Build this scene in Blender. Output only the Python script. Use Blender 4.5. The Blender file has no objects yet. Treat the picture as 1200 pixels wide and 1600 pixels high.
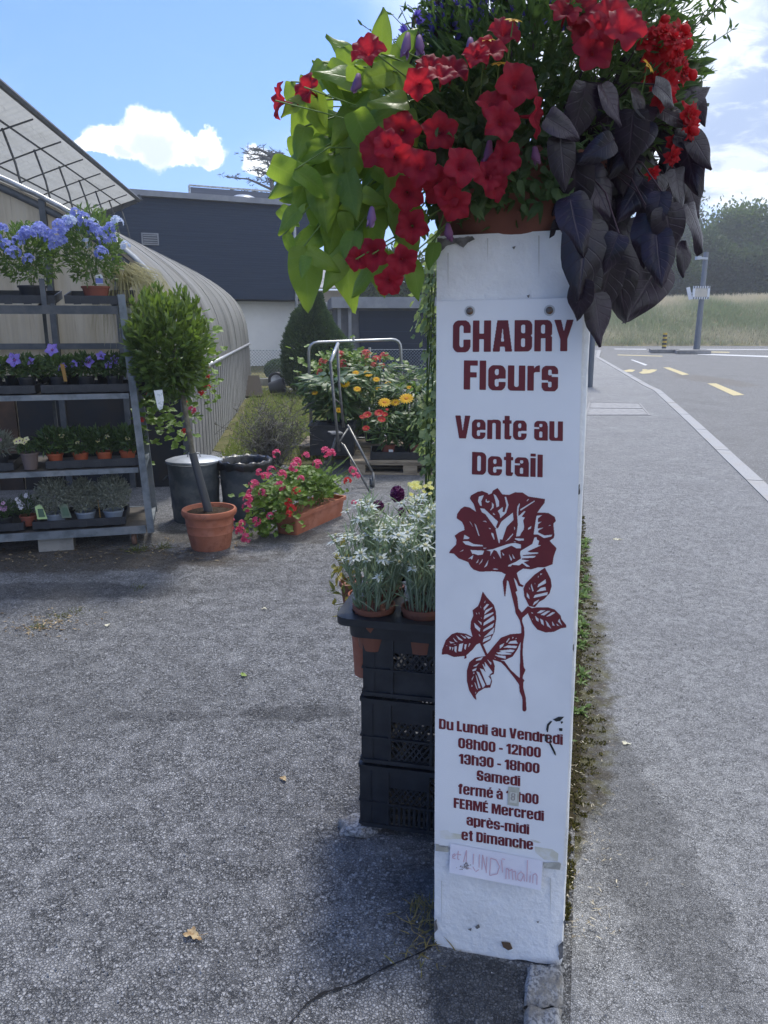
import bpy, math, random
import numpy as np
from mathutils import Vector, Matrix, noise as mnoise
random.seed(11)
RG = np.random.default_rng(11)
R = math.radians
S = bpy.context.scene

# ------------------------------------------------------------------ camera, sky, sun, exposure
CAM_H, PITCH, FPX = 1.5, R(14.0), 1200.0
cam_d = bpy.data.cameras.new("camera"); cam = bpy.data.objects.new("camera", cam_d)
S.collection.objects.link(cam)
cam.location = (0, 0, CAM_H); cam.rotation_euler = (math.pi/2 - PITCH, 0, 0)
cam_d.sensor_fit = 'VERTICAL'; cam_d.sensor_height = 24.0; cam_d.lens = 24.0*FPX/1600.0
cam_d.clip_start = 0.05; cam_d.clip_end = 3000
S.camera = cam

SUN_EL, SUN_AZ = R(60), R(9)          # azimuth measured from +Y towards +X
SUN_STRENGTH, SUN_ANGLE, SKY_STRENGTH, EXPOSURE = 2.35, R(9.0), 0.15, 0.76
sl = bpy.data.lights.new("sun", 'SUN'); sl.energy = SUN_STRENGTH; sl.angle = SUN_ANGLE; sl.color = (1.0, 0.95, 0.87)
sun = bpy.data.objects.new("sun", sl); S.collection.objects.link(sun)
sd = Vector((math.sin(SUN_AZ)*math.cos(SUN_EL), math.cos(SUN_AZ)*math.cos(SUN_EL), math.sin(SUN_EL)))
sun.rotation_euler = sd.to_track_quat('Z', 'Y').to_euler(); sun.location = (0, 0, 30)
S.view_settings.view_transform = 'Standard'; S.view_settings.look = 'None'
S.view_settings.exposure = EXPOSURE; S.view_settings.gamma = 1.0
S.cycles.max_bounces = 8; S.cycles.transparent_max_bounces = 8; S.cycles.volume_bounces = 0
S.cycles.caustics_reflective = False; S.cycles.caustics_refractive = False

def ray(px, py):
    cx = (px-600)/FPX; cy = (800-py)/FPX
    return Vector((cx, math.cos(PITCH)+cy*math.sin(PITCH), -math.sin(PITCH)+cy*math.cos(PITCH)))
def at(px, py, D):
    d = ray(px, py); return Vector((0, 0, CAM_H)) + d*(D/d.y)
def gnd(px, py, z=0.0):
    d = ray(px, py); t = (z-CAM_H)/d.z; return Vector((d.x*t, d.y*t, z))
def azel(px, py):
    d = ray(px, py).normalized(); return math.atan2(d.x, d.y), math.asin(d.z)

class G:                                # small node-graph helper
    def __init__(s, nt): s.nt = nt; s.N = nt.nodes; s.L = nt.links
    def n(s, t, ins=None, **kw):
        nd = s.N.new(t)
        for k, v in kw.items(): setattr(nd, k, v)
        for k, v in (ins or {}).items(): s.set(nd, k, v)
        return nd
    def set(s, nd, k, v):
        sock = nd.inputs[k]
        if hasattr(v, 'is_output') or isinstance(v, bpy.types.NodeSocket): s.L.new(v, sock)
        elif isinstance(v, tuple) and sock.type == 'RGBA' and len(v) == 3: sock.default_value = (*v, 1)
        else: sock.default_value = v
    def math(s, op, a, b=0.0, clamp=False):
        nd = s.N.new('ShaderNodeMath'); nd.operation = op; nd.use_clamp = clamp
        s.set(nd, 0, a); s.set(nd, 1, b); return nd.outputs[0]
    def mix(s, f, a, b):
        nd = s.N.new('ShaderNodeMix'); nd.data_type = 'RGBA'
        s.set(nd, 0, f); s.set(nd, 6, a); s.set(nd, 7, b); return nd.outputs[2]
    def ss(s, x, lo, hi):               # smoothstep
        nd = s.N.new('ShaderNodeMapRange'); nd.interpolation_type = 'SMOOTHSTEP'
        s.set(nd, 0, x); s.set(nd, 1, lo); s.set(nd, 2, hi); s.set(nd, 3, 0.0); s.set(nd, 4, 1.0); return nd.outputs[0]
    def noise(s, vec, scale, detail=3, rough=.5, dist=0.0):
        nd = s.n('ShaderNodeTexNoise', {'Scale': scale, 'Detail': detail, 'Roughness': rough, 'Distortion': dist})
        if vec is not None: s.L.new(vec, nd.inputs['Vector'])
        return nd.outputs['Fac']

W = bpy.data.worlds.new("World"); S.world = W; W.use_nodes = True
W.node_tree.nodes.clear(); g = G(W.node_tree)
sky = g.n('ShaderNodeTexSky', sky_type='NISHITA', sun_disc=False, sun_elevation=SUN_EL, sun_rotation=SUN_AZ,
          air_density=1.0, dust_density=0.6, ozone_density=1.6)
tc = g.n('ShaderNodeTexCoord').outputs['Generated']
sep = g.n('ShaderNodeSeparateXYZ', {0: tc})
az = g.math('ARCTAN2', sep.outputs[0], sep.outputs[1]); el = g.math('ARCSINE', sep.outputs[2])
warp = g.n('ShaderNodeTexNoise', {'Vector': tc, 'Scale': 22.0, 'Detail': 6.0, 'Roughness': .62})
wv = g.n('ShaderNodeSeparateXYZ', {0: warp.outputs['Color']})
azw = g.math('ADD', az, g.math('MULTIPLY', g.math('SUBTRACT', wv.outputs[0], .5), .050))
elw = g.math('ADD', el, g.math('MULTIPLY', g.math('SUBTRACT', wv.outputs[1], .5), .050))
def blob(px, py, rx, ry, A=azw, E=elw):
    a0, e0 = azel(px, py)
    a = g.math('DIVIDE', g.math('SUBTRACT', A, a0), rx/FPX*0.9); e = g.math('DIVIDE', g.math('SUBTRACT', E, e0), ry/FPX*0.9)
    return g.math('ADD', g.math('MULTIPLY', a, a), g.math('MULTIPLY', e, e))
def union(bl):
    m = bl[0]
    for b in bl[1:]: m = g.math('SMOOTH_MIN' if False else 'MINIMUM', m, b)
    return m
cum = union([blob(160, 232, 50, 16), blob(236, 212, 42, 42), blob(205, 228, 70, 26), blob(285, 232, 60, 24), blob(322, 230, 22, 28), blob(405, 250, 26, 24)])
cmask = g.ss(cum, 1.25, .75)
grey = g.math('MULTIPLY', g.ss(union([blob(240, 232, 34, 24), blob(195, 246, 20, 8), blob(312, 244, 12, 12)]), 1.5, .3), .55)
# right-hand cloud bank: layered, flat-bottomed
vec2 = g.n('ShaderNodeCombineXYZ', {0: g.math('MULTIPLY', az, 1.0), 1: g.math('MULTIPLY', el, 2.6), 2: 0.35})
n1 = g.noise(vec2.outputs[0], 5.2, 7, .6, .35)
n2 = g.noise(vec2.outputs[0], 6.5, 6, .6, .4)
aR = azel(900, 300)[0]
area = g.ss(az, aR-.22, aR+.12)
top = g.ss(el, .00, .22)
dens = g.math('ADD', g.math('ADD', n1, g.math('MULTIPLY', area, .30)), g.math('MULTIPLY', g.math('MULTIPLY', top, area), .12))
rmask = g.math('MULTIPLY', g.ss(dens, .64, .80), area)
rgrey = g.math('MAXIMUM', g.ss(n2, .42, .60), g.ss(union([blob(1165, 150, 95, 95), blob(1120, 110, 70, 40), blob(1210, 60, 90, 60), blob(1150, 262, 60, 14), blob(1190, 215, 50, 14)]), 1.5, .5))
rgrey = g.math('MULTIPLY', rgrey, g.math('ADD', .5, g.math('MULTIPLY', g.ss(g.noise(vec2.outputs[0], 13.0, 7, .62, .5), .38, .54), .5)))
glow = g.ss(union([blob(900, -90, 300, 260, az, el)]), 1.4, .0)
rgrey = g.math('MULTIPLY', rgrey, g.math('SUBTRACT', 1.0, g.math('MULTIPLY', glow, .9), True))
# thin cirrus streaks
cir = g.math('MULTIPLY', g.ss(g.noise(g.n('ShaderNodeCombineXYZ', {0: az, 1: g.math('MULTIPLY', el, 1.6), 2: 3.0}).outputs[0], 3.0, 8, .62, .6), .50, .82), .55)
K = 1.0/SKY_STRENGTH
white = (.95*K, .99*K, 1.05*K); shade = (.28*K, .37*K, .56*K)
skyt = g.mix(1.0, sky.outputs[0], (1, 1, 1)); g.N[-1].blend_type = 'MULTIPLY'; g.set(g.N[-1], 7, (.32, .49, .84))
c = g.mix(cir, skyt, (.42*K, .56*K, .78*K))
c = g.mix(g.math('MULTIPLY', glow, .75), c, white)
c = g.mix(rmask, c, g.mix(rgrey, white, shade))
c = g.mix(cmask, c, g.mix(grey, white, shade))
bg = g.n('ShaderNodeBackground', {'Color': c, 'Strength': SKY_STRENGTH})
wo = g.n('ShaderNodeOutputWorld', {'Surface': bg.outputs[0]})
W.cycles.sampling_method = 'MANUAL'; W.cycles.sample_map_resolution = 512

# ------------------------------------------------------------------ materials
def M(name, col, rough=.6, spec=.35, vcol=None, ncol=None, nscale=8, nlo=.4, nhi=.65, ndet=5, bump=0, bscale=60, bdist=.01,
      metal=0, trans=0, tcol=None, stretch=None, ncol2=None, nscale2=2.0, coat=0, vein=None, vk=.5, ocol=None):
    m = bpy.data.materials.new(name); m.use_nodes = True; m.node_tree.nodes.clear(); g = G(m.node_tree)
    co = g.n('ShaderNodeTexCoord').outputs['Object']
    if stretch: co = g.n('ShaderNodeMapping', {0: co, 3: stretch}).outputs[0]
    c = None
    if vcol is not None:
        a = g.n('ShaderNodeAttribute', attribute_name='var')
        c = g.mix(a.outputs['Fac'], col, vcol)
    if ncol is not None:
        c = g.mix(g.ss(g.noise(co, nscale, ndet, .6), nlo, nhi), c if c is not None else col, ncol)
    if ncol2 is not None:
        c = g.mix(g.ss(g.noise(co, nscale2, 6, .65), .48, .7), c if c is not None else col, ncol2)
    if ocol is not None: c = g.mix(g.math('MULTIPLY', g.n('ShaderNodeObjectInfo').outputs['Random'], .8), c if c is not None else col, ocol)
    vh = None
    if vein is not None:
        sp_ = g.n('ShaderNodeSeparateXYZ', {0: g.n('ShaderNodeAttribute', attribute_name='leafst').outputs['Vector']}); as_ = g.math('ABSOLUTE', sp_.outputs[0])
        fr_ = g.math('FRACT', g.math('MULTIPLY', g.math('SUBTRACT', sp_.outputs[1], g.math('MULTIPLY', as_, .26)), 7.5)); lat = g.math('SUBTRACT', 1.0, g.ss(g.math('ABSOLUTE', g.math('SUBTRACT', fr_, .5)), .02, .10))
        vh = g.math('MAXIMUM', g.math('MULTIPLY', lat, .7), g.math('SUBTRACT', 1.0, g.ss(as_, .02, .09)))
        c = g.mix(g.math('MULTIPLY', vh, vk), c if c is not None else col, vein)
    p = g.n('ShaderNodeBsdfPrincipled', {'Roughness': rough, 'Specular IOR Level': spec, 'Metallic': metal, 'Coat Weight': coat})
    g.set(p, 'Base Color', c if c is not None else col)
    if bump:
        hh = g.noise(co, bscale, 6, .6)
        if vh is not None: hh = g.math('SUBTRACT', hh, g.math('MULTIPLY', vh, .8))
        b = g.n('ShaderNodeBump', {'Strength': bump, 'Distance': bdist, 'Height': hh})
        g.L.new(b.outputs[0], p.inputs['Normal'])
    out = p.outputs[0]
    if trans:
        t = g.n('ShaderNodeBsdfTranslucent')
        if tcol is not None and vcol is not None: g.set(t, 0, g.mix(g.math('MULTIPLY', g.n('ShaderNodeAttribute', attribute_name='var').outputs['Fac'], .5), tcol, vcol))
        elif tcol is not None: g.set(t, 0, tcol)
        else: g.set(t, 0, c if c is not None else col)
        out = g.n('ShaderNodeMixShader', {0: trans, 1: out, 2: t.outputs[0]}).outputs[0]
    g.n('ShaderNodeOutputMaterial', {0: out}); return m

# ------------------------------------------------------------------ mesh builder
class MB:
    def __init__(s): s.v = []; s.f = []; s.m = []; s.a = []; s.uv = []
    def add(s, vs, fs, mi=0, var=0.0):
        o = len(s.v); s.v.extend([tuple(q) for q in vs]); s.f.extend([tuple(o+i for i in q) for q in fs])
        s.m.extend([mi]*len(fs)); s.a.extend([var]*len(fs) if not isinstance(var, (list, np.ndarray)) else list(var)); return s
    def box(s, c, d, rz=0.0, mi=0, var=0.0, rot=None):
        m = rot if rot is not None else Matrix.Rotation(rz, 3, 'Z')
        vs = [Vector(c)+m@Vector((x*d[0]/2, y*d[1]/2, z*d[2]/2)) for z in (-1, 1) for y in (-1, 1) for x in (-1, 1)]
        return s.add(vs, [(0, 2, 3, 1), (4, 5, 7, 6), (0, 1, 5, 4), (2, 6, 7, 3), (0, 4, 6, 2), (1, 3, 7, 5)], mi, var)
    def bar(s, p, q, w, h=None, mi=0, up=(0, 0, 1), var=0.0):
        p, q = Vector(p), Vector(q); y = (q-p); L = y.length; y.normalize(); u = Vector(up)
        x = y.cross(u)
        if x.length < 1e-4: x = y.cross(Vector((0, 1, 0)))
        x.normalize(); z = x.cross(y)
        return s.box((p+q)/2, (w, L, h or w), mi=mi, rot=Matrix((x, y, z)).transposed(), var=var)
    def tube(s, pts, r, n=8, mi=0, caps=True, var=0.0):
        pts = [Vector(p) for p in pts]; rs = r if isinstance(r, (list, tuple)) else [r]*len(pts)
        vs = []; fs = []; ref = None
        for i, p in enumerate(pts):
            d = (pts[min(i+1, len(pts)-1)]-pts[max(i-1, 0)]).normalized()
            if ref is None:
                ref = d.cross(Vector((0, 0, 1)))
                if ref.length < 1e-3: ref = d.cross(Vector((0, 1, 0)))
            x = (ref-d*ref.dot(d)).normalized(); ref = x; y = d.cross(x)
            for k in range(n):
                a = 2*math.pi*k/n; vs.append(p+(x*math.cos(a)+y*math.sin(a))*rs[i])
        for i in range(len(pts)-1):
            for k in range(n): fs.append((i*n+k, i*n+(k+1) % n, (i+1)*n+(k+1) % n, (i+1)*n+k))
        if caps: fs.append(tuple(range(n))[::-1]); fs.append(tuple((len(pts)-1)*n+k for k in range(n)))
        return s.add(vs, fs, mi, var)
    def lathe(s, prof, c=(0, 0, 0), n=28, mi=0, jit=0.0, sx=1.0, var=0.0):
        vs = []; fs = []; c = Vector(c)
        for (r, z) in prof:
            for k in range(n):
                a = 2*math.pi*k/n; vs.append(c+Vector((r*math.cos(a)*sx, r*math.sin(a), z)))
        for i in range(len(prof)-1):
            for k in range(n): fs.append((i*n+k, i*n+(k+1) % n, (i+1)*n+(k+1) % n, (i+1)*n+k))
        return s.add(vs, fs, mi, var)
    def prism(s, poly, z0, z1, mi=0, var=0.0):
        n = len(poly); vs = [(x, y, z0) for x, y in poly]+[(x, y, z1) for x, y in poly]
        fs = [tuple(range(n))[::-1], tuple(range(n, 2*n))]+[(i, (i+1) % n, n+(i+1) % n, n+i) for i in range(n)]
        return s.add(vs, fs, mi, var)
    def leaves(s, P, D, N, L, Wd, var=None, mi=0, fold=.25, droop=0.0):
        """many simple six-point leaves: base P, direction D, rough normal N"""
        P = np.asarray(P, float); D = np.asarray(D, float); N = np.asarray(N, float); n = len(P)
        if n == 0: return s
        L = np.broadcast_to(np.asarray(L, float), (n,))[:, None]; Wd = np.broadcast_to(np.asarray(Wd, float), (n,))[:, None]
        D = D/np.maximum(np.linalg.norm(D, axis=1, keepdims=True), 1e-9)
        X = np.cross(D, N); X /= np.maximum(np.linalg.norm(X, axis=1, keepdims=True), 1e-9); Z = np.cross(X, D)
        f = fold*Wd/2
        mid = P+D*L*.5-Z*L*droop*.25
        tip = P+D*L-Z*L*droop
        V = np.stack([P, P+D*L*.28+X*Wd*.42+Z*f, P+D*L*.62+X*Wd*.40+Z*f-Z*L*droop*.35, tip,
                      P+D*L*.62-X*Wd*.40+Z*f-Z*L*droop*.35, P+D*L*.28-X*Wd*.42+Z*f, mid], axis=1).reshape(-1, 3)
        o = len(s.v); s.v.extend(map(tuple, V.tolist()))
        base = (np.arange(n)*7+o)[:, None]
        F = np.concatenate([base+np.array([[0, 1, 2, 6]]), base+np.array([[6, 2, 3, 3]]), base+np.array([[0, 6, 4, 5]]), base+np.array([[6, 3, 4, 4]])], axis=1).reshape(-1, 4)
        s.f.extend([tuple(q) if q[2] != q[3] else (q[0], q[1], q[2]) for q in F.tolist()])
        vv = RG.random(n) if var is None else np.broadcast_to(np.asarray(var, float), (n,))
        s.a.extend(np.repeat(vv, 4).tolist()); s.m.extend([mi]*(4*n)); return s
    def build(s, name, mats, parent=None, smooth=False):
        me = bpy.data.meshes.new(name); me.from_pydata(s.v, [], s.f)
        mats = mats if isinstance(mats, (list, tuple)) else [mats]
        for m in mats: me.materials.append(m)
        if len(mats) > 1: me.polygons.foreach_set('material_index', s.m)
        at_ = me.attributes.new('var', 'FLOAT', 'FACE'); at_.data.foreach_set('value', s.a)
        if s.uv:
            st_ = np.zeros((len(s.v), 3), np.float32)
            for o_, l_ in s.uv: st_[o_:o_+len(l_), :2] = l_
            me.attributes.new('leafst', 'FLOAT_VECTOR', 'POINT').data.foreach_set('vector', st_.ravel())
        if smooth is True: me.polygons.foreach_set('use_smooth', [True]*len(s.f))
        elif smooth:
            me.polygons.foreach_set('use_smooth', [True]*len(s.f)); me.set_sharp_from_angle(angle=smooth)
        me.update()
        o = bpy.data.objects.new(name, me); S.collection.objects.link(o)
        if parent is not None: o.parent = parent; o.matrix_parent_inverse = inv_basis(parent)
        return o

def wm(o): return o.matrix_basis.copy() if o.parent is None else wm(o.parent) @ o.matrix_parent_inverse @ o.matrix_basis
def inv_basis(o): return wm(o).inverted()
def tag(o, label=None, cat=None, group=None, kind=None):
    if label: o['label'] = label
    if cat: o['category'] = cat
    if group: o['group'] = group
    if kind: o['kind'] = kind
    return o
def thing(name, label, cat, loc=(0, 0, 0), rz=0.0, group=None):
    o = bpy.data.objects.new(name, None); S.collection.objects.link(o); o.empty_display_size = .1
    o.location = loc; o.rotation_euler = (0, 0, rz); return tag(o, label, cat, group)
def copy_tree(o, parent=None):
    c = o.copy(); S.collection.objects.link(c); c.parent = parent
    for ch in list(o.children): copy_tree(ch, c)
    return c
def dup_part(src, mw, parent):
    c = src.copy(); S.collection.objects.link(c); c.parent = parent; c.matrix_parent_inverse = inv_basis(parent); c.matrix_basis = mw; return c
def frame(nrm, roll=0.0, loc=(0, 0, 0), sc=1.0, up=(0, 0, 1)):
    z = Vector(nrm).normalized(); x = Vector(up).cross(z)
    if x.length < 1e-3: x = Vector((1, 0, 0))
    x.normalize(); y = z.cross(x)
    m = Matrix((x, y, z)).transposed() @ Matrix.Rotation(roll, 3, 'Z')
    m4 = (m*sc).to_4x4(); m4.translation = Vector(loc); return m4
def rdir(n, zmin=-1.0):
    d = RG.normal(size=(n*3+20, 3)); d /= np.linalg.norm(d, axis=1, keepdims=True); d = d[d[:, 2] > zmin]
    while len(d) < n:
        d = np.concatenate([d, d])
    return d[:n]
def ball(n, c, r, shell=.0, zmin=-1.0):
    d = rdir(n, zmin); q = shell+(1-shell)*RG.random((n, 1))**(1/2.2)
    return np.asarray(c)+d*np.asarray(r)*q, d
def jagged(pts, amp, step, seed=0.0):
    out = []
    for i in range(len(pts)):
        p, q = Vector(pts[i]), Vector(pts[(i+1) % len(pts)]); n = max(1, int((q-p).length/step))
        for k in range(n):
            r = p.lerp(q, k/n); out.append((r.x+amp*mnoise.noise((r.x*9, r.y*9, seed)), r.y+amp*mnoise.noise((r.x*9, r.y*9, seed+7))))
    return out

# ------------------------------------------------------------------ outlines from filled shapes (marching squares)
def inside(poly, X, Y):
    c = np.zeros(X.shape, bool); n = len(poly)
    for i in range(n):
        x0, y0 = poly[i]; x1, y1 = poly[(i+1) % n]
        if y0 == y1: continue
        t = (y0 > Y) != (y1 > Y)
        c ^= t & (X < (x1-x0)*(Y-y0)/(y1-y0)+x0)
    return c
def shape_mesh(ops, step, pad=2.0, blur=2):
    """ops: list of (sign, polygon). Returns (verts 2D, faces) of the painted area."""
    allp = np.array([p for sgn, pl in ops for p in pl if sgn > 0])
    x0, y0 = allp.min(0)-pad*step*2; x1, y1 = allp.max(0)+pad*step*2
    xs = np.arange(x0, x1+step, step); ys = np.arange(y0, y1+step, step); X, Y = np.meshgrid(xs, ys)
    F = np.zeros(X.shape)
    for sgn, pl in ops:
        p = np.array(pl); i0 = max(0, np.searchsorted(xs, p[:, 0].min())-1); i1 = np.searchsorted(xs, p[:, 0].max())+1
        j0 = max(0, np.searchsorted(ys, p[:, 1].min())-1); j1 = np.searchsorted(ys, p[:, 1].max())+1
        w = inside(pl, X[j0:j1, i0:i1], Y[j0:j1, i0:i1]); F[j0:j1, i0:i1][w] = 1.0 if sgn > 0 else 0.0
    for _ in range(blur):
        Q = F.copy(); Q[1:-1, 1:-1] = (F[1:-1, 1:-1]*2+F[:-2, 1:-1]+F[2:, 1:-1]+F[1:-1, :-2]+F[1:-1, 2:])/6; F = Q
    F -= .5
    V = []; idx = {}; Fc = []
    def vert(key, p):
        if key not in idx: idx[key] = len(V); V.append(p)
        return idx[key]
    def corner(j, i): return vert((j, i, 0), (xs[i], ys[j]))
    def hx(j, i):
        t = F[j, i]/(F[j, i]-F[j, i+1]); return vert((j, i, 1), (xs[i]+t*step, ys[j]))
    def vy(j, i):
        t = F[j, i]/(F[j, i]-F[j+1, i]); return vert((j, i, 2), (xs[i], ys[j]+t*step))
    I = F > 0
    code = I[:-1, :-1].astype(int)+2*I[:-1, 1:]+4*I[1:, 1:]+8*I[1:, :-1]
    for j in range(code.shape[0]):
        row = code[j]; nz = np.nonzero(row)[0]; k = 0
        while k < len(nz):
            i = nz[k]; c = row[i]
            if c == 15:
                e = k
                while e+1 < len(nz) and nz[e+1] == nz[e]+1 and row[nz[e+1]] == 15: e += 1
                i2 = nz[e]+1
                Fc.append([corner(j, i), corner(j, i2), corner(j+1, i2), corner(j+1, i)]); k = e+1; continue
            pts = []
            if c & 1: pts.append(corner(j, i))
            if bool(c & 1) != bool(c & 2): pts.append(hx(j, i))
            if c & 2: pts.append(corner(j, i+1))
            if bool(c & 2) != bool(c & 4): pts.append(vy(j, i+1))
            if c & 4: pts.append(corner(j+1, i+1))
            if bool(c & 4) != bool(c & 8): pts.append(hx(j+1, i))
            if c & 8: pts.append(corner(j+1, i))
            if bool(c & 8) != bool(c & 1): pts.append(vy(j, i))
            if len(pts) > 2: Fc.append(pts)
            k += 1
    return V, Fc

# heavy condensed sign lettering drawn as filled shapes (cap height 100)
def _R(a, b, c, d): return [(a, b), (c, b), (c, d), (a, d)]
def _RR(a, b, c, d, r):
    rx = min(r, (c-a)/2); ry = min(r*1.15, (d-b)/2); o = []
    for cx, cy, t0 in ((c-rx, d-ry, 0), (a+rx, d-ry, 90), (a+rx, b+ry, 180), (c-rx, b+ry, 270)):
        for k in range(7): t = R(t0+k*15); o.append((cx+rx*math.cos(t), cy+ry*math.sin(t)))
    return o
GL = {}
def gl(ch, w, *ops): GL[ch] = (w, list(ops))
A_ = lambda p: (1, p)
X_ = lambda p: (-1, p)
gl('C', 57, A_(_RR(0, -1, 57, 101, 21)), X_(_RR(22, 15, 35, 85, 7)), X_(_R(34, 40, 60, 60)))
gl('H', 58, A_(_R(0, 0, 22, 100)), A_(_R(36, 0, 58, 100)), A_(_R(20, 41, 38, 59)))
gl('A', 62, A_([(0, 0), (14, 100), (48, 100), (62, 0)]), X_([(22, -1), (24, 17), (38, 17), (40, -1)]), X_([(26, 33), (31, 80), (36, 33)]))
gl('B', 57, A_(_RR(0, 0, 57, 100, 17)), A_(_R(0, 0, 25, 100)), X_(_RR(22, 15, 35, 43, 5)), X_(_RR(22, 58, 35, 86, 5)), X_([(59, 45), (52, 51), (59, 57)]))
gl('R', 57, A_(_RR(0, 40, 57, 100, 17)), A_(_R(0, 0, 22, 100)), A_(_R(0, 40, 25, 100)), A_(_R(35.5, 0, 57, 47)), X_(_RR(22, 57, 35, 85, 5)), X_(_R(22, -2, 35.5, 42)), X_([(59, 44), (52, 50), (59, 56)]))
gl('Y', 62, A_([(0, 100), (22, 100), (31, 62), (40, 100), (62, 100), (42, 38), (42, 0), (20, 0), (20, 38)]))
gl('F', 45, A_(_R(0, 0, 22, 100)), A_(_R(0, 83, 45, 100)), A_(_R(0, 43, 42, 60)))
gl('l', 22, A_(_R(0, 0, 22, 100)))
gl('e', 57, A_(_RR(0, -1, 57, 85, 20)), X_(_RR(22, 51, 35, 72, 6)), X_(_RR(22, 13, 35, 38, 5)), X_(_R(34, 29, 60, 40)))
gl('u', 57, A_(_RR(0, -1, 50, 60, 14)), A_(_R(0, 30, 22, 84)), A_(_R(35.5, 0, 57.5, 84)), X_(_RR(22, 13, 35.5, 92, 4)))
gl('r', 40, A_(_R(0, 0, 22, 84)), A_([(20, 56), (25, 63), (40, 63), (40, 86), (31, 84), (24, 77), (20, 72)]))
gl('s', 54, A_(_RR(0, -1, 54, 85, 17)), X_(_RR(21, 53, 33.5, 72, 5)), X_(_R(33, 48, 60, 57)), X_(_R(-5, 28, 21, 37)), X_(_RR(21, 13, 33.5, 32, 5)))
gl('V', 62, A_([(0, 100), (22, 100), (31, 30), (40, 100), (62, 100), (45, 0), (17, 0)]))
gl('n', 57, A_(_RR(10, 30, 57.5, 85, 14)), A_(_R(0, 0, 22, 84)), A_(_R(35.5, 0, 57.5, 60)), X_(_RR(22, -10, 35.5, 71, 4)))
gl('t', 37, A_(_R(8, 10, 30, 103)), A_(_R(0, 69, 37, 84)), A_(_RR(8, 0, 37, 30, 10)), X_(_R(30, 16, 40, 69)))
gl('a', 56, A_(_RR(0, -1, 56, 85, 18)), A_(_R(34, 0, 56, 50)), X_(_RR(21, 58, 34.5, 72, 5)), X_(_R(-5, 49, 21, 58)), X_(_RR(21, 12, 34.5, 39, 5)))
gl('D', 57, A_(_RR(0, 0, 57, 100, 20)), A_(_R(0, 0, 25, 100)), X_(_RR(22, 16, 35.5, 84, 6)))
gl('i', 22, A_(_R(0, 0, 22, 84)), A_(_R(0, 90, 22, 103)))
gl('L', 44, A_(_R(0, 0, 22, 100)), A_(_R(0, 0, 44, 18)))
gl('d', 57, A_(_RR(0, -1, 50, 85, 18)), A_(_R(35.5, 0, 57.5, 100)), X_(_RR(22, 13, 35.5, 71, 5)))
gl('p', 57, A_(_RR(8, -1, 57.5, 85, 18)), A_(_R(0, -18, 22, 84)), X_(_RR(22, 13, 35.5, 71, 5)))
gl('m', 92, A_(_RR(10, 30, 57, 85, 14)), A_(_RR(44, 30, 92, 85, 14)), A_(_R(0, 0, 22, 84)), A_(_R(35, 0, 57, 60)), A_(_R(70, 0, 92, 60)), X_(_RR(22, -10, 35, 71, 4)), X_(_RR(57, -10, 70, 71, 4)))
gl('h', 57, A_(_RR(10, 30, 57.5, 85, 14)), A_(_R(0, 0, 22, 100)), A_(_R(35.5, 0, 57.5, 60)), X_(_RR(22, -10, 35.5, 71, 4)))
gl('c', 55, A_(_RR(0, -1, 55, 85, 18)), X_(_RR(22, 13, 35, 71, 5)), X_(_R(34, 34, 60, 50)))
gl('S', 57, A_(_RR(0, -1, 57, 101, 19)), X_(_RR(22, 63, 35, 87, 6)), X_(_R(34.5, 57, 60, 68)), X_(_R(-5, 33, 22, 43)), X_(_RR(22, 14, 35, 38, 6)))
gl('E', 45, A_(_R(0, 0, 22, 100)), A_(_R(0, 83, 44, 100)), A_(_R(0, 42, 41, 59)), A_(_R(0, 0, 45, 17)))
gl('M', 78, A_(_R(0, 0, 20, 100)), A_(_R(58, 0, 78, 100)), A_([(0, 100), (28, 100), (39, 46), (50, 100), (78, 100), (48, 0), (30, 0)]), X_([(20, -1), (20, 72), (31, -1)]), X_([(58, -1), (58, 72), (47, -1)]))
gl('0', 56, A_(_RR(0, -1, 56, 101, 22)), X_(_RR(22, 15, 34, 85, 6)))
gl('8', 57, A_(_RR(0, -1, 57, 101, 20)), X_(_RR(20, 13, 37, 43, 5)), X_(_RR(20, 60, 37, 88, 5)), X_([(59, 42), (49, 51.5), (59, 61)]), X_([(-2, 42), (8, 51.5), (-2, 61)]))
gl('1', 36, A_(_R(14, 0, 36, 100)), A_([(16, 100), (0, 85), (0, 70), (22, 76), (22, 100)]))
gl('2', 54, A_(_RR(0, 45, 54, 101, 18)), X_(_RR(21, 30, 33.5, 86, 5)), X_(_R(-5, 30, 21.5, 66)), A_([(0, 0), (54, 0), (54, 17), (25, 17), (54, 56), (54, 68), (33.5, 68), (33.5, 60), (0, 15)]))
gl('3', 56, A_(_RR(0, -1, 56, 101, 19)), X_(_RR(21, 59, 35, 86, 5)), X_(_RR(21, 14, 35, 45, 5)), X_(_R(-5, 35, 21, 66)), A_(_R(15, 45, 38, 59)), X_([(59, 46), (53, 51.5), (59, 57)]))
gl('-', 30, A_(_R(0, 33, 30, 50)))
gl('f', 38, A_(_R(7, 0, 29, 84)), A_(_RR(7, 66, 40, 102, 13)), X_(_R(29.5, 60, 45, 88)), A_(_R(0, 69, 37, 84)))
_ac = A_([(20, 91), (33, 91), (46, 106), (26, 106)]); _gr = A_([(12, 106), (32, 106), (38, 91), (25, 91)])
gl('é', 57, *GL['e'][1], _ac); gl('è', 57, *GL['e'][1], _gr); gl('à', 56, *GL['a'][1], _gr)
gl('É', 45, *GL['E'][1], A_([(14, 105), (26, 105), (38, 119), (20, 119)]))
GL[' '] = (18, []); _gcache = {}
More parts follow.
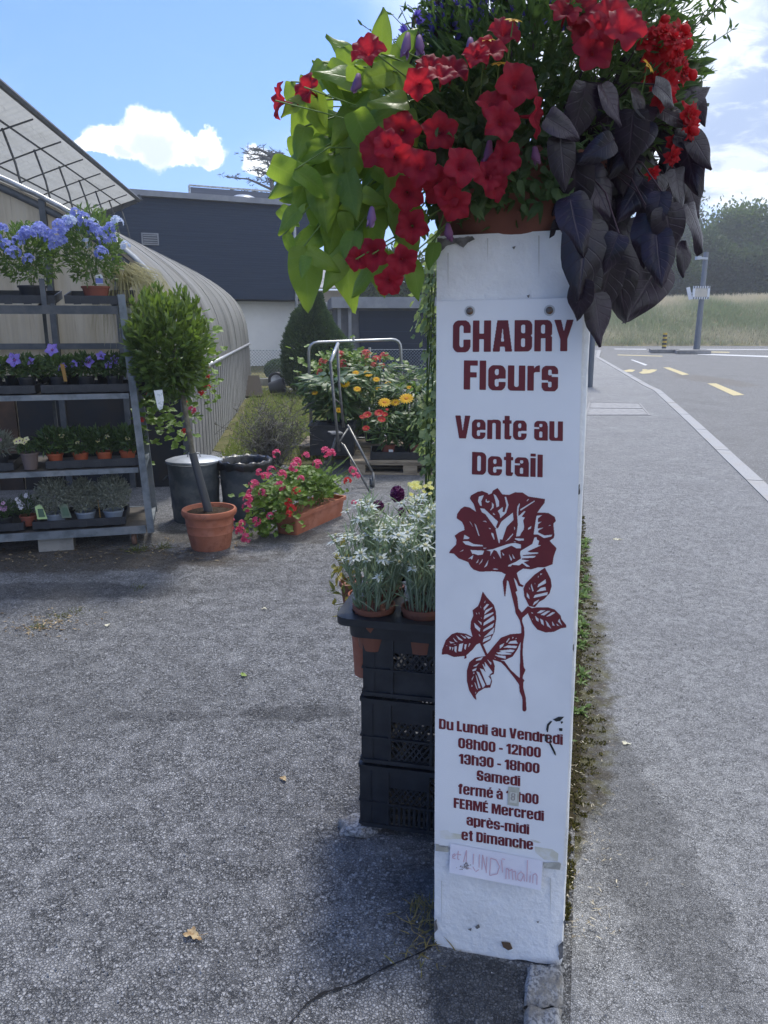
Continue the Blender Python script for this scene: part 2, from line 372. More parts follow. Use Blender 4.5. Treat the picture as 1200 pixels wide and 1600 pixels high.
def text_mesh(txt, step=1.6, gap=6):
    V = []; F = []; x = 0
    for ch in txt:
        w, ops = GL[ch]
        if ops:
            if (ch, step) not in _gcache: _gcache[(ch, step)] = shape_mesh(ops, step, blur=1)
            v, f = _gcache[(ch, step)]; o = len(V)
            V.extend([(p[0]+x, p[1]) for p in v]); F.extend([[o+i for i in q] for q in f])
        x += w+gap
    return V, F, x-gap

# ------------------------------------------------------------------ ground, yard, pavement, road
def asphalt(name, base, chip, dark, scale, bump, patch=None, fine=1.0, worn=1.0, stain_shade=None, verge=False):
    m = bpy.data.materials.new(name); m.use_nodes = True; m.node_tree.nodes.clear(); g = G(m.node_tree)
    co = g.n('ShaderNodeTexCoord').outputs['Object']
    wob = g.n('ShaderNodeVectorMath', {0: co, 1: (0, 0, 0)}, operation='ADD')
    nz = g.n('ShaderNodeTexNoise', {'Vector': co, 'Scale': scale*.55, 'Detail': 4.0, 'Roughness': .7})
    sc = g.n('ShaderNodeVectorMath', {0: nz.outputs['Color'], 'Scale': 1.5/scale}, operation='SCALE'); g.L.new(sc.outputs[0], wob.inputs[1])
    v1 = g.n('ShaderNodeTexVoronoi', {'Vector': wob.outputs[0], 'Scale': scale, 'Randomness': 1.0})
    v2 = g.n('ShaderNodeTexVoronoi', {'Vector': wob.outputs[0], 'Scale': scale*2.1, 'Randomness': 1.0})
    edge = g.n('ShaderNodeTexVoronoi', {'Vector': wob.outputs[0], 'Scale': scale, 'Randomness': 1.0}, feature='DISTANCE_TO_EDGE')
    cr = g.n('ShaderNodeSeparateColor', {0: v1.outputs['Color']}); cr2 = g.n('ShaderNodeSeparateColor', {0: v2.outputs['Color']})
    big = g.noise(co, .9, 5, .62); mid = g.noise(co, 5.5, 5, .65); clump = g.noise(co, 24, 4, .7)
    c = g.mix(g.ss(mid, .32, .7), dark, base)
    c = g.mix(g.math('MULTIPLY', g.ss(cr.outputs[0], .30, 1.0), .75), c, chip)
    c = g.mix(g.math('MULTIPLY', g.ss(cr2.outputs[1], .70, .97), .40*fine), c, tuple(min(1, q*1.2) for q in chip))
    gap = g.math('MULTIPLY', g.math('SUBTRACT', 1.0, g.ss(edge.outputs[0], .03, .17)), g.ss(g.noise(co, scale*.33, 3, .6), .26, .52))
    c = g.mix(g.math('MULTIPLY', gap, .66), c, tuple(q*.32 for q in dark))
    pit = g.ss(g.noise(co, scale*.75, 3, .65), .60, .70)
    c = g.mix(g.math('MULTIPLY', pit, .8), c, tuple(q*.30 for q in dark))
    n3 = g.noise(co, scale*.40, 4, .62); crev = g.math('SUBTRACT', 1.0, g.ss(g.math('ABSOLUTE', g.math('SUBTRACT', n3, .5)), .0, .040))
    crev = g.math('MULTIPLY', crev, g.ss(g.noise(co, scale*.10, 3, .7), .36, .60))
    c = g.mix(g.math('MULTIPLY', crev, .88), c, tuple(q*.22 for q in dark))
    # wear: binder-rich dark areas and stone-polished pale areas
    c = g.mix(g.math('MULTIPLY', g.ss(big, .46, .66), .42*worn), c, tuple(q*.6 for q in dark))
    c = g.mix(g.math('MULTIPLY', g.ss(clump, .50, .70), .22*worn), c, tuple(q*.55 for q in dark))
    c = g.mix(g.math('MULTIPLY', g.ss(g.noise(co, 1.7, 5, .7), .56, .75), .30), c, tuple(min(1, q*1.15) for q in chip))
    # rare white stones
    wsp = g.n('ShaderNodeTexVoronoi', {'Vector': wob.outputs[0], 'Scale': scale*1.1})
    wr = g.n('ShaderNodeSeparateColor', {0: wsp.outputs['Color']})
    c = g.mix(g.math('MULTIPLY', g.ss(wr.outputs[2], .965, .975), .65), c, (.55, .55, .56))
    sx = g.n('ShaderNodeSeparateXYZ', {0: co})
    for (x, y, rx, ry, col, k) in (stain_shade or []):
        dx = g.math('DIVIDE', g.math('SUBTRACT', sx.outputs[0], x), rx); dy = g.math('DIVIDE', g.math('SUBTRACT', sx.outputs[1], y), ry)
        d = g.math('ADD', g.math('ADD', g.math('MULTIPLY', dx, dx), g.math('MULTIPLY', dy, dy)), g.math('MULTIPLY', g.math('SUBTRACT', mid, .5), 2.2))
        c = g.mix(g.math('MULTIPLY', g.ss(d, 1.15, .45), k), c, col)
    if verge:
        y_ = sx.outputs[1]; d = g.math('SUBTRACT', sx.outputs[0], g.math('ADD', .42-1.5*.2585, g.math('MULTIPLY', y_, .2585)))
        w_ = g.math('ADD', .004, g.math('MULTIPLY', g.math('MULTIPLY', g.ss(y_, 1.62, 2.5), g.math('SUBTRACT', 1.0, g.ss(y_, 3.0, 6.4))), .19))
        q_ = g.math('ADD', g.math('DIVIDE', d, w_), g.math('MULTIPLY', g.math('SUBTRACT', g.noise(co, 9, 6, .7), .5), 1.9))
        vm = g.math('MULTIPLY', g.ss(q_, 1.05, .45), g.ss(g.noise(co, 60, 4, .7), .30, .48))
        c = g.mix(g.math('MULTIPLY', vm, .92), c, g.mix(g.ss(g.noise(co, 14, 5, .65), .42, .60), (.075, .060, .036), (.115, .105, .032)))
    p = g.n('ShaderNodeBsdfPrincipled', {'Base Color': c, 'Roughness': g.math('ADD', .50, g.math('MULTIPLY', cr.outputs[1], .28)), 'Specular IOR Level': .45})
    h = g.math('ADD', g.math('MULTIPLY', g.ss(edge.outputs[0], .0, .22), .6), g.math('MULTIPLY', cr.outputs[2], .7))
    h = g.math('ADD', h, g.math('MULTIPLY', clump, .8)); h = g.math('SUBTRACT', h, g.math('MULTIPLY', crev, 1.3)); h = g.math('ADD', h, g.math('MULTIPLY', v2.outputs['Distance'], -.5))
    b = g.n('ShaderNodeBump', {'Strength': bump, 'Distance': .006, 'Height': h}); g.L.new(b.outputs[0], p.inputs['Normal'])
    g.n('ShaderNodeOutputMaterial', {0: p.outputs[0]}); return m
damp_shade = (.018, .018, .020); soil = (.060, .045, .028)  # first tone serves damp asphalt and cast shadows painted on the ground
ASPH_YARD = asphalt('yard_asphalt', (.315, .317, .322), (.43, .433, .44), (.205, .206, .21), 122, 1.0,
                    stain_shade=[(.20, 1.42, .17, .13, damp_shade, .5), (.09, 1.75, .10, .20, damp_shade, .25), (-2.3, 4.75, 1.6, .30, soil, .75), (-1.0, 5.3, .9, .22, soil, .45), (-2.0, 4.15, 1.1, .16, damp_shade, .5), (-.35, 2.75, .25, .07, damp_shade, .5), (-.85, 2.72, .3, .05, damp_shade, .35)])  # pillar, crate and trolley shadows painted in here, together with damp and soil
ASPH_PATCH = asphalt('yard_patch_asphalt', (.32, .321, .325), (.47, .472, .478), (.205, .206, .21), 128, 1.0, stain_shade=[(.22, 1.44, .19, .13, damp_shade, .6)])  # pillar's cast shadow painted in, mixed with some damp
ASPH_PAVE = asphalt('pavement_asphalt', (.37, .373, .38), (.50, .503, .51), (.27, .272, .277), 195, .8, worn=.5, verge=True, stain_shade=[(.75, 2.1, .16, 1.1, damp_shade, .35)])
ASPH_ROAD = asphalt('road_asphalt', (.15, .153, .16), (.22, .223, .23), (.115, .117, .122), 150, .35, fine=.5, stain_shade=[(9.0, 21.5, .7, 2.6, (.09, .075, .06), .6)])
EARTH = M('dry_earth', (.11, .085, .055), .95, .1, ncol=(.07, .075, .03), nscale=3, bump=.6, bscale=40)
GRASSY = M('verge_earth', (.13, .13, .055), .95, .1, ncol=(.20, .17, .085), nscale=1.5, bump=.6, bscale=20)
GRANITE = M('granite', (.40, .395, .39), .8, .3, ncol=(.16, .16, .165), nscale=120, nlo=.45, nhi=.6, ndet=3, ncol2=(.24, .22, .19), nscale2=9, bump=1.0, bscale=48, bdist=.012)
CONC = M('concrete', (.33, .32, .30), .85, .25, ncol=(.22, .215, .20), nscale=5, bump=.5, bscale=80, bdist=.004)

def sheet(name, poly, z, mat, thick=None, kind='structure'):
    mb = MB()
    if thick: mb.prism(poly, z-thick, z)
    else: mb.add([(x, y, z) for x, y in poly], [tuple(range(len(poly)))])
    return tag(mb.build(name, mat), kind=kind)

sheet('ground', [(-900, -60), (900, -60), (900, 1800), (-900, 1800)], -.13, GRASSY)
kerb_line = [(.93, -3.0), (3.26, 6.35), (4.62, 11.7), (5.95, 17.1), (6.15, 18.4), (8.92, 33.0), (11.2, 41.0)]
bound = [(-.72, -3.0), (.405, 1.35), (4.70, 18.0), (8.75, 33.2), (11.0, 41.2)]
sheet('yard', [(-14, -3), (-.72, -3), (.405, 1.35), (4.70, 18.0), (5.2, 20), (-14, 20)], 0.0, ASPH_YARD, .12)
sheet('pavement', bound+kerb_line[::-1], .004, ASPH_PAVE, .12)
far = [(11.2, 41.0), (14, 49), (120, 47)]
sheet('road', kerb_line+[(11.0, 44), (-30, 47.5), (-30, 50), (14, 51), (140, 49), (140, -3)], -.085, ASPH_ROAD)
kb = MB()
for i in range(len(kerb_line)-1):
    p, q = Vector(kerb_line[i]).to_3d(), Vector(kerb_line[i+1]).to_3d(); L = (q-p).length; n = max(1, round(L/1.0))
    for k in range(n):
        a = p.lerp(q, (k+.006)/n); b = p.lerp(q, (k+.994)/n); nn = Vector((b.y-a.y, a.x-b.x, 0)).normalized()*.075
        kb.bar(a+nn+Vector((0, 0, -.05)), b+nn+Vector((0, 0, -.05)), .15, .125+.004*(k % 2))
KERBM = M('kerb_granite', (.36, .365, .37), .8, .3, ncol=(.30, .30, .31), nscale=60, ncol2=(.33, .31, .28), nscale2=1.5, bump=.4, bscale=90, bdist=.004)
tag(kb.build('kerb', KERBM), kind='structure')

# lighter patch of newer asphalt in front of the pillar, with a broken edge
edge = [gnd(*q)[:2] for q in ((684, 1478), (655, 1494), (622, 1509), (582, 1527), (543, 1544), (505, 1558), (480, 1574), (455, 1602), (430, 1640), (380, 1700), (330, 1760))]
poly = [(.33, 1.50)]+edge+[(-.24, .4), (-.1, .3), (.20, .75)]
poly = jagged(poly, .012, .02, 3.0)
sheet('yard_patch', poly, .006, ASPH_PATCH)
ck = MB(); CRACK = M('crack_fill', (.022, .022, .023), .95, .1)
pts = []
for i in range(len(edge)-1):
    for k in range(6):
        a = Vector(edge[i]).lerp(Vector(edge[i+1]), k/6); pts.append((a.x+.012*mnoise.noise((a.x*9, a.y*9, 3.0)), a.y+.012*mnoise.noise((a.x*9, a.y*9, 10.0))))
for i in range(len(pts)-1):
    p, q = Vector(pts[i]).to_3d(), Vector(pts[i+1]).to_3d(); wA = .0012+.0055*max(0, mnoise.noise((p.x*60, p.y*60, 1))+.35); wB = .0012+.0055*max(0, mnoise.noise((q.x*60, q.y*60, 1))+.35)
    ck.add([(p.x, p.y-wA, .0095), (q.x, q.y-wB, .0095), (q.x, q.y+wB, .0095), (p.x, p.y+wA, .0095)], [(0, 1, 2, 3)])
tag(ck.build('asphalt_joint', CRACK), kind='structure')

# loose stone chips lying on the yard and the pavement near the camera
chips = MB()
for _ in range(900):
    D = 1.0+RG.random()**1.6*4.5; x = RG.uniform(-.55, .55)*D; r = RG.uniform(.0015, .0042); h = r*.8
    a0 = RG.random()*6; k = [(x+r*math.cos(a0+t)*RG.uniform(.7, 1.2), D+r*math.sin(a0+t)*RG.uniform(.7, 1.2)) for t in (0, 1.2, 2.5, 3.7, 5.0)]
    chips.add([(q[0], q[1], .004) for q in k]+[(x, D, .006+h)], [(0, 1, 5), (1, 2, 5), (2, 3, 5), (3, 4, 5), (4, 0, 5)], 0, RG.random()**2)
tag(chips.build('loose_grit', M('grit', (.16, .16, .165), .75, .3, vcol=(.55, .54, .52))), kind='stuff')

# road markings
YEL = M('road_yellow', (.55, .47, .26), .8, .3, ncol=(.26, .24, .18), nscale=30, nlo=.5, nhi=.75)
WHT = M('road_white', (.62, .63, .64), .8, .3, ncol=(.32, .32, .33), nscale=30, nlo=.5, nhi=.75)
def mark(mb, px, z=-.081): p = [gnd(x, y, z) for x, y in px]; mb.add(p, [tuple(range(len(p)))])
my = MB()
mark(my, [(1105, 599), (1119, 599), (1163, 617), (1146, 618)]); mark(my, [(1036, 574), (1046, 574), (1077, 585), (1066, 586)])
mark(my, [(1110, 549.3), (1140, 549.8), (1140, 551), (1110, 550.6)]); mark(my, [(965, 554), (1035, 556), (1035, 557), (965, 555)])
mark(my, [(998, 582), (1006, 579), (1018, 577), (1027, 577.5), (1024, 580), (1016, 583), (1004, 584)]); mark(my, [(974, 579), (984, 577), (993, 578), (988, 581), (977, 581)])
mark(my, [(1004, 577), (1012, 577), (1010, 579), (1003, 579)])
tag(my.build('yellow_road_markings', YEL), kind='structure')
mw = MB()
mark(mw, [(985, 562), (989, 562), (1012, 570), (1008, 571)]); mark(mw, [(1090, 552.5), (1200, 556), (1290, 559), (1290, 561), (1200, 558), (1090, 554)])
mark(mw, [(960, 544.8), (1010, 545.2), (1010, 546.2), (960, 545.6)]); mark(mw, [(1060, 545.2), (1290, 546), (1290, 547), (1060, 546)])
tag(mw.build('white_road_markings', WHT), kind='structure')

# cover plate in the pavement and drain in the gutter
t = thing('cover_plate', 'pale rectangular double cover plate set in the pavement asphalt beyond the pillar', 'manhole cover')
a, b, c, d = gnd(918, 648, .008), gnd(1012, 648, .008), gnd(997, 630.5, .008), gnd(924, 629, .008)
PLATE = M('plate_concrete', (.30, .30, .305), .75, .3, ncol=(.22, .22, .22), nscale=12, bump=.3)
m1 = (a+d)/2; m2 = (b+c)/2
for (p, q, r, s_) in ((a, b, m2+(b-m2)*.06, m1+(a-m1)*.06), (m1+(d-m1)*.06, m2+(c-m2)*.06, c, d)):
    mb = MB(); mb.add([(v.x, v.y, z) for z in (.0, .010) for v in (p, q, r, s_)], [(4, 5, 6, 7), (0, 1, 5, 4), (1, 2, 6, 5), (2, 3, 7, 6), (3, 0, 4, 7)]); mb.build('panel', PLATE, t)
mb = MB()
fr = [a+(a-c)*.03, b+(b-d)*.03, c+(c-a)*.03, d+(d-b)*.03]
for i in range(4): p, q = fr[i], fr[(i+1) % 4]; mb.bar((p.x, p.y, .005), (q.x, q.y, .005), .03, .008)
mb.build('frame', M('plate_steel', (.20, .20, .21), .5, .5, metal=.6), t)
t = thing('drain_grate', 'cast iron drain grate in the gutter beside the kerb', 'drain grate', gnd(1066, 631, -.08))
mb = MB(); mb.box((0, 0, 0), (.62, .62, .012)); mb.build('frame', M('iron', (.10, .10, .105), .6, .5, metal=.5), t)
for k in range(7):
    mb = MB(); mb.box((-.24+.08*k, 0, .008), (.035, .5, .012)); mb.build('grate_bar', bpy.data.materials['iron'], t)

# granite kerb stones at the pillar foot
for i, (y0, y1, lab) in enumerate(((1.405, 1.515, 'rough granite kerb stone touching the foot of the white pillar'), (1.275, 1.398, 'second rough granite kerb stone from the pillar, at the bottom edge'), (1.13, 1.268, 'third rough granite kerb stone from the pillar, nearest the viewer'))):
    mb = MB(); n = 10
    x0 = .337-(1.5-y0)*.25; x1 = .337-(1.5-y1)*.25
    vs = []; fs = []
    for a in range(n+1):
        for b in range(n+1):
            u, v = a/n, b/n; y = y0+(y1-y0)*v; x = x0+(x1-x0)*v+.088*u+.006*mnoise.noise((u*3, v*3, i*5+1)); e = min(u, 1-u, v, 1-v)
            vs.append((x, y+.005*mnoise.noise((u*3, v*3, i*5)), .022+.008*mnoise.noise((u*5, v*5, i*3))+.004*mnoise.noise((u*14, v*14, i))-.018*max(0, 1-e*9)**2))
    for a in range(n):
        for b in range(n): q = a*(n+1)+b; fs.append((q, q+n+1, q+n+2, q+1))
    mb.add(vs, fs); o = mb.build('kerb_stone', GRANITE, smooth=True); tag(o, lab, 'kerb stone', 'granite kerb stones at the pillar foot')

# moss, litter and weeds along the foot of the boundary
mossm = M('moss', (.060, .060, .018), .95, .1, vcol=(.13, .115, .030))
strip = MB()
def bx(y): return .42+(y-1.5)*.2585
def mw_(y): return float(np.interp(y, (1.6, 1.75, 2.06, 2.3, 2.6, 3.4, 4.2, 5.0, 6.0), (.0, .02, .055, .10, .125, .120, .09, .06, .03)))*(1+.55*mnoise.noise((y*3.3, 0, 1)))+.012*mnoise.noise((y*19, 3, 2))
P = []; Wd = []
for _ in range(16000):
    y = 1.66+RG.random()**1.3*4.2; wv = mw_(y)
    x = bx(y)-.03+RG.random()**1.2*(wv+.03)*1.0
    if mnoise.noise((x*26, y*26, 4)) < -.25+.5*(x-bx(y))/max(.01, wv): continue
    P.append((x, y, .004))
P = np.array(P); D = rdir(len(P), .25)
strip.leaves(P, D, rdir(len(P)), RG.uniform(.005, .012, len(P)), RG.uniform(.004, .007, len(P)), RG.random(len(P)))
tag(strip.build('moss_strip', mossm), kind='stuff')
base = MB(); lp = []; rp = []
for k in range(360):
    y = 1.60+k*.0125; wv = mw_(y)
    lp.append((bx(y)-.04, y, .0065)); rp.append((bx(y)+wv*.30+.022*mnoise.noise((y*31, 5, 2))+.014*mnoise.noise((y*90, 5, 3)), y, .0065))
for k in range(359): base.add([lp[k], rp[k], rp[k+1], lp[k+1]], [(0, 1, 2, 3)])
tag(base.build('moss_soil', M('moss_soil', (.050, .040, .022), 1, .1, ncol=(.028, .026, .016), nscale=60, bump=1, bscale=150)), kind='stuff')
lit = MB(); n = 520
y = 1.6+RG.random(n)**1.4*3.6; P = np.stack([.42+(y-1.5)*.2585-.02+np.abs(RG.normal(0, .10, n)), y, RG.uniform(.010, .020, n)], 1); D = rdir(n); D[:, 2] *= .12
lit.leaves(P, D, np.tile([0, 0, 1.], (n, 1)), RG.uniform(.006, .022, n), RG.uniform(.0012, .004, n), RG.random(n))
tag(lit.build('straw_litter', M('straw_litter', (.13, .10, .06), .9, .2, vcol=(.52, .47, .36))), kind='stuff')
wd = MB()
for _ in range(60):
    y0 = RG.uniform(2.5, 5.2); c = (bx(y0)+RG.uniform(-.03, .06), y0, .005); n = RG.integers(6, 14)
    wd.leaves(np.tile(c, (n, 1)), rdir(n, .1), np.tile([0, 0, 1.], (n, 1)), RG.uniform(.02, .055, n), RG.uniform(.008, .02, n), RG.random(n), droop=.3)
tag(wd.build('weeds', M('weed_leaf', (.10, .17, .045), .6, .3, vcol=(.22, .30, .12), trans=.3, tcol=(.25, .4, .08))), kind='stuff')
# grass tufts at left of the pillar foot and along the yard edge at left
gw = MB(); STRAW = M('dry_grass', (.30, .24, .11), .8, .2, vcol=(.10, .14, .03), trans=.25, tcol=(.4, .32, .12))
for (cx, cy, n, s_, v) in ((.11, 1.68, 60, .055, .1), (.12, 1.60, 40, .05, .1), (.10, 1.55, 22, .045, .2), (-1.75, 3.62, 50, .03, .9), (-1.62, 3.82, 40, .03, .9), (-1.68, 3.75, 40, .03, .8), (-1.42, 4.2, 26, .025, .9), (-1.66, 4.93, 50, .06, .95), (-1.5, 5.0, 40, .06, .9)):
    P = np.stack([RG.normal(cx, .03, n), RG.normal(cy, .03, n), np.full(n, .002)], 1)
    gw.leaves(P, rdir(n, .05), rdir(n), RG.uniform(.4, 1.2, n)*s_, .0035, np.clip(RG.normal(v, .15, n), 0, 1), droop=.3)
tag(gw.build('grass_tufts', STRAW), kind='stuff')
lit = MB(); n = 900
P = np.stack([RG.uniform(-3.2, -1.0, n), 0*RG.random(n), RG.uniform(.002, .01, n)], 1); P[:, 1] = 4.95+(P[:, 0]+1.6)*.2+RG.normal(0, .16, n)
Q = np.stack([RG.normal(-1.72, .12, 160), RG.normal(3.65, .10, 160), RG.uniform(.002, .008, 160)], 1); P = np.concatenate([P, Q])
D = rdir(len(P)); D[:, 2] *= .15
lit.leaves(P, D, np.tile([0, 0, 1.], (len(P), 1)), RG.uniform(.008, .03, len(P)), RG.uniform(.004, .014, len(P)), RG.random(len(P))**1.5)
tag(lit.build('leaf_litter', M('leaf_litter', (.10, .065, .03), .9, .2, vcol=(.42, .33, .2))), kind='stuff')
# single fallen leaves and petals
DRY = M('dry_leaf', (.55, .43, .25), .7, .3, ncol=(.36, .23, .11), nscale=60, trans=.2)
PALE = M('pale_leaf', (.72, .70, .55), .7, .3, ncol=(.55, .50, .35), nscale=60, trans=.2)
GRN = M('green_leaf_fallen', (.25, .34, .08), .6, .3, trans=.2)
for (px, py, L, m, lab) in ((300, 1461, .045, DRY, 'tan dried leaf lying on the yard near the bottom left'), (443, 1217, .028, DRY, 'small brown dried leaf lying alone in mid yard'), (978, 1162, .030, PALE, 'pale cream leaf lying on the pavement beside the moss'),
                            (380, 1055, .038, GRN, 'small green leaf fallen on the yard asphalt'), (168, 977, .030, PALE, 'small pale petal fallen on the yard at left'), (413, 951, .026, PALE, 'pinkish pale petal fallen in front of the terracotta pot'), (965, 843, .05, PALE, 'small white scrap lying on the pavement behind the pillar')):
    c = gnd(px, py, .006); mb = MB(); n = 26; th0 = px*.7; out = []
    for k in range(n):
        a_ = 6.2832*k/n; q = (1+.26*math.cos(3*a_+py)+.16*math.sin(7*a_+px)+.08*math.sin(13*a_)); u, v = math.cos(a_)*q, math.sin(a_)*q*.62; out.append((u*math.cos(th0)-v*math.sin(th0), u*math.sin(th0)+v*math.cos(th0), q))
    mb.add([(c.x, c.y, .007)]+[(c.x+u*L/4, c.y+v*L/4, .008+L*.05*abs(math.sin(k*.9))) for k, (u, v, q) in enumerate(out)]+[(c.x+u*L/2, c.y+v*L/2, .007+L*(.16*max(0, math.sin(k*.48+px))+.05*math.sin(k*1.9))) for k, (u, v, q) in enumerate(out)], [(0, 1+k, 1+(k+1) % n) for k in range(n)]+[(1+k, 1+n+k, 1+n+(k+1) % n, 1+(k+1) % n) for k in range(n)])
    if L > .04: mb.tube([(c.x+L*.3, c.y-.002, .008), (c.x+L*.6, c.y-.004, .010), (c.x+L*.85, c.y+.004, .007)], .0008, 4)
    tag(mb.build('fallen_leaf', m, smooth=True), lab, 'leaf')

# ------------------------------------------------------------------ white sign pillar
YAW = R(12.0)
PR = Vector((math.cos(YAW), -math.sin(YAW), 0)); PN = Vector((-math.sin(YAW), -math.cos(YAW), 0)); P0 = Vector((.27, 1.548, 0))
def face(px, py, off=0.0):
    d = ray(px, py); o = Vector((0, 0, CAM_H)); t = ((P0-o).dot(PN)+off)/d.dot(PN); return o+d*t
def quad(mb, px, off, th=0.0, mi=0):
    f = [face(x, y, off) for x, y in px]; n = len(f)
    if not th: return mb.add(f, [tuple(range(n))], mi)
    b = [p-PN*th for p in f]
    return mb.add(f+b, [tuple(range(n))]+[(i, n+i, n+(i+1) % n, (i+1) % n) for i in range(n)], mi)
pil = thing('sign_pillar', 'white painted masonry pillar carrying a red lettered florist sign board', 'sign pillar', face(778, 1488))
PAINT = M('white_masonry_paint', (.84, .845, .85), .75, .3, ncol=(.74, .742, .745), nscale=7, nlo=.42, nhi=.7, ncol2=(.775, .77, .755), nscale2=2.6, bump=.7, bscale=55, bdist=.006)
TL, TR, BL, BR = face(680, 369), face(930, 357), face(676.5, 1484), face(880, 1507)
DEP = -PN*.30
mb = MB(); nu, nv = 26, 120
def pface(u, v, w):
    a = BL.lerp(BR, u); b = TL.lerp(TR, u); p = a.lerp(b, v)+DEP*w
    return p
def ring(v):
    pts = []
    for k in range(nu): pts.append((k/nu, 0))
    for k in range(nu): pts.append((1, k/nu))
    for k in range(nu): pts.append((1-k/nu, 1))
    for k in range(nu): pts.append((0, 1-k/nu))
    out = []
    for (u, w) in pts:
        p = pface(u, v, w)
        e = min(abs(u), abs(1-u))+min(abs(w), abs(1-w))
        corner = max(0, 1-e*12)
        c = pface(.5, v, .5); d = (p-c).normalized()
        n1 = mnoise.noise(p*11); n2 = mnoise.noise(p*38)
        k = .0012*n1+.0008*n2-corner*(.004+.004*max(0, n2)+.012*max(0, mnoise.noise(p*7)-.25))
        if v > .985 or v < .02: k -= corner*.006*max(0, n1)
        q = p+d*k
        if v == 0: q.z += .012*max(0, mnoise.noise((u*5, w*5, 2)))*(1 if w == 0 else 0)-.004
        out.append(q)
    return out
rows = [ring(j/nv) for j in range(nv+1)]; m = len(rows[0])
vs = [p for r in rows for p in r]; fs = [(j*m+i, j*m+(i+1) % m, (j+1)*m+(i+1) % m, (j+1)*m+i) for j in range(nv) for i in range(m)]
fs.append(tuple(nv*m+i for i in range(m)))
mb.add(vs, fs); mb.build('pillar_body', PAINT, pil, smooth=R(50))
PTOPZ = (TL.z+TR.z)/2
# sign board with red lettering
BOARD = M('white_board', (.80, .81, .83), .42, .4, ncol=(.70, .715, .74), nscale=3, nlo=.45, nhi=.75, ncol2=None)
mb = MB(); quad(mb, [(682, 471), (894, 465.5), (911, 466), (904, 760), (889, 1178), (880, 1352), (679, 1319)], .009, .006)
brd = mb.build('sign_board', BOARD, pil)
INK = M('sign_red', (.155, .022, .030), .5, .35, ncol=(.125, .018, .026), nscale=9)
def line(txt, x0, y0, x1, y1, cap, step=1.6, off=.0098, capr=None):
    V, F, w = text_mesh(txt, step); mb = MB(); vs = []
    L = math.hypot(x1-x0, y1-y0); ux, uy = (x1-x0)/L, (y1-y0)/L; capr = capr or cap
    for (u, v) in V:
        t = u/w; c = cap+(capr-cap)*t
        px = x0+ux*L*t+v/100*c*(.011); py = y0+uy*L*t-v/100*c
        vs.append(face(px, py, off))
    mb.add(vs, F); return mb.build('lettering', INK, brd)
line('CHABRY', 707, 550.5, 896, 549, 49.5); line('Fleurs', 724, 609, 872, 611.5, 46, capr=47)
line('Vente au', 711, 685, 879.5, 689, 36); line('Detail', 737, 741.5, 848, 746, 35.5)
line('Du Lundi au Vendredi', 686, 1138.5, 879.5, 1164, 15.8, 2.2); line('08h00 - 12h00', 716, 1168.5, 845, 1184, 15.8, 2.2)
line('13h30 - 18h00', 717, 1193, 843, 1208.5, 15.5, 2.2); line('Samedi', 745, 1219, 813, 1228.5, 15.5, 2.2)
line('fermé à 18h00', 716, 1240, 841.5, 1257, 15.5, 2.2); line('FERMÉ Mercredi', 709, 1262, 850, 1283, 15.5, 2.2)
line('après-midi', 729, 1289, 827, 1304, 15.2, 2.2); line('et Dimanche', 721, 1312, 833, 1328, 15.5, 2.2)
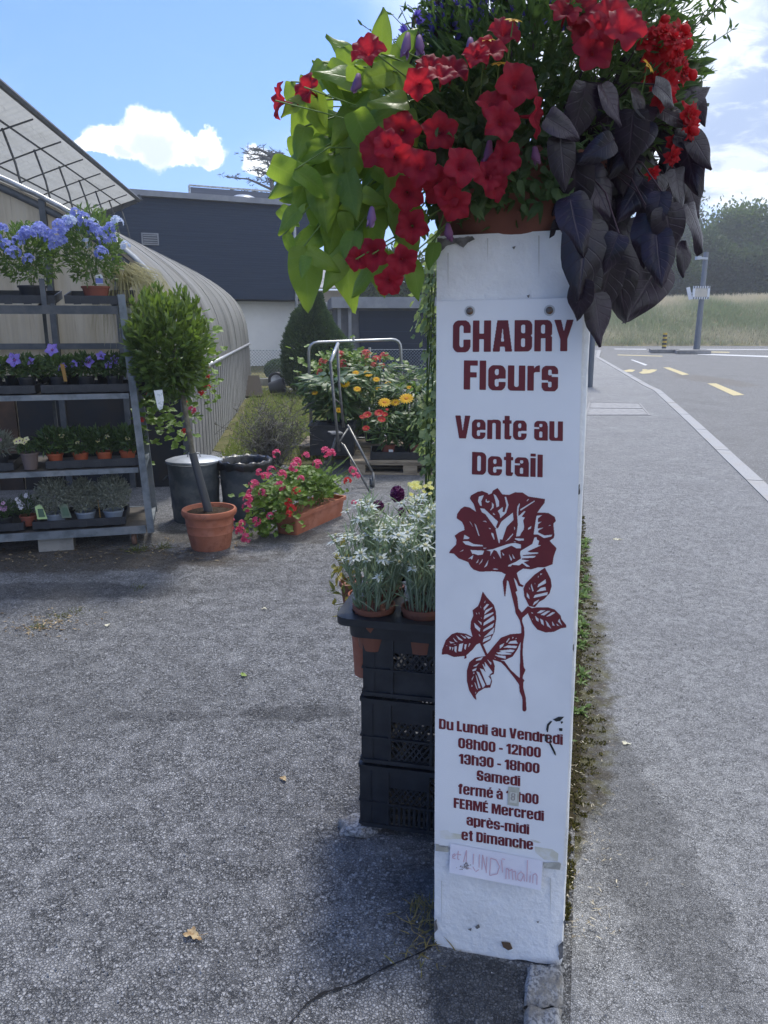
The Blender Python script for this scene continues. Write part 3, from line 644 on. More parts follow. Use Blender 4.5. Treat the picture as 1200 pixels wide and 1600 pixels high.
# rose emblem traced as one flat cut-out
za = lambda l: [(690+x/6, 750+y/6) for x, y in l]
zb = lambda l: [(680+x*.18333, 870+y*.18328) for x, y in l]
ROSE = [(525,75),(570,135),(632,140),(690,115),(760,118),(815,155),(970,178),(965,215),(930,260),(897,305),(1000,308),(1060,345),(1072,385),(1048,410),(1058,520),(1050,545),(1012,570),(1078,640),(1050,720),(1040,790),(965,818),(900,820),(840,838),(765,830),(720,858),(700,880),(590,880),(560,862),(470,855),(360,860),(300,840),(270,810),(250,770),(160,735),(115,690),(70,685),(85,655),(135,605),(140,560),(122,522),(165,490),(215,468),(210,430),(190,392),(142,360),(145,320),(180,270),(215,248),(265,258),(325,300),(300,225),(265,175),(275,145),(340,110),(380,103),(435,125),(440,138),(470,125),(480,100)]
RCUT = [[(398,140),(350,155),(340,200),(360,240),(378,245),(372,200)],[(485,128),(510,145),(540,200),(540,245),(515,258),(505,200)],[(590,158),(606,158),(628,235),(605,310),(550,360),(545,320),(525,290),(575,250),(572,300),(590,300),(608,240)],
[(415,175),(412,205),(435,215),(455,200),(440,195),(425,200),(422,180)],[(470,208),(490,230),(488,260),(460,287),(455,280),(472,255)],[(480,305),(500,320),(503,328),(484,325)],
[(360,265),(400,268),(530,390),(510,440),(520,460),(500,445),(410,320),(380,305)],[(668,305),(675,375),(610,440),(580,530),(570,560),(548,555),(545,595),(535,590),(505,460),(530,450),(560,390)],
[(730,215),(735,230),(722,270),(720,340),(775,290),(788,295),(750,345),(782,350),(765,380),(775,430),(770,465),(745,500),(735,525),(698,530),(715,420),(705,300),(710,250)],[(870,192),(875,200),(740,290),(735,275)],[(795,198),(810,178),(820,180),(805,197)],[(842,430),(838,455),(808,467),(812,450)],
[(945,328),(890,335),(862,510),(905,512),(960,545),(1030,530),(1038,512),(965,520),(905,490),(905,475),(960,445),(900,455),(905,415),(940,390),(902,395),(905,360)],[(995,432),(1015,420),(1028,426)],[(255,380),(275,400),(312,470)],[(305,402),(325,425),(358,528),(345,520)],
[(382,388),(410,380),(432,402),(410,392)],[(432,445),(465,455),(455,462)],[(465,492),(485,500),(498,555),(490,560),(468,515)],[(680,435),(690,450),(682,480)],[(668,500),(672,510),(630,560),(580,588),(610,565)],[(690,545),(770,550),(770,568),(720,570),(685,555)],[(668,570),(700,580),(690,584)],
[(415,658),(480,648),(620,600),(690,588),(745,605),(745,640),(700,640),(655,615),(550,660),(560,745),(515,665),(490,655),(475,680),(455,715),(460,670)],[(270,655),(400,662),(385,700),(340,705),(300,690),(290,695)],[(213,512),(262,540),(255,552),(205,556)],[(195,575),(250,572),(300,600),(385,610),(390,622),(290,622),(225,605)],
[(385,635),(430,635),(400,645)],[(210,648),(200,665),(165,675)],[(245,742),(300,700),(285,750),(270,735)],[(350,735),(320,780),(340,775)],[(388,732),(345,800),(380,765)],[(440,745),(395,825),(425,805),(435,775)],[(482,710),(500,738),(490,738)],[(565,675),(592,705),(575,708)],[(628,688),(660,740),(658,758),(645,750)],[(660,685),(690,738),(670,735)],[(475,835),(500,828),(540,838),(500,842)],
[(870,540),(890,535),(895,560),(915,570),(905,610),(935,612),(805,670),(830,678),(910,680),(905,690),(755,705),(770,712),(885,712),(870,728),(750,735),(755,745),(825,755),(770,770),(830,812),(800,815),(755,780),(730,800),(660,795),(650,810),(620,810),(630,795),(700,765),(745,735),(735,690),(740,665),(850,600)]]
STEM = [(600,125),(690,125),(710,190),(725,230),(755,245),(745,258),(710,248),(690,200),(668,175),(690,255),(700,290),(685,300),(700,345),(710,440),(738,475),(790,420),(830,440),(790,480),(745,520),(740,545),(757,600),(762,660),(750,730),(745,820),(755,940),(770,965),(750,1010),(745,1035),(762,1055),(750,1070),(752,1120),(772,1200),(778,1305),(765,1320),(745,1315),(742,1200),(720,1150),(715,1090),(680,1040),(600,940),(560,900),(440,860),(430,845),(400,780),(380,735),(400,730),(445,830),(545,880),(590,890),(640,960),(720,1035),(725,800),(735,600),(720,540),(685,480),(680,440),(655,340),(625,210),(612,200),(598,338),(590,335),(575,210),(600,150)]
LEAFS = [([(935,92),(985,190),(993,250),(975,310),(930,360),(885,385),(850,430),(800,420),(760,340),(752,270),(770,230),(850,150)],[[(942,190),(945,225),(870,262),(880,235)],[(940,255),(945,285),(860,300),(900,265)],[(960,300),(955,325),(835,352),(850,325)],[(890,360),(870,390),(830,418),(845,385)],[(820,225),(840,290),(830,298),(815,250)],[(800,255),(815,290),(800,270)],[(780,300),(800,330),(805,362),(780,340)],[(895,140),(915,145),(895,160)],[(875,160),(885,165),(875,187)],[(848,212),(855,230),(848,240)]]),
([(815,440),(870,430),(960,430),(1020,450),(1070,500),(1075,530),(1115,580),(1118,603),(1070,610),(1010,640),(940,645),(870,620),(830,570),(790,485)],[[(865,480),(900,455),(945,455),(900,480)],[(895,495),(950,462),(985,460),(930,500)],[(940,512),(1000,470),(1025,475),(980,505)],[(1060,525),(1068,555),(1085,590),(1045,550)],[(850,500),(882,530),(880,555),(860,540)],[(892,525),(920,540),(928,588),(905,570)],[(938,540),(960,560),(992,615),(955,590)],[(995,545),(1022,590),(1000,585)],[(815,470),(840,480),(825,485)],[(1030,565),(1060,590),(1040,588)],[(820,510),(835,545),(828,540)]]),
([(405,295),(440,345),(500,410),(518,470),(520,530),(505,640),(470,710),(410,748),(385,740),(320,690),(300,610),(305,550),(325,500),(318,455),(365,420),(385,370)],[[(430,368),(425,390),(415,395)],[(440,402),(460,405),(415,460),(412,435)],[(490,425),(485,440),(415,495),(430,455)],[(495,470),(495,485),(412,535),(420,500)],[(500,500),(505,535),(408,590),(415,560)],[(505,560),(490,600),(405,640),(412,620)],[(505,600),(495,655),(410,690)],[(480,670),(470,700),(405,730),(412,700)],[(385,410),(395,445),(385,430)],[(345,470),(360,490),(350,490)],[(375,465),(378,495),(370,480)],[(390,510),(400,530),(392,525)],[(362,540),(395,560),(395,585)],[(330,560),(385,610),(380,640),(340,605)],[(370,655),(390,680),(375,675)]]),
([(55,835),(60,790),(90,710),(140,660),(185,645),(260,655),(330,690),(380,735),(350,750),(320,790),(265,840),(268,865),(248,870),(250,845),(160,855),(100,830)],[[(145,680),(195,730),(170,722)],[(175,665),(235,710),(230,718),(200,705)],[(210,660),(265,690),(255,700)],[(250,665),(310,690),(285,700)],[(120,720),(170,735),(130,738)],[(150,745),(185,748),(170,752)],[(165,765),(185,760),(180,820),(165,805)],[(205,745),(240,735),(225,808),(195,805)],[(250,745),(270,745),(258,795),(248,785)],[(290,735),(302,740),(278,780)],[(120,765),(140,770),(125,800)],[(145,770),(158,772),(145,805)],[(95,752),(105,758),(95,762)]]),
([(440,835),(500,760),(560,690),(640,660),(735,652),(730,720),(700,790),(660,850),(600,878),(520,885),(470,870)],[[(630,690),(635,700),(610,735),(605,725)],[(590,735),(575,765),(548,785),(550,755)],[(660,680),(670,690),(655,700)],[(640,720),(690,712),(705,740),(620,740)],[(690,690),(700,695),(680,705)],[(575,775),(620,755),(700,760),(690,780),(600,775)],[(545,800),(640,790),(680,795),(660,815),(560,810)],[(520,815),(580,810),(655,825),(640,835),(540,832)],[(500,835),(600,845),(600,870),(540,855)],[(495,855),(522,870),(510,868)]]),
([(430,845),(480,850),(508,930),(500,1000),(470,1010),(485,1060),(470,1115),(420,1120),(370,1150),(345,1180),(352,1222),(330,1205),(290,1140),(270,1060),(270,970),(290,900),(340,860)],[[(350,875),(410,850),(390,880),(345,888)],[(320,935),(380,900),(350,935),(330,935)],[(315,965),(355,945),(345,970),(320,978)],[(325,985),(340,990),(325,1000)],[(310,1040),(330,1010),(325,1030),(312,1060)],[(440,870),(480,905),(475,925)],[(420,890),(465,950),(490,985),(460,1010),(430,950)],[(400,910),(415,920),(470,1025),(440,1005)],[(380,950),(410,960),(478,1050),(468,1090),(440,1095)],[(350,975),(375,985),(428,1095),(405,1120)],[(343,1000),(355,1020),(388,1118),(370,1122)],[(330,1060),(345,1080),(365,1140),(350,1120)],[(310,1090),(320,1100),(308,1115)],[(340,1150),(350,1155),(340,1175)]])]
ops = [(1, za(ROSE))]+[(-1, za(c)) for c in RCUT]+[(1, zb(STEM))]
for out, cuts in LEAFS: ops += [(1, zb(out))]+[(-1, zb(c)) for c in cuts]
V, F = shape_mesh(ops, .45, blur=1); mb = MB(); mb.add([face(x, y, .0098) for x, y in V], F); mb.build('rose_emblem', INK, brd)
SCREW = M('screw_head', (.14, .13, .125), .5, .5, metal=.6, ncol=(.2, .1, .05), nscale=90)
for (px, py) in ((734, 486), (858.5, 485)):
    c = face(px, py, .0095); mb = MB(); mb.lathe([(.0, .0035), (.0045, .0032), (.0068, .0018), (.0072, 0)], n=16)
    o = mb.build('screw', SCREW, brd, smooth=True); o.matrix_parent_inverse = inv_basis(brd); o.matrix_basis = frame(PN, 0, c)
    mb = MB(); mb.lathe([(0, .0004), (.0098, .0003), (.0105, 0)], n=16); w = mb.build('washer', M('washer', (.50, .50, .50), .6, .4, metal=.3), brd); w.matrix_basis = frame(PN, 0, c)
CHIPM = M('bare_concrete', (.22, .21, .20), .9, .2, ncol=(.12, .115, .11), nscale=40, bump=.6, bscale=90)
for pl in ([(683,371),(690,372),(712,372),(738,369),(742,374),(731,379),(724,387),(712,380),(700,383),(690,392),(683,400)],[(742,1448),(748,1444),(750,1449),(745,1452)],[(731,1452),(737,1450),(736,1455)],[(872,1478),(880,1470),(880,1496),(874,1500)],[(880,1440),(883,1436),(882,1452)],[(678,1440),(682,1436),(684,1452),(679,1458)],[(682,596),(684,600),(682,604)],[(901,760),(906,756),(906,772),(902,774)],[(893,1010),(897,1006),(897,1020)],[(838,1440),(842,1439),(841,1443)],[(800,386),(806,384),(803,390)],[(823,462),(828,460),(826,466)]):
    mb = MB(); f_ = [face(x, y, .0042) for x, y in jagged(pl, 1.6, 3.0, 2.0)]; mb.add(f_, [tuple(range(len(f_)))]); mb.build('paint_chip', CHIPM, pil)
mb = MB(); f_ = [face(x, y, .0042) for x, y in jagged([(783,1471),(797,1473),(801,1482),(794,1485),(786,1480)], 1.6, 3.0, 2.0)]; mb.add(f_, [tuple(range(len(f_)))]); mb.build('paint_chip', M('brown_chip', (.13, .085, .055), .9, .2), pil)
for (x, y, L_, w_) in ((700, 395, 60, 2.2), (762, 372, 40, 1.6), (842, 368, 70, 2.4), (690, 1376, 70, 1.6), (860, 1372, 60, 2.0)):
    mb = MB(); f_ = [face(x-w_*.5, y, .0038), face(x+w_*.5, y, .0038), face(x+w_*.3, y+L_*.6, .0038), face(x, y+L_, .0038), face(x-w_*.3, y+L_*.5, .0038)]; mb.add(f_, [(0, 1, 2, 3, 4)]); mb.build('drip_streak', M('drip_dirt', (.60, .595, .57), .85, .2), pil)
# torn remains of black tape beside the opening hours, and grey tape ends
TAPE = M('black_tape', (.02, .022, .022), .6, .4)
z3 = lambda l: [(670+x*.225, 1100+y*.225) for x, y in l]
for pl in ([(815,175),(822,140),(845,118),(858,120),(835,150),(828,195),(820,195)],[(862,108),(900,90),(940,88),(930,100),(912,118),(885,122)],[(915,122),(930,120),(932,130),(920,138)],[(905,168),(928,168),(928,188),(906,188)],[(806,215),(818,210),(822,262),(806,258)],[(835,275),(848,272),(880,335),(884,360),(872,350)],[(838,225),(846,225),(850,268),(842,262)]):
    mb = MB(); quad(mb, z3(pl), .0105); mb.build('tape_remnant', TAPE, brd)
GTAPE = M('old_tape', (.55, .54, .48), .6, .4, ncol=(.36, .35, .31), nscale=40)
for pl in ([(45,970),(70,975),(75,990),(110,995),(135,985),(138,1030),(45,1020)],[(795,1105),(845,1100),(905,1100),(918,1110),(912,1152),(850,1145),(800,1140)]):
    mb = MB(); quad(mb, z3(pl), .0112); mb.build('tape_remnant', GTAPE, brd)
DIRT = M('glue_stain', (.62, .60, .50), .8, .2, ncol=(.72, .72, .70), nscale=22, nlo=.4, nhi=.6)
for pl in ([(80,880),(130,875),(150,895),(225,905),(228,935),(130,940),(80,930)],[(705,938),(740,945),(780,962),(760,966),(715,955)],[(735,990),(860,1010),(900,1040),(895,1095),(800,1080),(740,1030)],[(560,970),(640,985),(650,1010),(560,1000)]):
    mb = MB(); quad(mb, z3(pl), .0094); mb.build('glue_stain', DIRT, brd)
# the corrected hour: a small beige sticker with a grey 8
mb = MB(); quad(mb, z3([(553,575),(630,583),(624,712),(546,700)]), .0106, .0006); stk = mb.build('hour_sticker', M('beige_sticker', (.50, .50, .43), .5, .4, ncol=(.42, .41, .34), nscale=60), brd)
mb = MB(); quad(mb, z3([(566,612),(616,617),(610,690),(560,683)]), .0110); mb.build('label_field', M('sticker_field', (.62, .62, .56), .5, .4), stk)
V, F, w = text_mesh('8', 3.0); mb = MB(); mb.add([face(*z3([(568+u*.55+v*.04, 668+u*.06-v*.50)])[0], .0114) for u, v in V], F); mb.build('lettering', M('faded_ink', (.36, .33, .30), .7, .3), stk)

# taped paper strip with faded handwriting
note = thing('paper_note', 'white paper strip with faded red handwriting taped low on the pillar', 'paper note', face(774, 1354, .012))
mb = MB(); nx, ny = 16, 5; cs = z3([(150,968),(792,1090),(778,1295),(142,1172)]); vs = []
for j in range(ny+1):
    for i in range(nx+1):
        u, v = i/nx, j/ny; x = (cs[0][0]*(1-u)+cs[1][0]*u)*(1-v)+(cs[3][0]*(1-u)+cs[2][0]*u)*v; y = (cs[0][1]*(1-u)+cs[1][1]*u)*(1-v)+(cs[3][1]*(1-u)+cs[2][1]*u)*v
        vs.append(face(x, y, .0135+.0015*math.sin(u*7)*v+.004*v*v))
mb.add(vs, [(j*(nx+1)+i, (j+1)*(nx+1)+i, (j+1)*(nx+1)+i+1, j*(nx+1)+i+1) for j in range(ny) for i in range(nx)])
mb.build('sheet', M('paper', (.84, .83, .90), .7, .3, trans=.1, ncol=(.80, .79, .87), nscale=20), note, smooth=True)
def stroke(mb, pts, wd):
    for i in range(len(pts)-1):
        (x0, y0), (x1, y1) = pts[i], pts[i+1]; L = math.hypot(x1-x0, y1-y0) or 1; nx_, ny_ = -(y1-y0)/L*wd/2, (x1-x0)/L*wd/2
        q = z3([(x0+nx_, y0+ny_), (x1+nx_, y1+ny_), (x1-nx_, y1-ny_), (x0-nx_, y0-ny_)])
        mid = (y0+y1)/2; v = max(0, min(1, (mid-1000)/200)); mb.add([face(a, b, .0150+.0035*v*v+i*.00001) for a, b in q], [(0, 1, 2, 3)])
mb = MB()
for pts in ([(170,1062),(185,1050),(180,1040),(166,1048),(166,1070),(185,1075)],[(205,1020),(200,1075),(212,1082)],[(192,1042),(225,1048)],[(262,1015),(232,1130)],[(262,1022),(258,1135),(300,1150)],[(312,1040),(306,1130),(325,1165),(348,1150),(352,1045)],[(368,1170),(374,1048)],[(374,1048),(400,1170)],[(398,1180),(404,1060)],[(430,1070),(422,1190)],[(430,1070),(470,1085),(492,1130),(475,1180),(424,1190)],[(505,1085),(512,1170)],[(508,1075),(530,1080)],
            [(535,1215),(538,1140),(555,1150),(558,1215)],[(558,1160),(578,1148),(584,1222)],[(584,1165),(600,1160),(606,1225)],[(660,1185),(640,1165),(618,1185),(618,1220),(640,1230),(660,1185),(664,1232)],[(686,1085),(680,1235)],[(704,1190),(702,1240)],[(706,1165),(708,1170)],[(722,1245),(724,1185),(742,1178),(752,1195),(750,1255)]):
    stroke(mb, pts, 6.5)
mb.build('handwriting', M('faded_red_pencil', (.66, .46, .53), .8, .2), note)
mb = MB(); rr = random.Random(4)
for _ in range(46):
    x, y = 245+rr.gauss(0, 24), 1130+rr.gauss(0, 15); r = rr.uniform(2, 8); q = z3([(x-r, y), (x, y+r*.8), (x+r, y+rr.uniform(-2, 2)), (x, y-r*.7)]); mb.add([face(a, b, .0168+rr.random()*.0006) for a, b in q], [(0, 1, 2, 3)])
mb.build('smudge', M('smudge', (.30, .27, .27), .9, .1), note)

# ------------------------------------------------------------------ terracotta bowl on the pillar and its plants
TERRA = M('terracotta', (.36, .125, .070), .75, .25, ncol=(.42, .17, .11), nscale=6, ncol2=(.28, .10, .06), nscale2=14, bump=.25, bscale=90, bdist=.003)
SOIL = M('potting_soil', (.035, .025, .018), 1, .1, ncol=(.07, .05, .035), nscale=60, bump=1, bscale=90)
BC = (TL+TR)/2+DEP*.5; BC.z = PTOPZ-.004
bowl = thing('flower_bowl', 'wide terracotta bowl standing on top of the white pillar', 'planter', BC)
mb = MB(); mb.lathe([(0, 0), (.150, 0), (.160, .012), (.176, .07), (.186, .105), (.188, .108), (.200, .110), (.203, .118), (.203, .142), (.198, .147), (.186, .146), (.178, .12), (.172, .10)], n=56)
mb.build('bowl', M('aged_terracotta', (.17, .062, .045), .75, .25, ncol=(.22, .09, .065), nscale=6, bump=.25, bscale=90, bdist=.003), bowl, smooth=R(40)).matrix_parent_inverse = Matrix()
mb = MB(); mb.lathe([(.180, .112), (.12, .122), (.0, .128)], n=32); mb.build('soil', SOIL, bowl, smooth=True).matrix_parent_inverse = Matrix()

def heart_leaf(mb, base, tip_dir, nrm, L, Wd, fold=.18, curl=.25, wave=.05, lobe=.34, mi=0, var=0.0, n=11, ms=3, ph=0.0, notch=0.0):
    """broad pointed heart-shaped leaf with a folded midrib, drooping tip and wavy rim"""
    y = Vector(tip_dir).normalized(); z = Vector(nrm); z = z-y*z.dot(y)
    if z.length < 1e-3: z = y.orthogonal()
    z.normalize(); x = y.cross(z); b = Vector(base); vs = []; fs = []; uvs = []; k = 2*ms+1
    for j in range(n+1):
        t = j/n
        w = (t**.58)*((1-t)**.86)*1.83*(1-.22*math.exp(-((t-.82)/.15)**2))
        w *= 1+notch*math.sin(t*14+ph)
        for i in range(-ms, ms+1):
            s = i/ms
            X = s*w*Wd/2; Y = L*(t-lobe*abs(s)**1.9*(1-t)**2.0*min(1, t*4))
            Z = fold*abs(X)*(1.0-.5*abs(s))-curl*L*t*t+wave*Wd*math.sin(t*9+ph+(2.1 if s > 0 else 0))*abs(s)**2-.10*L*abs(s)**2*t
            vs.append(b+x*X+y*Y+z*Z); uvs.append((s, t))
    for j in range(n):
        for i in range(k-1): q = j*k+i; fs.append((q, q+1, q+k+1, q+k))
    mb.uv.append((len(mb.v), uvs)); return mb.add(vs, fs, mi, var)

def imgdir(ang, toward=.0):             # a direction seen at angle ang in the photo (0 right, 90 down)
    a = R(ang); return Vector((math.cos(a), -toward, -math.sin(a)))
rr = random.Random(5)
CENTER = BC+Vector((0, 0, .22))
def petiole(mb, base, mi=1, r=.0016):
    c = BC+Vector(((base.x-BC.x)*.45, (base.y-BC.y)*.45, .13)); m = (base+c)/2+Vector((0, 0, .05))
    mb.tube([base, base.lerp(m, .5)+Vector((0, 0, .012)), m.lerp(c, .3), c], r, 5, mi, False)
def vine(name, label, cat, spec, fill, mats, D0, var_rng, wl=.80, seed=1):
    rr = random.Random(seed); t = thing(name, label, cat, BC+Vector((0, 0, .12))); mb = MB(); st = MB()
    for (px, py, Lp, ang) in spec:
        D = D0+rr.uniform(-.10, .10)+.12*((px-790)/330)**2; L = Lp*D/FPX*rr.uniform(.80, .98); d = imgdir(ang, rr.uniform(-.35, .5)).normalized()
        c = at(px, py, D); base = c-d*L*.5
        n = Vector((rr.uniform(-.75, .75), -1, rr.uniform(-.15, .9)))
        heart_leaf(mb, base, d, n, L, L*wl*rr.uniform(.85, 1.1), rr.uniform(.05, .55), rr.uniform(-.05, .35), rr.uniform(.02, .07), ph=rr.uniform(0, 6), var=rr.uniform(*var_rng), notch=.03)
        if rr.random() < .6: petiole(st, base, 0)
    for (px, py, D, L, ang) in fill:
        d = imgdir(ang, rr.uniform(-.5, .5)).normalized(); c = at(px, py, D)
        heart_leaf(mb, c-d*L*.5, d, (rr.uniform(-.7, .7), -1, rr.uniform(-.3, .9)), L, L*wl*rr.uniform(.75, 1.05), rr.uniform(.1, .5), rr.uniform(0, .3), .06, ph=rr.uniform(0, 6), var=rr.uniform(*var_rng))
        if rr.random() < .5: petiole(st, c-d*L*.5, 0)
    mb.build('foliage', mats[0], t, smooth=True); st.build('stems', mats[1], t, smooth=True); return t

LIME = M('lime_leaf', (.088, .185, .036), .40, .4, vcol=(.20, .29, .04), ncol=(.075, .155, .03), nscale=30, nlo=.5, nhi=.75, trans=.45, tcol=(.42, .60, .06), bump=.35, bscale=120, bdist=.002, vein=(.24, .33, .10), vk=.4)
PURP = M('purple_leaf', (.011, .006, .014), .34, .45, vcol=(.026, .013, .030), ncol=(.006, .004, .008), nscale=24, trans=.05, tcol=(.08, .02, .06), bump=.5, bscale=110, bdist=.002, vein=(.045, .026, .045), vk=.5)
STEMG = M('green_stem', (.12, .20, .05), .6, .3); STEMP = M('purple_stem', (.05, .025, .035), .6, .3)
lime = [(480,438,108,86),(540,425,122,94),(505,312,95,84),(462,326,88,125),(520,362,72,100),(583,300,84,100),(548,306,78,80),(497,168,72,70),(492,215,84,92),(470,222,64,105),(530,190,64,10),(560,140,72,20),(597,48,66,-88),(532,72,62,-140),(530,116,84,188),(582,105,70,-30),(622,88,74,-35),(652,150,84,15),(636,118,62,5),(592,180,72,150),(452,262,72,140),(440,292,60,150),(448,345,58,140),(545,245,86,90),(512,262,90,100),(572,215,84,62),(606,160,62,175),(575,372,86,95),(640,382,64,80),(652,437,66,72),(618,302,72,90),(562,442,60,130),(660,345,54,60),(486,130,62,172),(512,108,54,-150),(552,170,72,90),(526,140,62,40),(600,232,72,100),(478,375,60,165),(470,300,70,170),(640,200,60,80),(620,345,66,100),(555,335,84,88),(590,420,70,80),(676,402,46,95),(538,268,70,60),(470,182,60,120),(612,130,58,-10),(500,345,60,70),(545,390,64,110),(580,75,52,-60),(640,60,50,-50)]
fill = []
for _ in range(150):
    px, py = rr.gauss(558, 66), rr.gauss(255, 95)
    if 450 < px < 700 and 80 < py < 430: fill.append((px, py, rr.uniform(1.50, 1.88), rr.uniform(.04, .085), rr.uniform(20, 170)))
vine('lime_sweet_potato_vine', 'lime green heart-leaved trailing vine spilling over the left of the bowl', 'trailing plant', lime, fill, (LIME, STEMG), 1.50, (0, 1), .90, 3)
purp = [p for p in [(903,184,92,100),(985,222,88,88),(932,236,62,150),(976,128,74,95),(1000,162,52,70),(1092,146,52,-30),(1052,182,64,30),(1096,236,70,55),(1078,255,96,85),(1003,302,90,80),(985,312,80,120),(896,300,120,90),(912,402,125,95),(924,485,118,85),(968,430,128,75),(1008,452,118,125),(1047,362,80,72),(1070,402,62,80),(1092,352,80,62),(948,365,96,95),(985,390,96,80),(880,255,90,80),(842,292,84,90),(935,300,84,60),(1025,335,74,100),(1010,255,80,70),(1045,230,70,95),(1060,300,80,75),(955,165,66,60),(925,150,60,120),(865,215,70,130),(900,350,100,80),(890,440,90,110),(945,455,100,100),(990,475,76,110),(1030,405,90,85),(820,250,64,90),(1080,215,50,10),(1045,145,54,20),(965,270,80,130),(1085,310,70,60),(870,330,80,100),(900,250,84,60),(915,345,92,105),(1010,375,84,95),(880,385,80,85),(1050,265,78,100),(955,335,84,75),(1030,290,80,90),(835,232,70,100),(1000,195,66,110),(1095,170,46,60),(935,500,84,80),(905,470,80,95),(918,450,90,85),(955,395,70,110),(880,200,70,30)] if not (p[0] < 872 and p[1] < 340) and not (p[0] > 985 and p[1] > 455)]
fill = []
for _ in range(64):
    px, py = rr.gauss(945, 70), rr.gauss(255, 60)
    if 860 < px < 1085 and 130 < py < 420: fill.append((px, py, rr.uniform(1.5, 1.9), rr.uniform(.07, .12), rr.uniform(50, 130)))
vine('purple_sweet_potato_vine', 'dark purple heart-leaved trailing vine hanging over the right of the bowl', 'trailing plant', purp, fill, (PURP, STEMP), 1.47, (0, 1), .90, 8)
# a few young green shoots on the purple vine are modelled as part of the fine foliage below

# fine green foliage filling the middle
FINE = M('fine_leaf', (.040, .075, .028), .55, .3, vcol=(.085, .14, .045), trans=.28, tcol=(.14, .26, .05))
bid = thing('bidens', 'bushy plant of fine dark foliage with small yellow daisies in the middle of the bowl', 'flowering plant', BC+Vector((.02, .02, .12)))
mb = MB()
EC = np.array([BC.x+.045, BC.y+.0, BC.z+.30]); ER = np.array([.30, .26, .24])
P, dd = ball(7200, EC, ER, .35, -.75); Dn = dd+rdir(len(P))*.9+np.array([0, 0, .35])
mb.leaves(P, Dn, rdir(len(P)), RG.uniform(.014, .036, len(P)), RG.uniform(.003, .007, len(P)))
P, dd = ball(1500, EC, ER*.93, .25, -.7); mb.leaves(P, dd+rdir(len(P))*.8, rdir(len(P)), RG.uniform(.025, .05, len(P)), RG.uniform(.014, .024, len(P)), droop=.3)
# feathery shoots breaking the outline
for _ in range(85):
    d = Vector(rdir(1, .1)[0].tolist()); s0 = Vector(EC.tolist())+Vector((d.x*.26, d.y*.22, d.z*.20)); L = rr.uniform(.06, .15); e = s0+(d+Vector((0, 0, .5))).normalized()*L
    mb.tube([s0, s0.lerp(e, .5)+Vector((rr.uniform(-.01, .01),)*3), e], [.0013, .0011, .0006], 4, 0, False, .5)
    n = 14; P = np.array([s0.lerp(e, rr.uniform(.1, 1))[:] for _ in range(n)]); mb.leaves(P, np.tile(np.array(d[:])*.6, (n, 1))+rdir(n), rdir(n), RG.uniform(.012, .03, n), RG.uniform(.003, .008, n))
mb.build('foliage', FINE, bid)
st = MB()
for _ in range(120):
    d = Vector(rdir(1, -.1)[0].tolist()); e = Vector(EC.tolist())+Vector((d.x*.27, d.y*.24, d.z*.22)); st.tube([BC+Vector((d.x*.08, d.y*.08, .12)), BC.lerp(e, .6)+Vector((0, 0, .06)), e], .0013, 4, 0, False)
st.build('stems', STEMG, bid)
# yellow daisies
YPET = M('yellow_petal', (.75, .42, .03), .5, .3, trans=.35, tcol=(.9, .6, .05)); YCEN = M('daisy_centre', (.35, .17, .02), .8, .2)
def daisy(npet, r, name, pm, cm, w=.5, cup=.1, cr=.3):
    mb = MB(); a = np.arange(npet)*2*math.pi/npet
    D = np.stack([np.cos(a), np.sin(a), np.full(npet, cup)], 1); mb.leaves(D*r*.15, D, np.tile([0, 0, 1.], (npet, 1)), r*.85, r*w, droop=.15)
    mb.lathe([(0, r*.14), (r*cr*.6, r*.11), (r*cr, r*.02), (r*cr, -r*.05)], n=10, mi=1); return mb
proto = None
for (px, py, nx_, nz_) in ((802, 32, .1, 1), (780, 100, -.1, 1), (945, 62, .3, .6), (1013, 103, .6, .5), (760, 62, 0, 1)):
    c = at(px, py, 1.44+rr.uniform(-.03, .03)); m = frame((nx_, -.5, nz_), rr.uniform(0, 6), c, 1)
    if proto is None: o = daisy(7, .016, 'flower', YPET, YCEN).build('flower', [YPET, YCEN], bid); o.matrix_parent_inverse = inv_basis(bid); o.matrix_basis = m; proto = o
    else: dup_part(proto, m, bid)
    s_ = MB(); s_.tube([c-m.to_3x3().col[2]*.002, c+Vector((-.004, .02, -.05)), c+Vector((0, .08, -.10))], .001, 5, 0, False); s_.build('flower_stem', STEMG, bid)

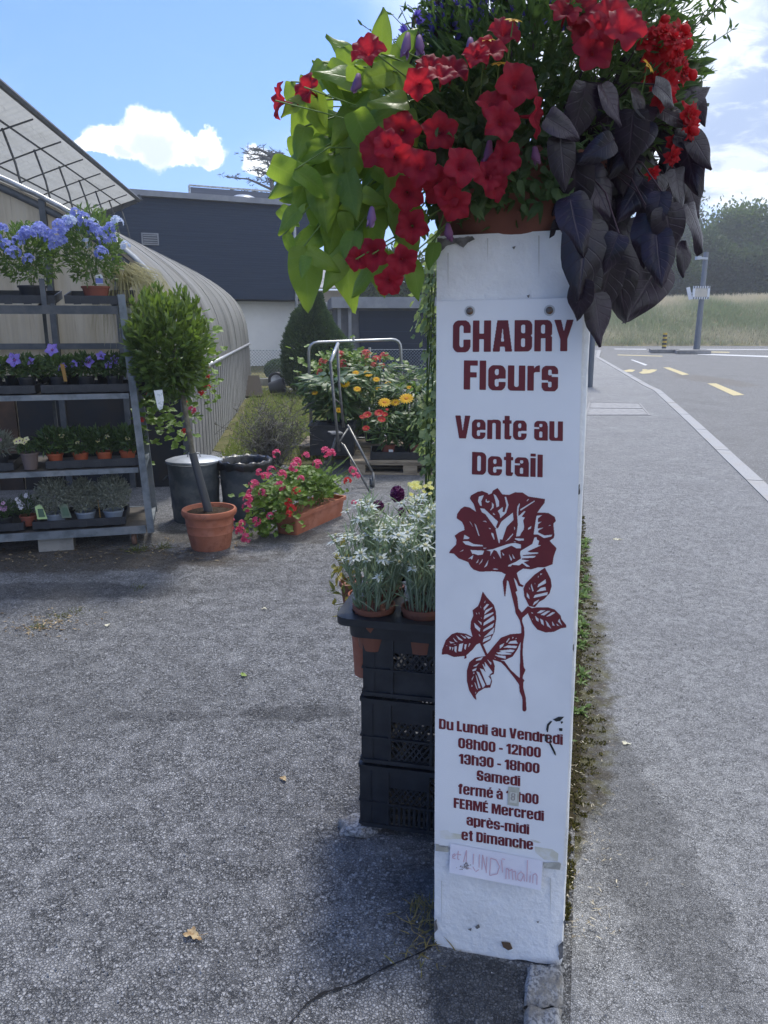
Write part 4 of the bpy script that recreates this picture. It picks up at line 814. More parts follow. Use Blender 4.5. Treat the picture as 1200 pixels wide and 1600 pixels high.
# red petunias
PETAL = M('petunia_petal', (.31, .012, .030), .55, .25, vcol=(.14, .006, .02), ncol=(.27, .010, .028), nscale=25, trans=.42, tcol=(.85, .04, .06), bump=.3, bscale=160, bdist=.002, ocol=(.21, .006, .030))
CALYX = M('petunia_calyx', (.10, .17, .06), .6, .3)
def petunia(seed):
    q = random.Random(seed); mb = MB(); n = 40; rings = [.10, .16, .26, .42, .60, .78, .92, 1.0]; vs = []; fs = []; va = []
    ph = q.uniform(0, 6); asym = [q.uniform(.88, 1.12) for _ in range(5)]
    for j, r in enumerate(rings):
        for k in range(n):
            th = 2*math.pi*k/n; lob = asym[int(((th/(2*math.pi))*5+.5) % 5)]
            rad = r*(1+r*r*(.13*math.cos(5*th)*lob+.035*math.cos(15*th)))
            z = -.75*(1-r)**2.2-.28*r**3*(.45+.55*math.cos(5*th+.3))+r*r*(.075*math.sin(10*th+ph)+.05*math.sin(7*th+ph*2)+.06*math.cos(2*th+ph))-.10*r*r*math.exp(-(math.cos(2.5*th))**2*8)
            vs.append((rad*math.cos(th), rad*math.sin(th), z))
    for j in range(len(rings)-1):
        for k in range(n): fs.append((j*n+k, j*n+(k+1) % n, (j+1)*n+(k+1) % n, (j+1)*n+k)); va.append(1.0 if j == 0 else .85 if j == 1 else .35 if j == 2 else (.22 if k % 8 == 0 else 0.0))
    mb.add(vs, fs, 0, va)
    mb.lathe([(.10, -.60), (.085, -.9), (.06, -1.25), (.05, -1.45), (.03, -1.5)], n=10, mi=0, var=.6)
    a = np.arange(5)*2*math.pi/5; D = np.stack([np.cos(a)*.4, np.sin(a)*.4, np.ones(5)], 1); mb.leaves(np.tile([0, 0, -1.5], (5, 1)), D, np.stack([np.cos(a), np.sin(a), 0*a], 1), .55, .13, .5, 1)
    return mb
pet = thing('red_petunia', 'red petunia plant with crimson trumpet blooms across the front of the bowl', 'flowering plant', BC+Vector((-.05, -.05, .12)))
mb = MB()
P, dd = ball(900, (BC.x-.09, BC.y-.07, BC.z+.17), (.20, .16, .17), .2, -.9); mb.leaves(P, dd+rdir(len(P))*.7, rdir(len(P)), RG.uniform(.02, .045, len(P)), RG.uniform(.012, .022, len(P)), droop=.3)
for _ in range(330):
    px, py = rr.uniform(680, 900), rr.uniform(185, 322)
    if py > 318-.0016*(px-790)**2+rr.uniform(-10, 18): continue
    c = at(px, py, rr.uniform(1.45, 1.53)); d_ = Vector((rr.uniform(-.8, .8), rr.uniform(-.6, .2), rr.uniform(-1, .6))); heart_leaf(mb, c, d_, (rr.uniform(-.6, .6), -1, rr.uniform(-.1, .9)), rr.uniform(.022, .042), rr.uniform(.014, .026), .25, .2, .06, .1, n=5, ms=1, var=rr.random()*.7)
mb.build('foliage', FINE, pet)
meshes = [petunia(s_) for s_ in range(5)]; protos = [None]*5
PETS = [(430,157,.95,-1,.1),(475,136,1,-.7,.3),(573,73,1,-.1,.6),(652,130,.9,-.2,-.1),(670,97,.9,0,.8),(707,103,.95,.1,.8),(767,71,.95,0,.7),(790,44,1,.1,.4),(627,203,1.05,-.2,.1),(587,231,1.1,-.3,.0),(617,247,1,-.1,-.2),(657,260,1.0,.1,-.1),(688,204,1.1,0,0),(724,257,1.1,.2,.2),(637,303,.95,-.1,-.3),(687,291,1,0,-.3),(711,320,1.05,.1,-.2),(643,353,1.0,-.1,-.2),(582,397,1.0,-.3,-.1),(630,409,1.0,.1,-.2),(607,442,.95,-.1,-.5),(770,158,.9,-.1,.4),(785,188,1,.1,0),(810,128,1.1,.1,.1),(844,182,1,.9,.0),(791,247,.9,.3,-.3),(780,292,.95,.7,-.3),(907,9,1.1,.1,.6),(915,46,1.1,0,.3),(930,76,1.05,.1,.1),(960,16,1.1,.2,.5),(979,38,1.05,.2,.3),(996,35,.95,.4,.4),(603,222,.9,-.4,.3),(700,300,.9,.1,.1),(745,82,.8,0,.5),(885,12,.9,0,.8),(940,40,.95,.3,.3),(690,110,.85,-.1,.9),(556,405,.8,-.5,0),(765,275,.85,.2,.0)]
for i, (px, py, s_, nx_, nz_) in enumerate(PETS):
    D = 1.40+rr.uniform(-.025, .05)+(.10 if px < 520 else 0)+(.06 if py > 370 else 0); k = i % 5; c = at(px, py, D)
    nrm = Vector((nx_+rr.uniform(-.18, .18), -1.0 if abs(nx_) < .75 else -.35, nz_+rr.uniform(-.15, .15)))
    m = frame(nrm, rr.uniform(0, 6), c, .0285*s_*rr.uniform(.9, 1.1))
    if protos[k] is None: o = meshes[k].build('flower', [PETAL, CALYX], pet, smooth=True); o.matrix_basis = m; protos[k] = o
    else: dup_part(protos[k], m, pet)
BUDM = M('petunia_bud', (.16, .06, .20), .6, .25, vcol=(.36, .25, .42), trans=.3); WILT = M('wilted_petal', (.14, .035, .10), .7, .2, vcol=(.30, .16, .26), trans=.25)
for (px, py, L, dx, m_) in ((581, 326, .034, -.1, BUDM), (765, 222, .045, -.25, WILT), (637, 54, .040, -.4, BUDM), (655, 58, .03, .2, BUDM), (560, 118, .03, -.5, BUDM), (700, 352, .03, .3, WILT), (735, 62, .026, .1, BUDM), (836, 232, .028, .4, WILT)):
    c = at(px, py, 1.43); b2 = MB(); b2.tube([c+Vector((0, .02, .005)), c, c+Vector((dx*.3, -.1, -1)).normalized()*L*.5, c+Vector((dx*.8, -.3, -1)).normalized()*L], [.002, .0045, .0085, .0012], 8, 0, True, .4)
    b2.leaves([(c+Vector((dx*.3, -.1, -1)).normalized()*L*.5)[:]]*5, rdir(5)*.6+np.array([dx, -.3, -1.0]), rdir(5), L*.5, L*.3); b2.build('bud', m_, pet, smooth=True)
st = MB()
for (px, py, *_ ) in PETS:
    c = at(px, py, 1.46); st.tube([c, c.lerp(BC+Vector((0, 0, .2)), .25)+Vector((0, 0, -.012)), c.lerp(BC+Vector((-.02, 0, .16)), .7)], .0014, 5, 0, False)
st.build('stems', STEMG, pet)

# red double begonia at the right
BEG = M('begonia_petal', (.52, .010, .018), .5, .3, vcol=(.35, .008, .02), trans=.40, tcol=(.9, .03, .04))
BLEAF = M('begonia_leaf', (.045, .075, .03), .45, .4, vcol=(.10, .12, .05), trans=.2)
beg = thing('red_begonia', 'red double begonia with ruffled blooms at the upper right of the bowl', 'flowering plant', BC+Vector((.16, 0, .12)))
def begonia(seed):
    q = random.Random(seed); mb = MB()
    for ringi, (n, r, tilt, s_) in enumerate(((6, .55, .15, .55), (6, .38, .6, .5), (5, .2, 1.3, .42), (4, .08, 2.5, .35))):
        for k in range(n):
            a = 6.283*k/n+ringi*.6+q.uniform(-.2, .2); d = Vector((math.cos(a), math.sin(a), tilt)).normalized()
            heart_leaf(mb, Vector((math.cos(a)*r*.3, math.sin(a)*r*.3, ringi*.05)), d, (-math.cos(a)*tilt, -math.sin(a)*tilt, 1), s_+r*.6, (s_+r*.5)*1.1, .3, -.1+q.uniform(-.1, .3), .12, lobe=.1, n=5, ms=2, ph=q.uniform(0, 6), var=q.random())
    return mb
bm_ = [begonia(k) for k in range(3)]; bp = [None]*3
BEGS = [(1061,56,1.0,.5,.4),(1027,80,1.05,0,.1),(1046,102,1.05,.2,0),(1039,128,1.0,.1,-.1),(1036,150,.9,.1,-.2),(1066,112,.8,.8,.1),(1076,182,.95,.6,0),(1080,203,.7,.8,-.3),(1054,224,.75,.3,-.1),(1050,244,.65,.4,-.4),(1020,270,.5,.2,-.5),(1050,62,.8,.2,.6),(1010,60,.9,0,.4),(1035,52,.8,.1,.7),(1057,85,.7,.9,0),(1022,118,.8,-.2,0)]
for i, (px, py, s_, nx_, nz_) in enumerate(BEGS):
    m = frame((nx_, -1, nz_), rr.uniform(0, 6), at(px, py, 1.50+rr.uniform(-.04, .05)), .030*s_); k = i % 3
    if bp[k] is None: o = bm_[k].build('flower', BEG, beg, smooth=True); o.matrix_basis = m; bp[k] = o
    else: dup_part(bp[k], m, beg)
mb = MB(); st = MB()
for _ in range(34):
    px, py = rr.uniform(985, 1075), rr.uniform(60, 260); c = at(px, py, rr.uniform(1.56, 1.72)); heart_leaf(mb, c, imgdir(rr.uniform(-60, 120), rr.uniform(-.3, .3)), (rr.uniform(-.5, .5), -1, rr.uniform(0, 1)), rr.uniform(.04, .07), rr.uniform(.03, .05), var=rr.random(), n=6, ms=2); petiole(st, c, 0)
for (px, py) in ((1074, 70), (1083, 118), (1040, 30), (1086, 205), (1072, 46)):
    c = at(px, py, 1.5); s2 = MB(); s2.lathe([(0, .012), (.006, .010), (.009, .003), (.007, -.006), (0, -.011)], n=10); o = s2.build('bud', BEG, beg, smooth=True); o.matrix_basis = frame((rr.uniform(-1, 1), -.3, rr.uniform(-1, 1)), 0, c, .9)
    petiole(st, c, 0, .0012)
mb.build('foliage', BLEAF, beg, smooth=True); st.build('stems', STEMP, beg)

# blue-violet salvia standing up at the back
VIO = M('violet_petal', (.10, .07, .42), .55, .25, vcol=(.22, .18, .55), trans=.35, tcol=(.25, .18, .8)); DARKCAL = M('dark_calyx', (.09, .05, .09), .6, .3, vcol=(.16, .12, .10), trans=.25)
SAGE = M('salvia_leaf', (.06, .10, .045), .5, .3, vcol=(.13, .19, .07), trans=.35, tcol=(.2, .34, .08))
sal = thing('violet_salvia', 'tall blue-violet salvia spikes standing at the back top of the bowl', 'flowering plant', BC+Vector((-.08, .08, .12)))
mb = MB()
for (px, py, top) in ((680, 40, -40), (700, 30, -60), (735, 45, -50), (755, 40, -70), (778, 35, -30), (800, 20, -80), (690, 75, -10), (715, 60, -20), (640, 75, 28), (860, 10, -70), (835, 20, -60), (890, 15, -50)):
    D = 1.60+rr.uniform(-.03, .1); a = at(px, py+80, D); b = at(px+rr.uniform(-12, 12), top, D); spk = MB()
    spk.tube([a, a.lerp(b, .5), b], [.0022, .0018, .001], 5, 1, False, .3)
    for k in range(12):
        p = a.lerp(b, rr.uniform(.1, .75)); n = 1
        heart_leaf(mb, p, Vector((rr.uniform(-1, 1), rr.uniform(-1, 1), rr.uniform(-.2, .7))), (rr.uniform(-.4, .4), rr.uniform(-.4, .4), 1), rr.uniform(.025, .055), rr.uniform(.012, .022), var=rr.random(), n=5, ms=1)
    for k in range(16):
        p = a.lerp(b, .35+.65*k/16); d = Vector((rr.uniform(-1, 1), rr.uniform(-1, .6), rr.uniform(-.1, .7))).normalized()
        spk.leaves([p[:], p[:]], [d[:], (d+Vector((0, 0, .5)))[:]], [(0, 0, 1), (0, 1, .3)], [.014, .018], [.006, .007], [.2, .8], 1)
        q = p+d*.012; spk.leaves([q[:]]*4, (np.tile(d[:], (4, 1))+rdir(4)*.6), rdir(4), RG.uniform(.010, .020, 4), RG.uniform(.007, .012, 4))
    spk.build('flower_spike', [VIO, DARKCAL], sal)
P, dd = ball(700, (BC.x-.10, BC.y+.10, BC.z+.34), (.16, .12, .13), .2); mb.leaves(P, dd+rdir(700)*.7+np.array([0, 0, .5]), rdir(700), RG.uniform(.02, .045, 700), RG.uniform(.008, .016, 700))
mb.build('foliage', SAGE, sal)

# ------------------------------------------------------------------ tunnel greenhouse
GA = R(6.5); GAX = Vector((-math.sin(GA), math.cos(GA), 0)); GE = Vector((-math.cos(GA), -math.sin(GA), 0)); GO = Vector((-1.80, 7.0, 0)); GLEN, GW = 10.4, 5.4
def gp(a, e, z): return GO+GAX*a+GE*e+Vector((0, 0, z))
half = [(0, 1.02), (.012, 1.22), (.05, 1.50), (.14, 1.75), (.30, 1.98), (.55, 2.19), (.85, 2.39), (1.2, 2.57), (1.6, 2.74), (2.0, 2.87), (2.4, 2.96), (2.7, 2.98)]
prof = half+[(GW-x, z) for x, z in half[-2::-1]]
def smooth_prof(p, it=2):
    for _ in range(it):
        q = [p[0]]
        for i in range(len(p)-1): (a, b), (c, d) = p[i], p[i+1]; q += [(a*.75+c*.25, b*.75+d*.25), (a*.25+c*.75, b*.25+d*.75)]
        p = q+[p[-1]]
    return p
gprof = smooth_prof(prof, 1)
def poly_mat(name, base, dirt, dark, trans, axis_scale, tcol):
    m = bpy.data.materials.new(name); m.use_nodes = True; m.node_tree.nodes.clear(); g = G(m.node_tree)
    co = g.n('ShaderNodeTexCoord').outputs['Object']; rot = g.n('ShaderNodeVectorRotate', {'Vector': co, 'Angle': -GA}, rotation_type='Z_AXIS')
    st = g.n('ShaderNodeMapping', {0: rot.outputs[0], 3: axis_scale}).outputs[0]
    n1 = g.noise(st, 1.0, 6, .65); n2 = g.noise(rot.outputs[0], 1.3, 5, .6); n3 = g.noise(st, 3.3, 5, .7)
    c = g.mix(g.ss(n1, .40, .70), base, dirt); c = g.mix(g.math('MULTIPLY', g.ss(n2, .50, .75), .55), c, dirt); c = g.mix(g.math('MULTIPLY', g.ss(n3, .56, .72), .85), c, dark)
    p = g.n('ShaderNodeBsdfPrincipled', {'Base Color': c, 'Roughness': .45, 'Specular IOR Level': .4}); t = g.n('ShaderNodeBsdfTranslucent', {0: g.mix(.5, c, tcol)})
    g.n('ShaderNodeOutputMaterial', {0: g.n('ShaderNodeMixShader', {0: trans, 1: p.outputs[0], 2: t.outputs[0]}).outputs[0]}); return m
COVER = poly_mat('greenhouse_cover', (.385, .378, .36), (.24, .235, .22), (.115, .112, .105), .40, (.6, 9, .6), (.68, .67, .62))
ENDW = poly_mat('greenhouse_end', (.56, .52, .44), (.40, .36, .28), (.26, .22, .165), .50, (9, 9, .35), (.85, .77, .62))
BOARD_ = M('weathered_boards', (.30, .295, .29), .85, .2, ncol=(.19, .185, .18), nscale=6, stretch=(5, 5, .5), ncol2=(.36, .35, .34), nscale2=3, bump=.4)
ALU = M('old_aluminium', (.42, .43, .44), .4, .5, metal=.6, ncol=(.25, .255, .26), nscale=10); DFR = M('dark_frame', (.055, .062, .070), .55, .4, ncol=(.09, .095, .10), nscale=8)
gh = thing('tunnel_greenhouse', 'long arched greenhouse with weathered ribbed cover behind the plant trolley', 'greenhouse', gp(0, 0, 0))
mb = MB(); NA = 560; vs = []; fs = []; m = len(gprof)
for i in range(NA+1):
    a = GLEN*i/NA; w = .007*math.sin(a*2*math.pi/.075)+.005*math.sin(a*2*math.pi/.9)+.008*mnoise.noise((a*3, 0, 0))
    for k, (e, z) in enumerate(gprof):
        p0_, p1_ = gprof[max(0, k-1)], gprof[min(m-1, k+1)]; tx, tz = p1_[0]-p0_[0], p1_[1]-p0_[1]; L = math.hypot(tx, tz); vs.append(gp(a, e-tz/L*w, z+tx/L*w))
for i in range(NA):
    for k in range(m-1): fs.append((i*m+k, i*m+k+1, (i+1)*m+k+1, (i+1)*m+k))
mb.add(vs, fs); mb.build('cover', COVER, gh, smooth=True)
for a in np.arange(.03, GLEN, 1.3):     # flat clamping straps over the cover
    mb = MB(); pts = [gp(a, e-.014*(1 if e < GW/2 else -1), z+.012) for e, z in gprof]
    for i in range(len(pts)-1): mb.bar(pts[i], pts[i+1], .05, .006, up=GAX.cross(pts[i+1]-pts[i]))
    mb.build('strap', ALU if a < .1 else COVER, gh)
# end wall: corrugated sheet under the arch
mb = MB(); n = 280; vs = []
def arch_z(e):
    for i in range(len(gprof)-1):
        if gprof[i][0] <= e <= gprof[i+1][0]: t = (e-gprof[i][0])/max(1e-6, gprof[i+1][0]-gprof[i][0]); return gprof[i][1]*(1-t)+gprof[i+1][1]*t
    return 1.02
for i in range(n+1):
    e = .02+(GW-.04)*i/n; a = .06+.006*math.sin(e*2*math.pi/.05); vs += [gp(a, e, 0), gp(a, e, min(1.0, arch_z(e))), gp(a, e, arch_z(e)-.03)]
mb.add(vs, [(i*3+k, (i+1)*3+k, (i+1)*3+k+1, i*3+k+1) for i in range(n) for k in range(2)]); mb.build('end_wall', ENDW, gh, smooth=True)
LWD = M('dark_lower_wall', (.016, .018, .022), .6, .3, ncol=(.026, .022, .020), nscale=4); LWB = M('brown_lower_wall', (.060, .038, .026), .7, .3, ncol=(.11, .065, .04), nscale=3, ncol2=(.03, .024, .022), nscale2=1.2)
mb = MB(); mb.box(gp(.035, .74, .42), (1.46, .03, .84), GA); mb.build('lower_wall', LWD, gh); mb = MB(); mb.box(gp(.035, 3.42, .45), (3.86, .03, .90), GA); mb.build('lower_wall', LWB, gh)
for e in (.0, .50, 1.06, 1.70, 2.7, 3.6, 4.4, 5.37):
    mb = MB(); mb.bar(gp(.02, e+.02, 0), gp(.02, e+.02, max(1.0, arch_z(min(GW, e+.02))-.02)), .05, .05, up=GAX); mb.build('mullion', DFR, gh)
mb = MB(); mb.bar(gp(.025, .03, 1.28), gp(.025, GW-.03, 1.28), .045, .05); mb.build('cross_rail', DFR, gh)
mb = MB(); pts = [gp(-.01, e, z) for e, z in gprof]; mb.tube(pts, .022, 8); mb.build('arch_rim', ALU, gh, smooth=True)
mb = MB(); pts = [gp(.03, e+.05*(1-2*e/GW), z-.07) for e, z in gprof]; mb.tube(pts, .03, 8); mb.build('arch_hoop', DFR, gh, smooth=True)
mb = MB(); k = 0; a = .02
while a < GLEN:
    w = .085+.03*((k*37) % 5)/5; mb.box(gp(a+w/2, .004+.004*(k % 3), .50), (.012, w*.97, .985), GA); a += w; k += 1
mb.build('side_boards', BOARD_, gh)
mb = MB(); mb.tube([gp(-.05, -.025, 1.01), gp(GLEN-.25, -.025, 1.01)], .024, 8); mb.build('eave_pipe', ALU, gh, smooth=True)
mb = MB(); mb.box(gp(.1, .02, .5), (.13, .13, 1.0), GA); mb.build('corner_post', CONC, gh)
# potting benches and stacked pots inside the tunnel, seen dimly through the end wall
bn = thing('potting_bench', 'brown potting bench seen dimly through the greenhouse end wall', 'bench', gp(.7, 1.6, 0)); BRW = M('bench_brown', (.10, .055, .032), .8, .2)
mb = MB(); mb.box(gp(.62, 1.5, .52), (2.7, .5, 1.02), GA); mb.build('cabinet', BRW, bn); mb = MB(); mb.box(gp(.6, 1.5, 1.05), (2.8, .56, .03), GA); mb.build('bench_top', BRW, bn)

# ------------------------------------------------------------------ tall open canopy behind the tunnel
cn = thing('canopy_roof', 'tall curved canopy of ribbed translucent sheets on a dark metal frame', 'canopy', (-6.5, 14, 0))
CA = R(8.6); CAX = Vector((-math.sin(CA), math.cos(CA), 0)); CE = Vector((-math.cos(CA), -math.sin(CA), 0)); CO_ = at(0, 127, 9.6); CO_ = CO_-CAX*1.5
end = at(217, 309, 20.0); CL = (end-CO_).length; CAX = (end-CO_).normalized()
def cp(a, e): return CO_+CAX*a+CE*e+Vector((0, 0, -.34*e-.03*e*e))
SHEET = poly_mat('canopy_sheet', (.46, .46, .42), (.32, .315, .275), (.16, .15, .125), .50, (7, .4, .4), (.62, .62, .57))
mb = MB(); na, ne = 30, 120; vs = [cp(CL*i/na, 4.2*j/ne)+Vector((0, 0, .012*math.sin(j*1.05))) for i in range(na+1) for j in range(ne+1)]
vs = [cp(CL*i/200, 4.2*j/10)+Vector((0, 0, .014*math.sin(i*math.pi/2))) for i in range(201) for j in range(11)]
mb.add(vs, [(i*11+j, i*11+j+1, (i+1)*11+j+1, (i+1)*11+j) for i in range(200) for j in range(10)]); mb.build('roof_sheet', SHEET, cn, smooth=True)
for e, r in ((0, .045), (.40, .014), (1.05, .014), (1.7, .014), (2.4, .014), (3.3, .014)):
    mb = MB(); mb.tube([cp(0, e)-Vector((0, 0, .05)), cp(CL*.5, e)-Vector((0, 0, .05)), cp(CL, e)-Vector((0, 0, .05))], r, 6); mb.build('purlin', DFR, cn)
for k in range(9):
    a = CL*k/8; mb = MB(); mb.tube([cp(a, .05+.4*q)-Vector((0, 0, .10)) for q in range(11)], .012, 6); mb.build('rafter', DFR, cn)
    mb = MB(); p = cp(a, .45); mb.tube([p-Vector((0, 0, .08)), p-CE*.12-Vector((0, 0, .5)), p-CE*.22-Vector((0, 0, 1.1)), p-CE*.24-Vector((0, 0, 1.9)), Vector((p.x, p.y, 0))-CE*.22], .016, 8); mb.build('bowed_post', DFR, cn, smooth=True)
mb = MB(); mb.bar(cp(CL, -.05), cp(CL, 4.2), .05, .14); mb.build('end_trim', DFR, cn)

# ------------------------------------------------------------------ dark clad house, garage and far house
CLAD = M('dark_cladding', (.019, .033, .064), .7, .18, ncol=(.026, .042, .076), nscale=1.2, stretch=(.3, 1, 14), ncol2=(.023, .038, .070), nscale2=.5, bump=.3, bscale=14)
RENDW = M('white_render', (.90, .905, .91), .85, .2, ncol=(.86, .865, .87), nscale=2, bump=.2, bscale=120)
FASC = M('grey_fascia', (.20, .215, .25), .55, .4, ncol=(.25, .265, .30), nscale=3); GLASS = M('dark_glass', (.03, .04, .06), .08, .7)
def tri_house(): pass
hs = thing('dark_clad_house', 'flat roofed house with dark slatted upper storey over a white ground floor', 'house', (-8, 26, 0))
A0, A1 = at(120, 310, 23.4), at(492, 324.5, 26.6); A0.z = A1.z = 5.05; hd = (A1-A0).normalized(); hn = Vector((-hd.y, hd.x, 0)); hrz = math.atan2(hd.y, hd.x); HL = (A1-A0).length
def hp(u, v, z): return Vector((A0.x, A0.y, 0))+hd*u+hn*v+Vector((0, 0, z))
ZB = 2.16
nsl = 40; mb = MB(); mb.box(hp(HL/2, 4.0, (ZB+5.05)/2), (HL, 7.9, 5.05-ZB), hrz); mb.build('upper_wall', CLAD, hs)
mb = MB(); hsl = (5.02-ZB)/nsl
for k in range(nsl): mb.box(hp(HL/2, -.012-.003*(k % 2), ZB+hsl*(k+.5)), (HL+.03, .04, hsl*.955), hrz)
for k in range(nsl): mb.box(hp(HL+.012, 4.0, ZB+hsl*(k+.5)), (.04, 7.9, hsl*.80), hrz)
mb.build('slat_cladding', CLAD, hs)
mb = MB(); mb.box(hp(HL/2+2.2, 4.3, ZB/2-.02), (HL+3.6, 7.2, ZB-.05), hrz); mb.build('ground_floor_wall', RENDW, hs)
mb = MB(); mb.box(hp(HL/2, 3.9, 5.12), (HL+.3, 8.3, .16), hrz); mb.build('roof_edge', FASC, hs)
sl_ = MB(); sl_.lathe([(.0, .34), (.25, .31), (.46, .22), (.60, .08), (.64, 0)], hp(5.35, 1.6, 5.2), 24); sl_.build('skylight_dome', M('dome_plastic', (.62, .66, .70), .3, .5, trans=.3), hs, smooth=True)
# roof terrace screen
for u in (3.9, 7.55, 11.0): mb = MB(); mb.bar(hp(u, 3.0, 5.2), hp(u, 3.0, 5.92), .06, .06, up=hd); mb.build('screen_post', ALU, hs)
mb = MB(); mb.bar(hp(3.9, 3.0, 5.93), hp(11.0, 3.0, 5.93), .07, .05); mb.build('screen_rail', ALU, hs)
for (a, b) in ((3.95, 7.5), (7.6, 10.95)): mb = MB(); mb.box(hp((a+b)/2, 3.02, 5.55), (b-a, .03, .66), hrz); mb.build('screen_panel', M('screen_slats', (.085, .10, .14), .5, .4, ncol=(.11, .125, .165), nscale=2, stretch=(.2, 1, 20)), hs)
mb = MB(); mb.tube([hp(HL-.75, -.09, ZB-.3), hp(HL-.75, -.09, 4.9)], .05, 8); mb.build('downpipe', ALU, hs)
wf = MB(); wf.box(hp(1.95, -.045, 3.86), (.50, .05, .34), hrz); w_ = wf.build('window', FASC, hs); mb = MB(); mb.box(hp(1.95, -.075, 3.86), (.42, .02, .26), hrz); mb.build('pane', GLASS, w_)
for k in range(4): mb = MB(); mb.box(hp(1.95, -.09, 3.76+k*.065), (.40, .012, .022), hrz); mb.build('louvre', FASC, w_)
# garage
ga = thing('garage', 'low grey garage with a wide dark door, behind the cone shaped evergreen', 'garage', (1, 24, 0))
g0, g1 = at(523, 470, 22.5), at(760, 474, 22.9); gd = (g1-g0); gd.z = 0; GLn = gd.length; gd.normalize(); gn = Vector((-gd.y, gd.x, 0)); grz = math.atan2(gd.y, gd.x); gz = g0.z
def gq(u, v, z): return Vector((g0.x, g0.y, 0))+gd*u+gn*v+Vector((0, 0, z))
mb = MB(); mb.box(gq(GLn/2, 2.6, gz/2-.1), (GLn-.1, 5, gz-.2), grz); mb.build('wall', M('garage_grey', (.13, .14, .165), .7, .3, ncol=(.10, .11, .13), nscale=3), ga)
mb = MB(); mb.box(gq(GLn/2, 2.4, gz-.05), (GLn+.2, 5.4, .30), grz); mb.build('roof_fascia', FASC, ga)
mb = MB(); mb.box(gq(GLn*.56, .06, (gz-.25)/2), (GLn*.80, .08, gz-.30), grz); dr = mb.build('garage_door', M('garage_door_navy', (.014, .024, .046), .7, .15), ga)
mb = MB()
for k in range(5): mb.box(gq(GLn*.56, .012, .15+k*(gz-.3)/5), (GLn*.8, .014, .02), grz)
mb.build('door_groove', CLAD, dr)
for u in (.12, .42): mb = MB(); mb.bar(gq(u, -.05, 0), gq(u, -.05, gz-.2), .09, .09, up=gd); mb.build('post', FASC, ga)
# neighbouring house with a tiled roof, mostly hidden
nh = thing('tiled_roof_house', 'pale house with a grey tiled roof glimpsed behind the lime leaves', 'house', (-1, 40, 0)); q = at(505, 450, 40)
mb = MB(); mb.box(Vector((q.x-1.5, q.y+4, q.z/2-.1)), (7, 7, q.z)); mb.build('wall', M('pale_wall', (.48, .43, .38), .85, .2), nh)
mb = MB()
for k in range(12): mb.box(Vector((q.x-1.5, q.y-.1+k*.33, q.z+.05+k*.13)), (7.6, .38, .07), rot=Matrix.Rotation(R(22), 3, 'X'))
mb.build('roof', M('grey_tiles', (.36, .36, .36), .8, .2, ncol=(.22, .22, .22), nscale=3), nh)

# ------------------------------------------------------------------ chain link fence on a low wall
fn = thing('chain_link_fence', 'thin wire mesh fence on a low concrete base behind the evergreen', 'fence', (-1, 18, 0))
f0, f1 = at(391, 600, 18.3), at(760, 577, 18.9); f0.z = f1.z = 0; fd = (f1-f0); FL = fd.length; fd.normalize(); WIRE = M('fence_wire', (.22, .26, .30), .5, .5, metal=.3); ft = at(391, 547, 18.3).z
mb = MB(); mb.bar(f0+Vector((0, 0, .06)), f1+Vector((0, 0, .06)), .16, .22); mb.build('base_wall', CONC, fn)
for k in range(5): p = f0+fd*(FL*k/4); mb = MB(); mb.tube([p, p+Vector((0, 0, ft+.05))], .028, 8); mb.build('post', ALU, fn)
mb = MB(); z0, z1 = .18, ft
for k in range(-12, int(FL/.075)+12):
    for s_ in (1, -1):
        x0 = k*.075; x1 = x0+s_*(z1-z0); t0, t1 = 0.0, 1.0
        if x1 != x0:
            ta, tb = (0-x0)/(x1-x0), (FL-x0)/(x1-x0); t0 = max(t0, min(ta, tb)); t1 = min(t1, max(ta, tb))
        if t1-t0 > .02: mb.tube([f0+fd*(x0+(x1-x0)*t)+Vector((0, .006*s_, z0+(z1-z0)*t)) for t in (t0, t1)], .0032, 3, 0, False)
for z in (z0, z1): mb.tube([f0+Vector((0, 0, z)), f1+Vector((0, 0, z))], .005, 4)
mb.build('wire_mesh', WIRE, fn)
# backyard lawn strip and verge
sheet('backyard_lawn', [(-6.5, 17), (4.0, 18.6), (4.0, 34), (-14, 34), (-14, 20)], .012, GRASSY)
sheet('weedy_verge', jagged([(-2.9, 17), (-2.15, 9.2), (-1.55, 8.3), (-.75, 8.0), (-.5, 9.5), (-.6, 12), (.3, 17.5)], .12, .2, 5.0), .006, M('verge_soil', (.085, .09, .035), .95, .1, ncol=(.13, .12, .06), nscale=4, bump=.6))
gr = MB(); n = 5200; u = RG.random(n); v = RG.random(n); D = 8.2+9.0*v; xl = -1.75-(D-8)*.125; xr = -.55+.06*(D-8); P = np.stack([xl+(xr-xl)*u, D, np.full(n, .004)], 1)
gr.leaves(P, rdir(n, .2)+np.array([0, 0, .6]), rdir(n), RG.uniform(.04, .16, n), RG.uniform(.006, .018, n), RG.random(n), droop=.3)
tag(gr.build('verge_grass', M('verge_grass', (.10, .14, .03), .7, .2, vcol=(.20, .23, .08), trans=.35, tcol=(.32, .42, .1))), kind='stuff')

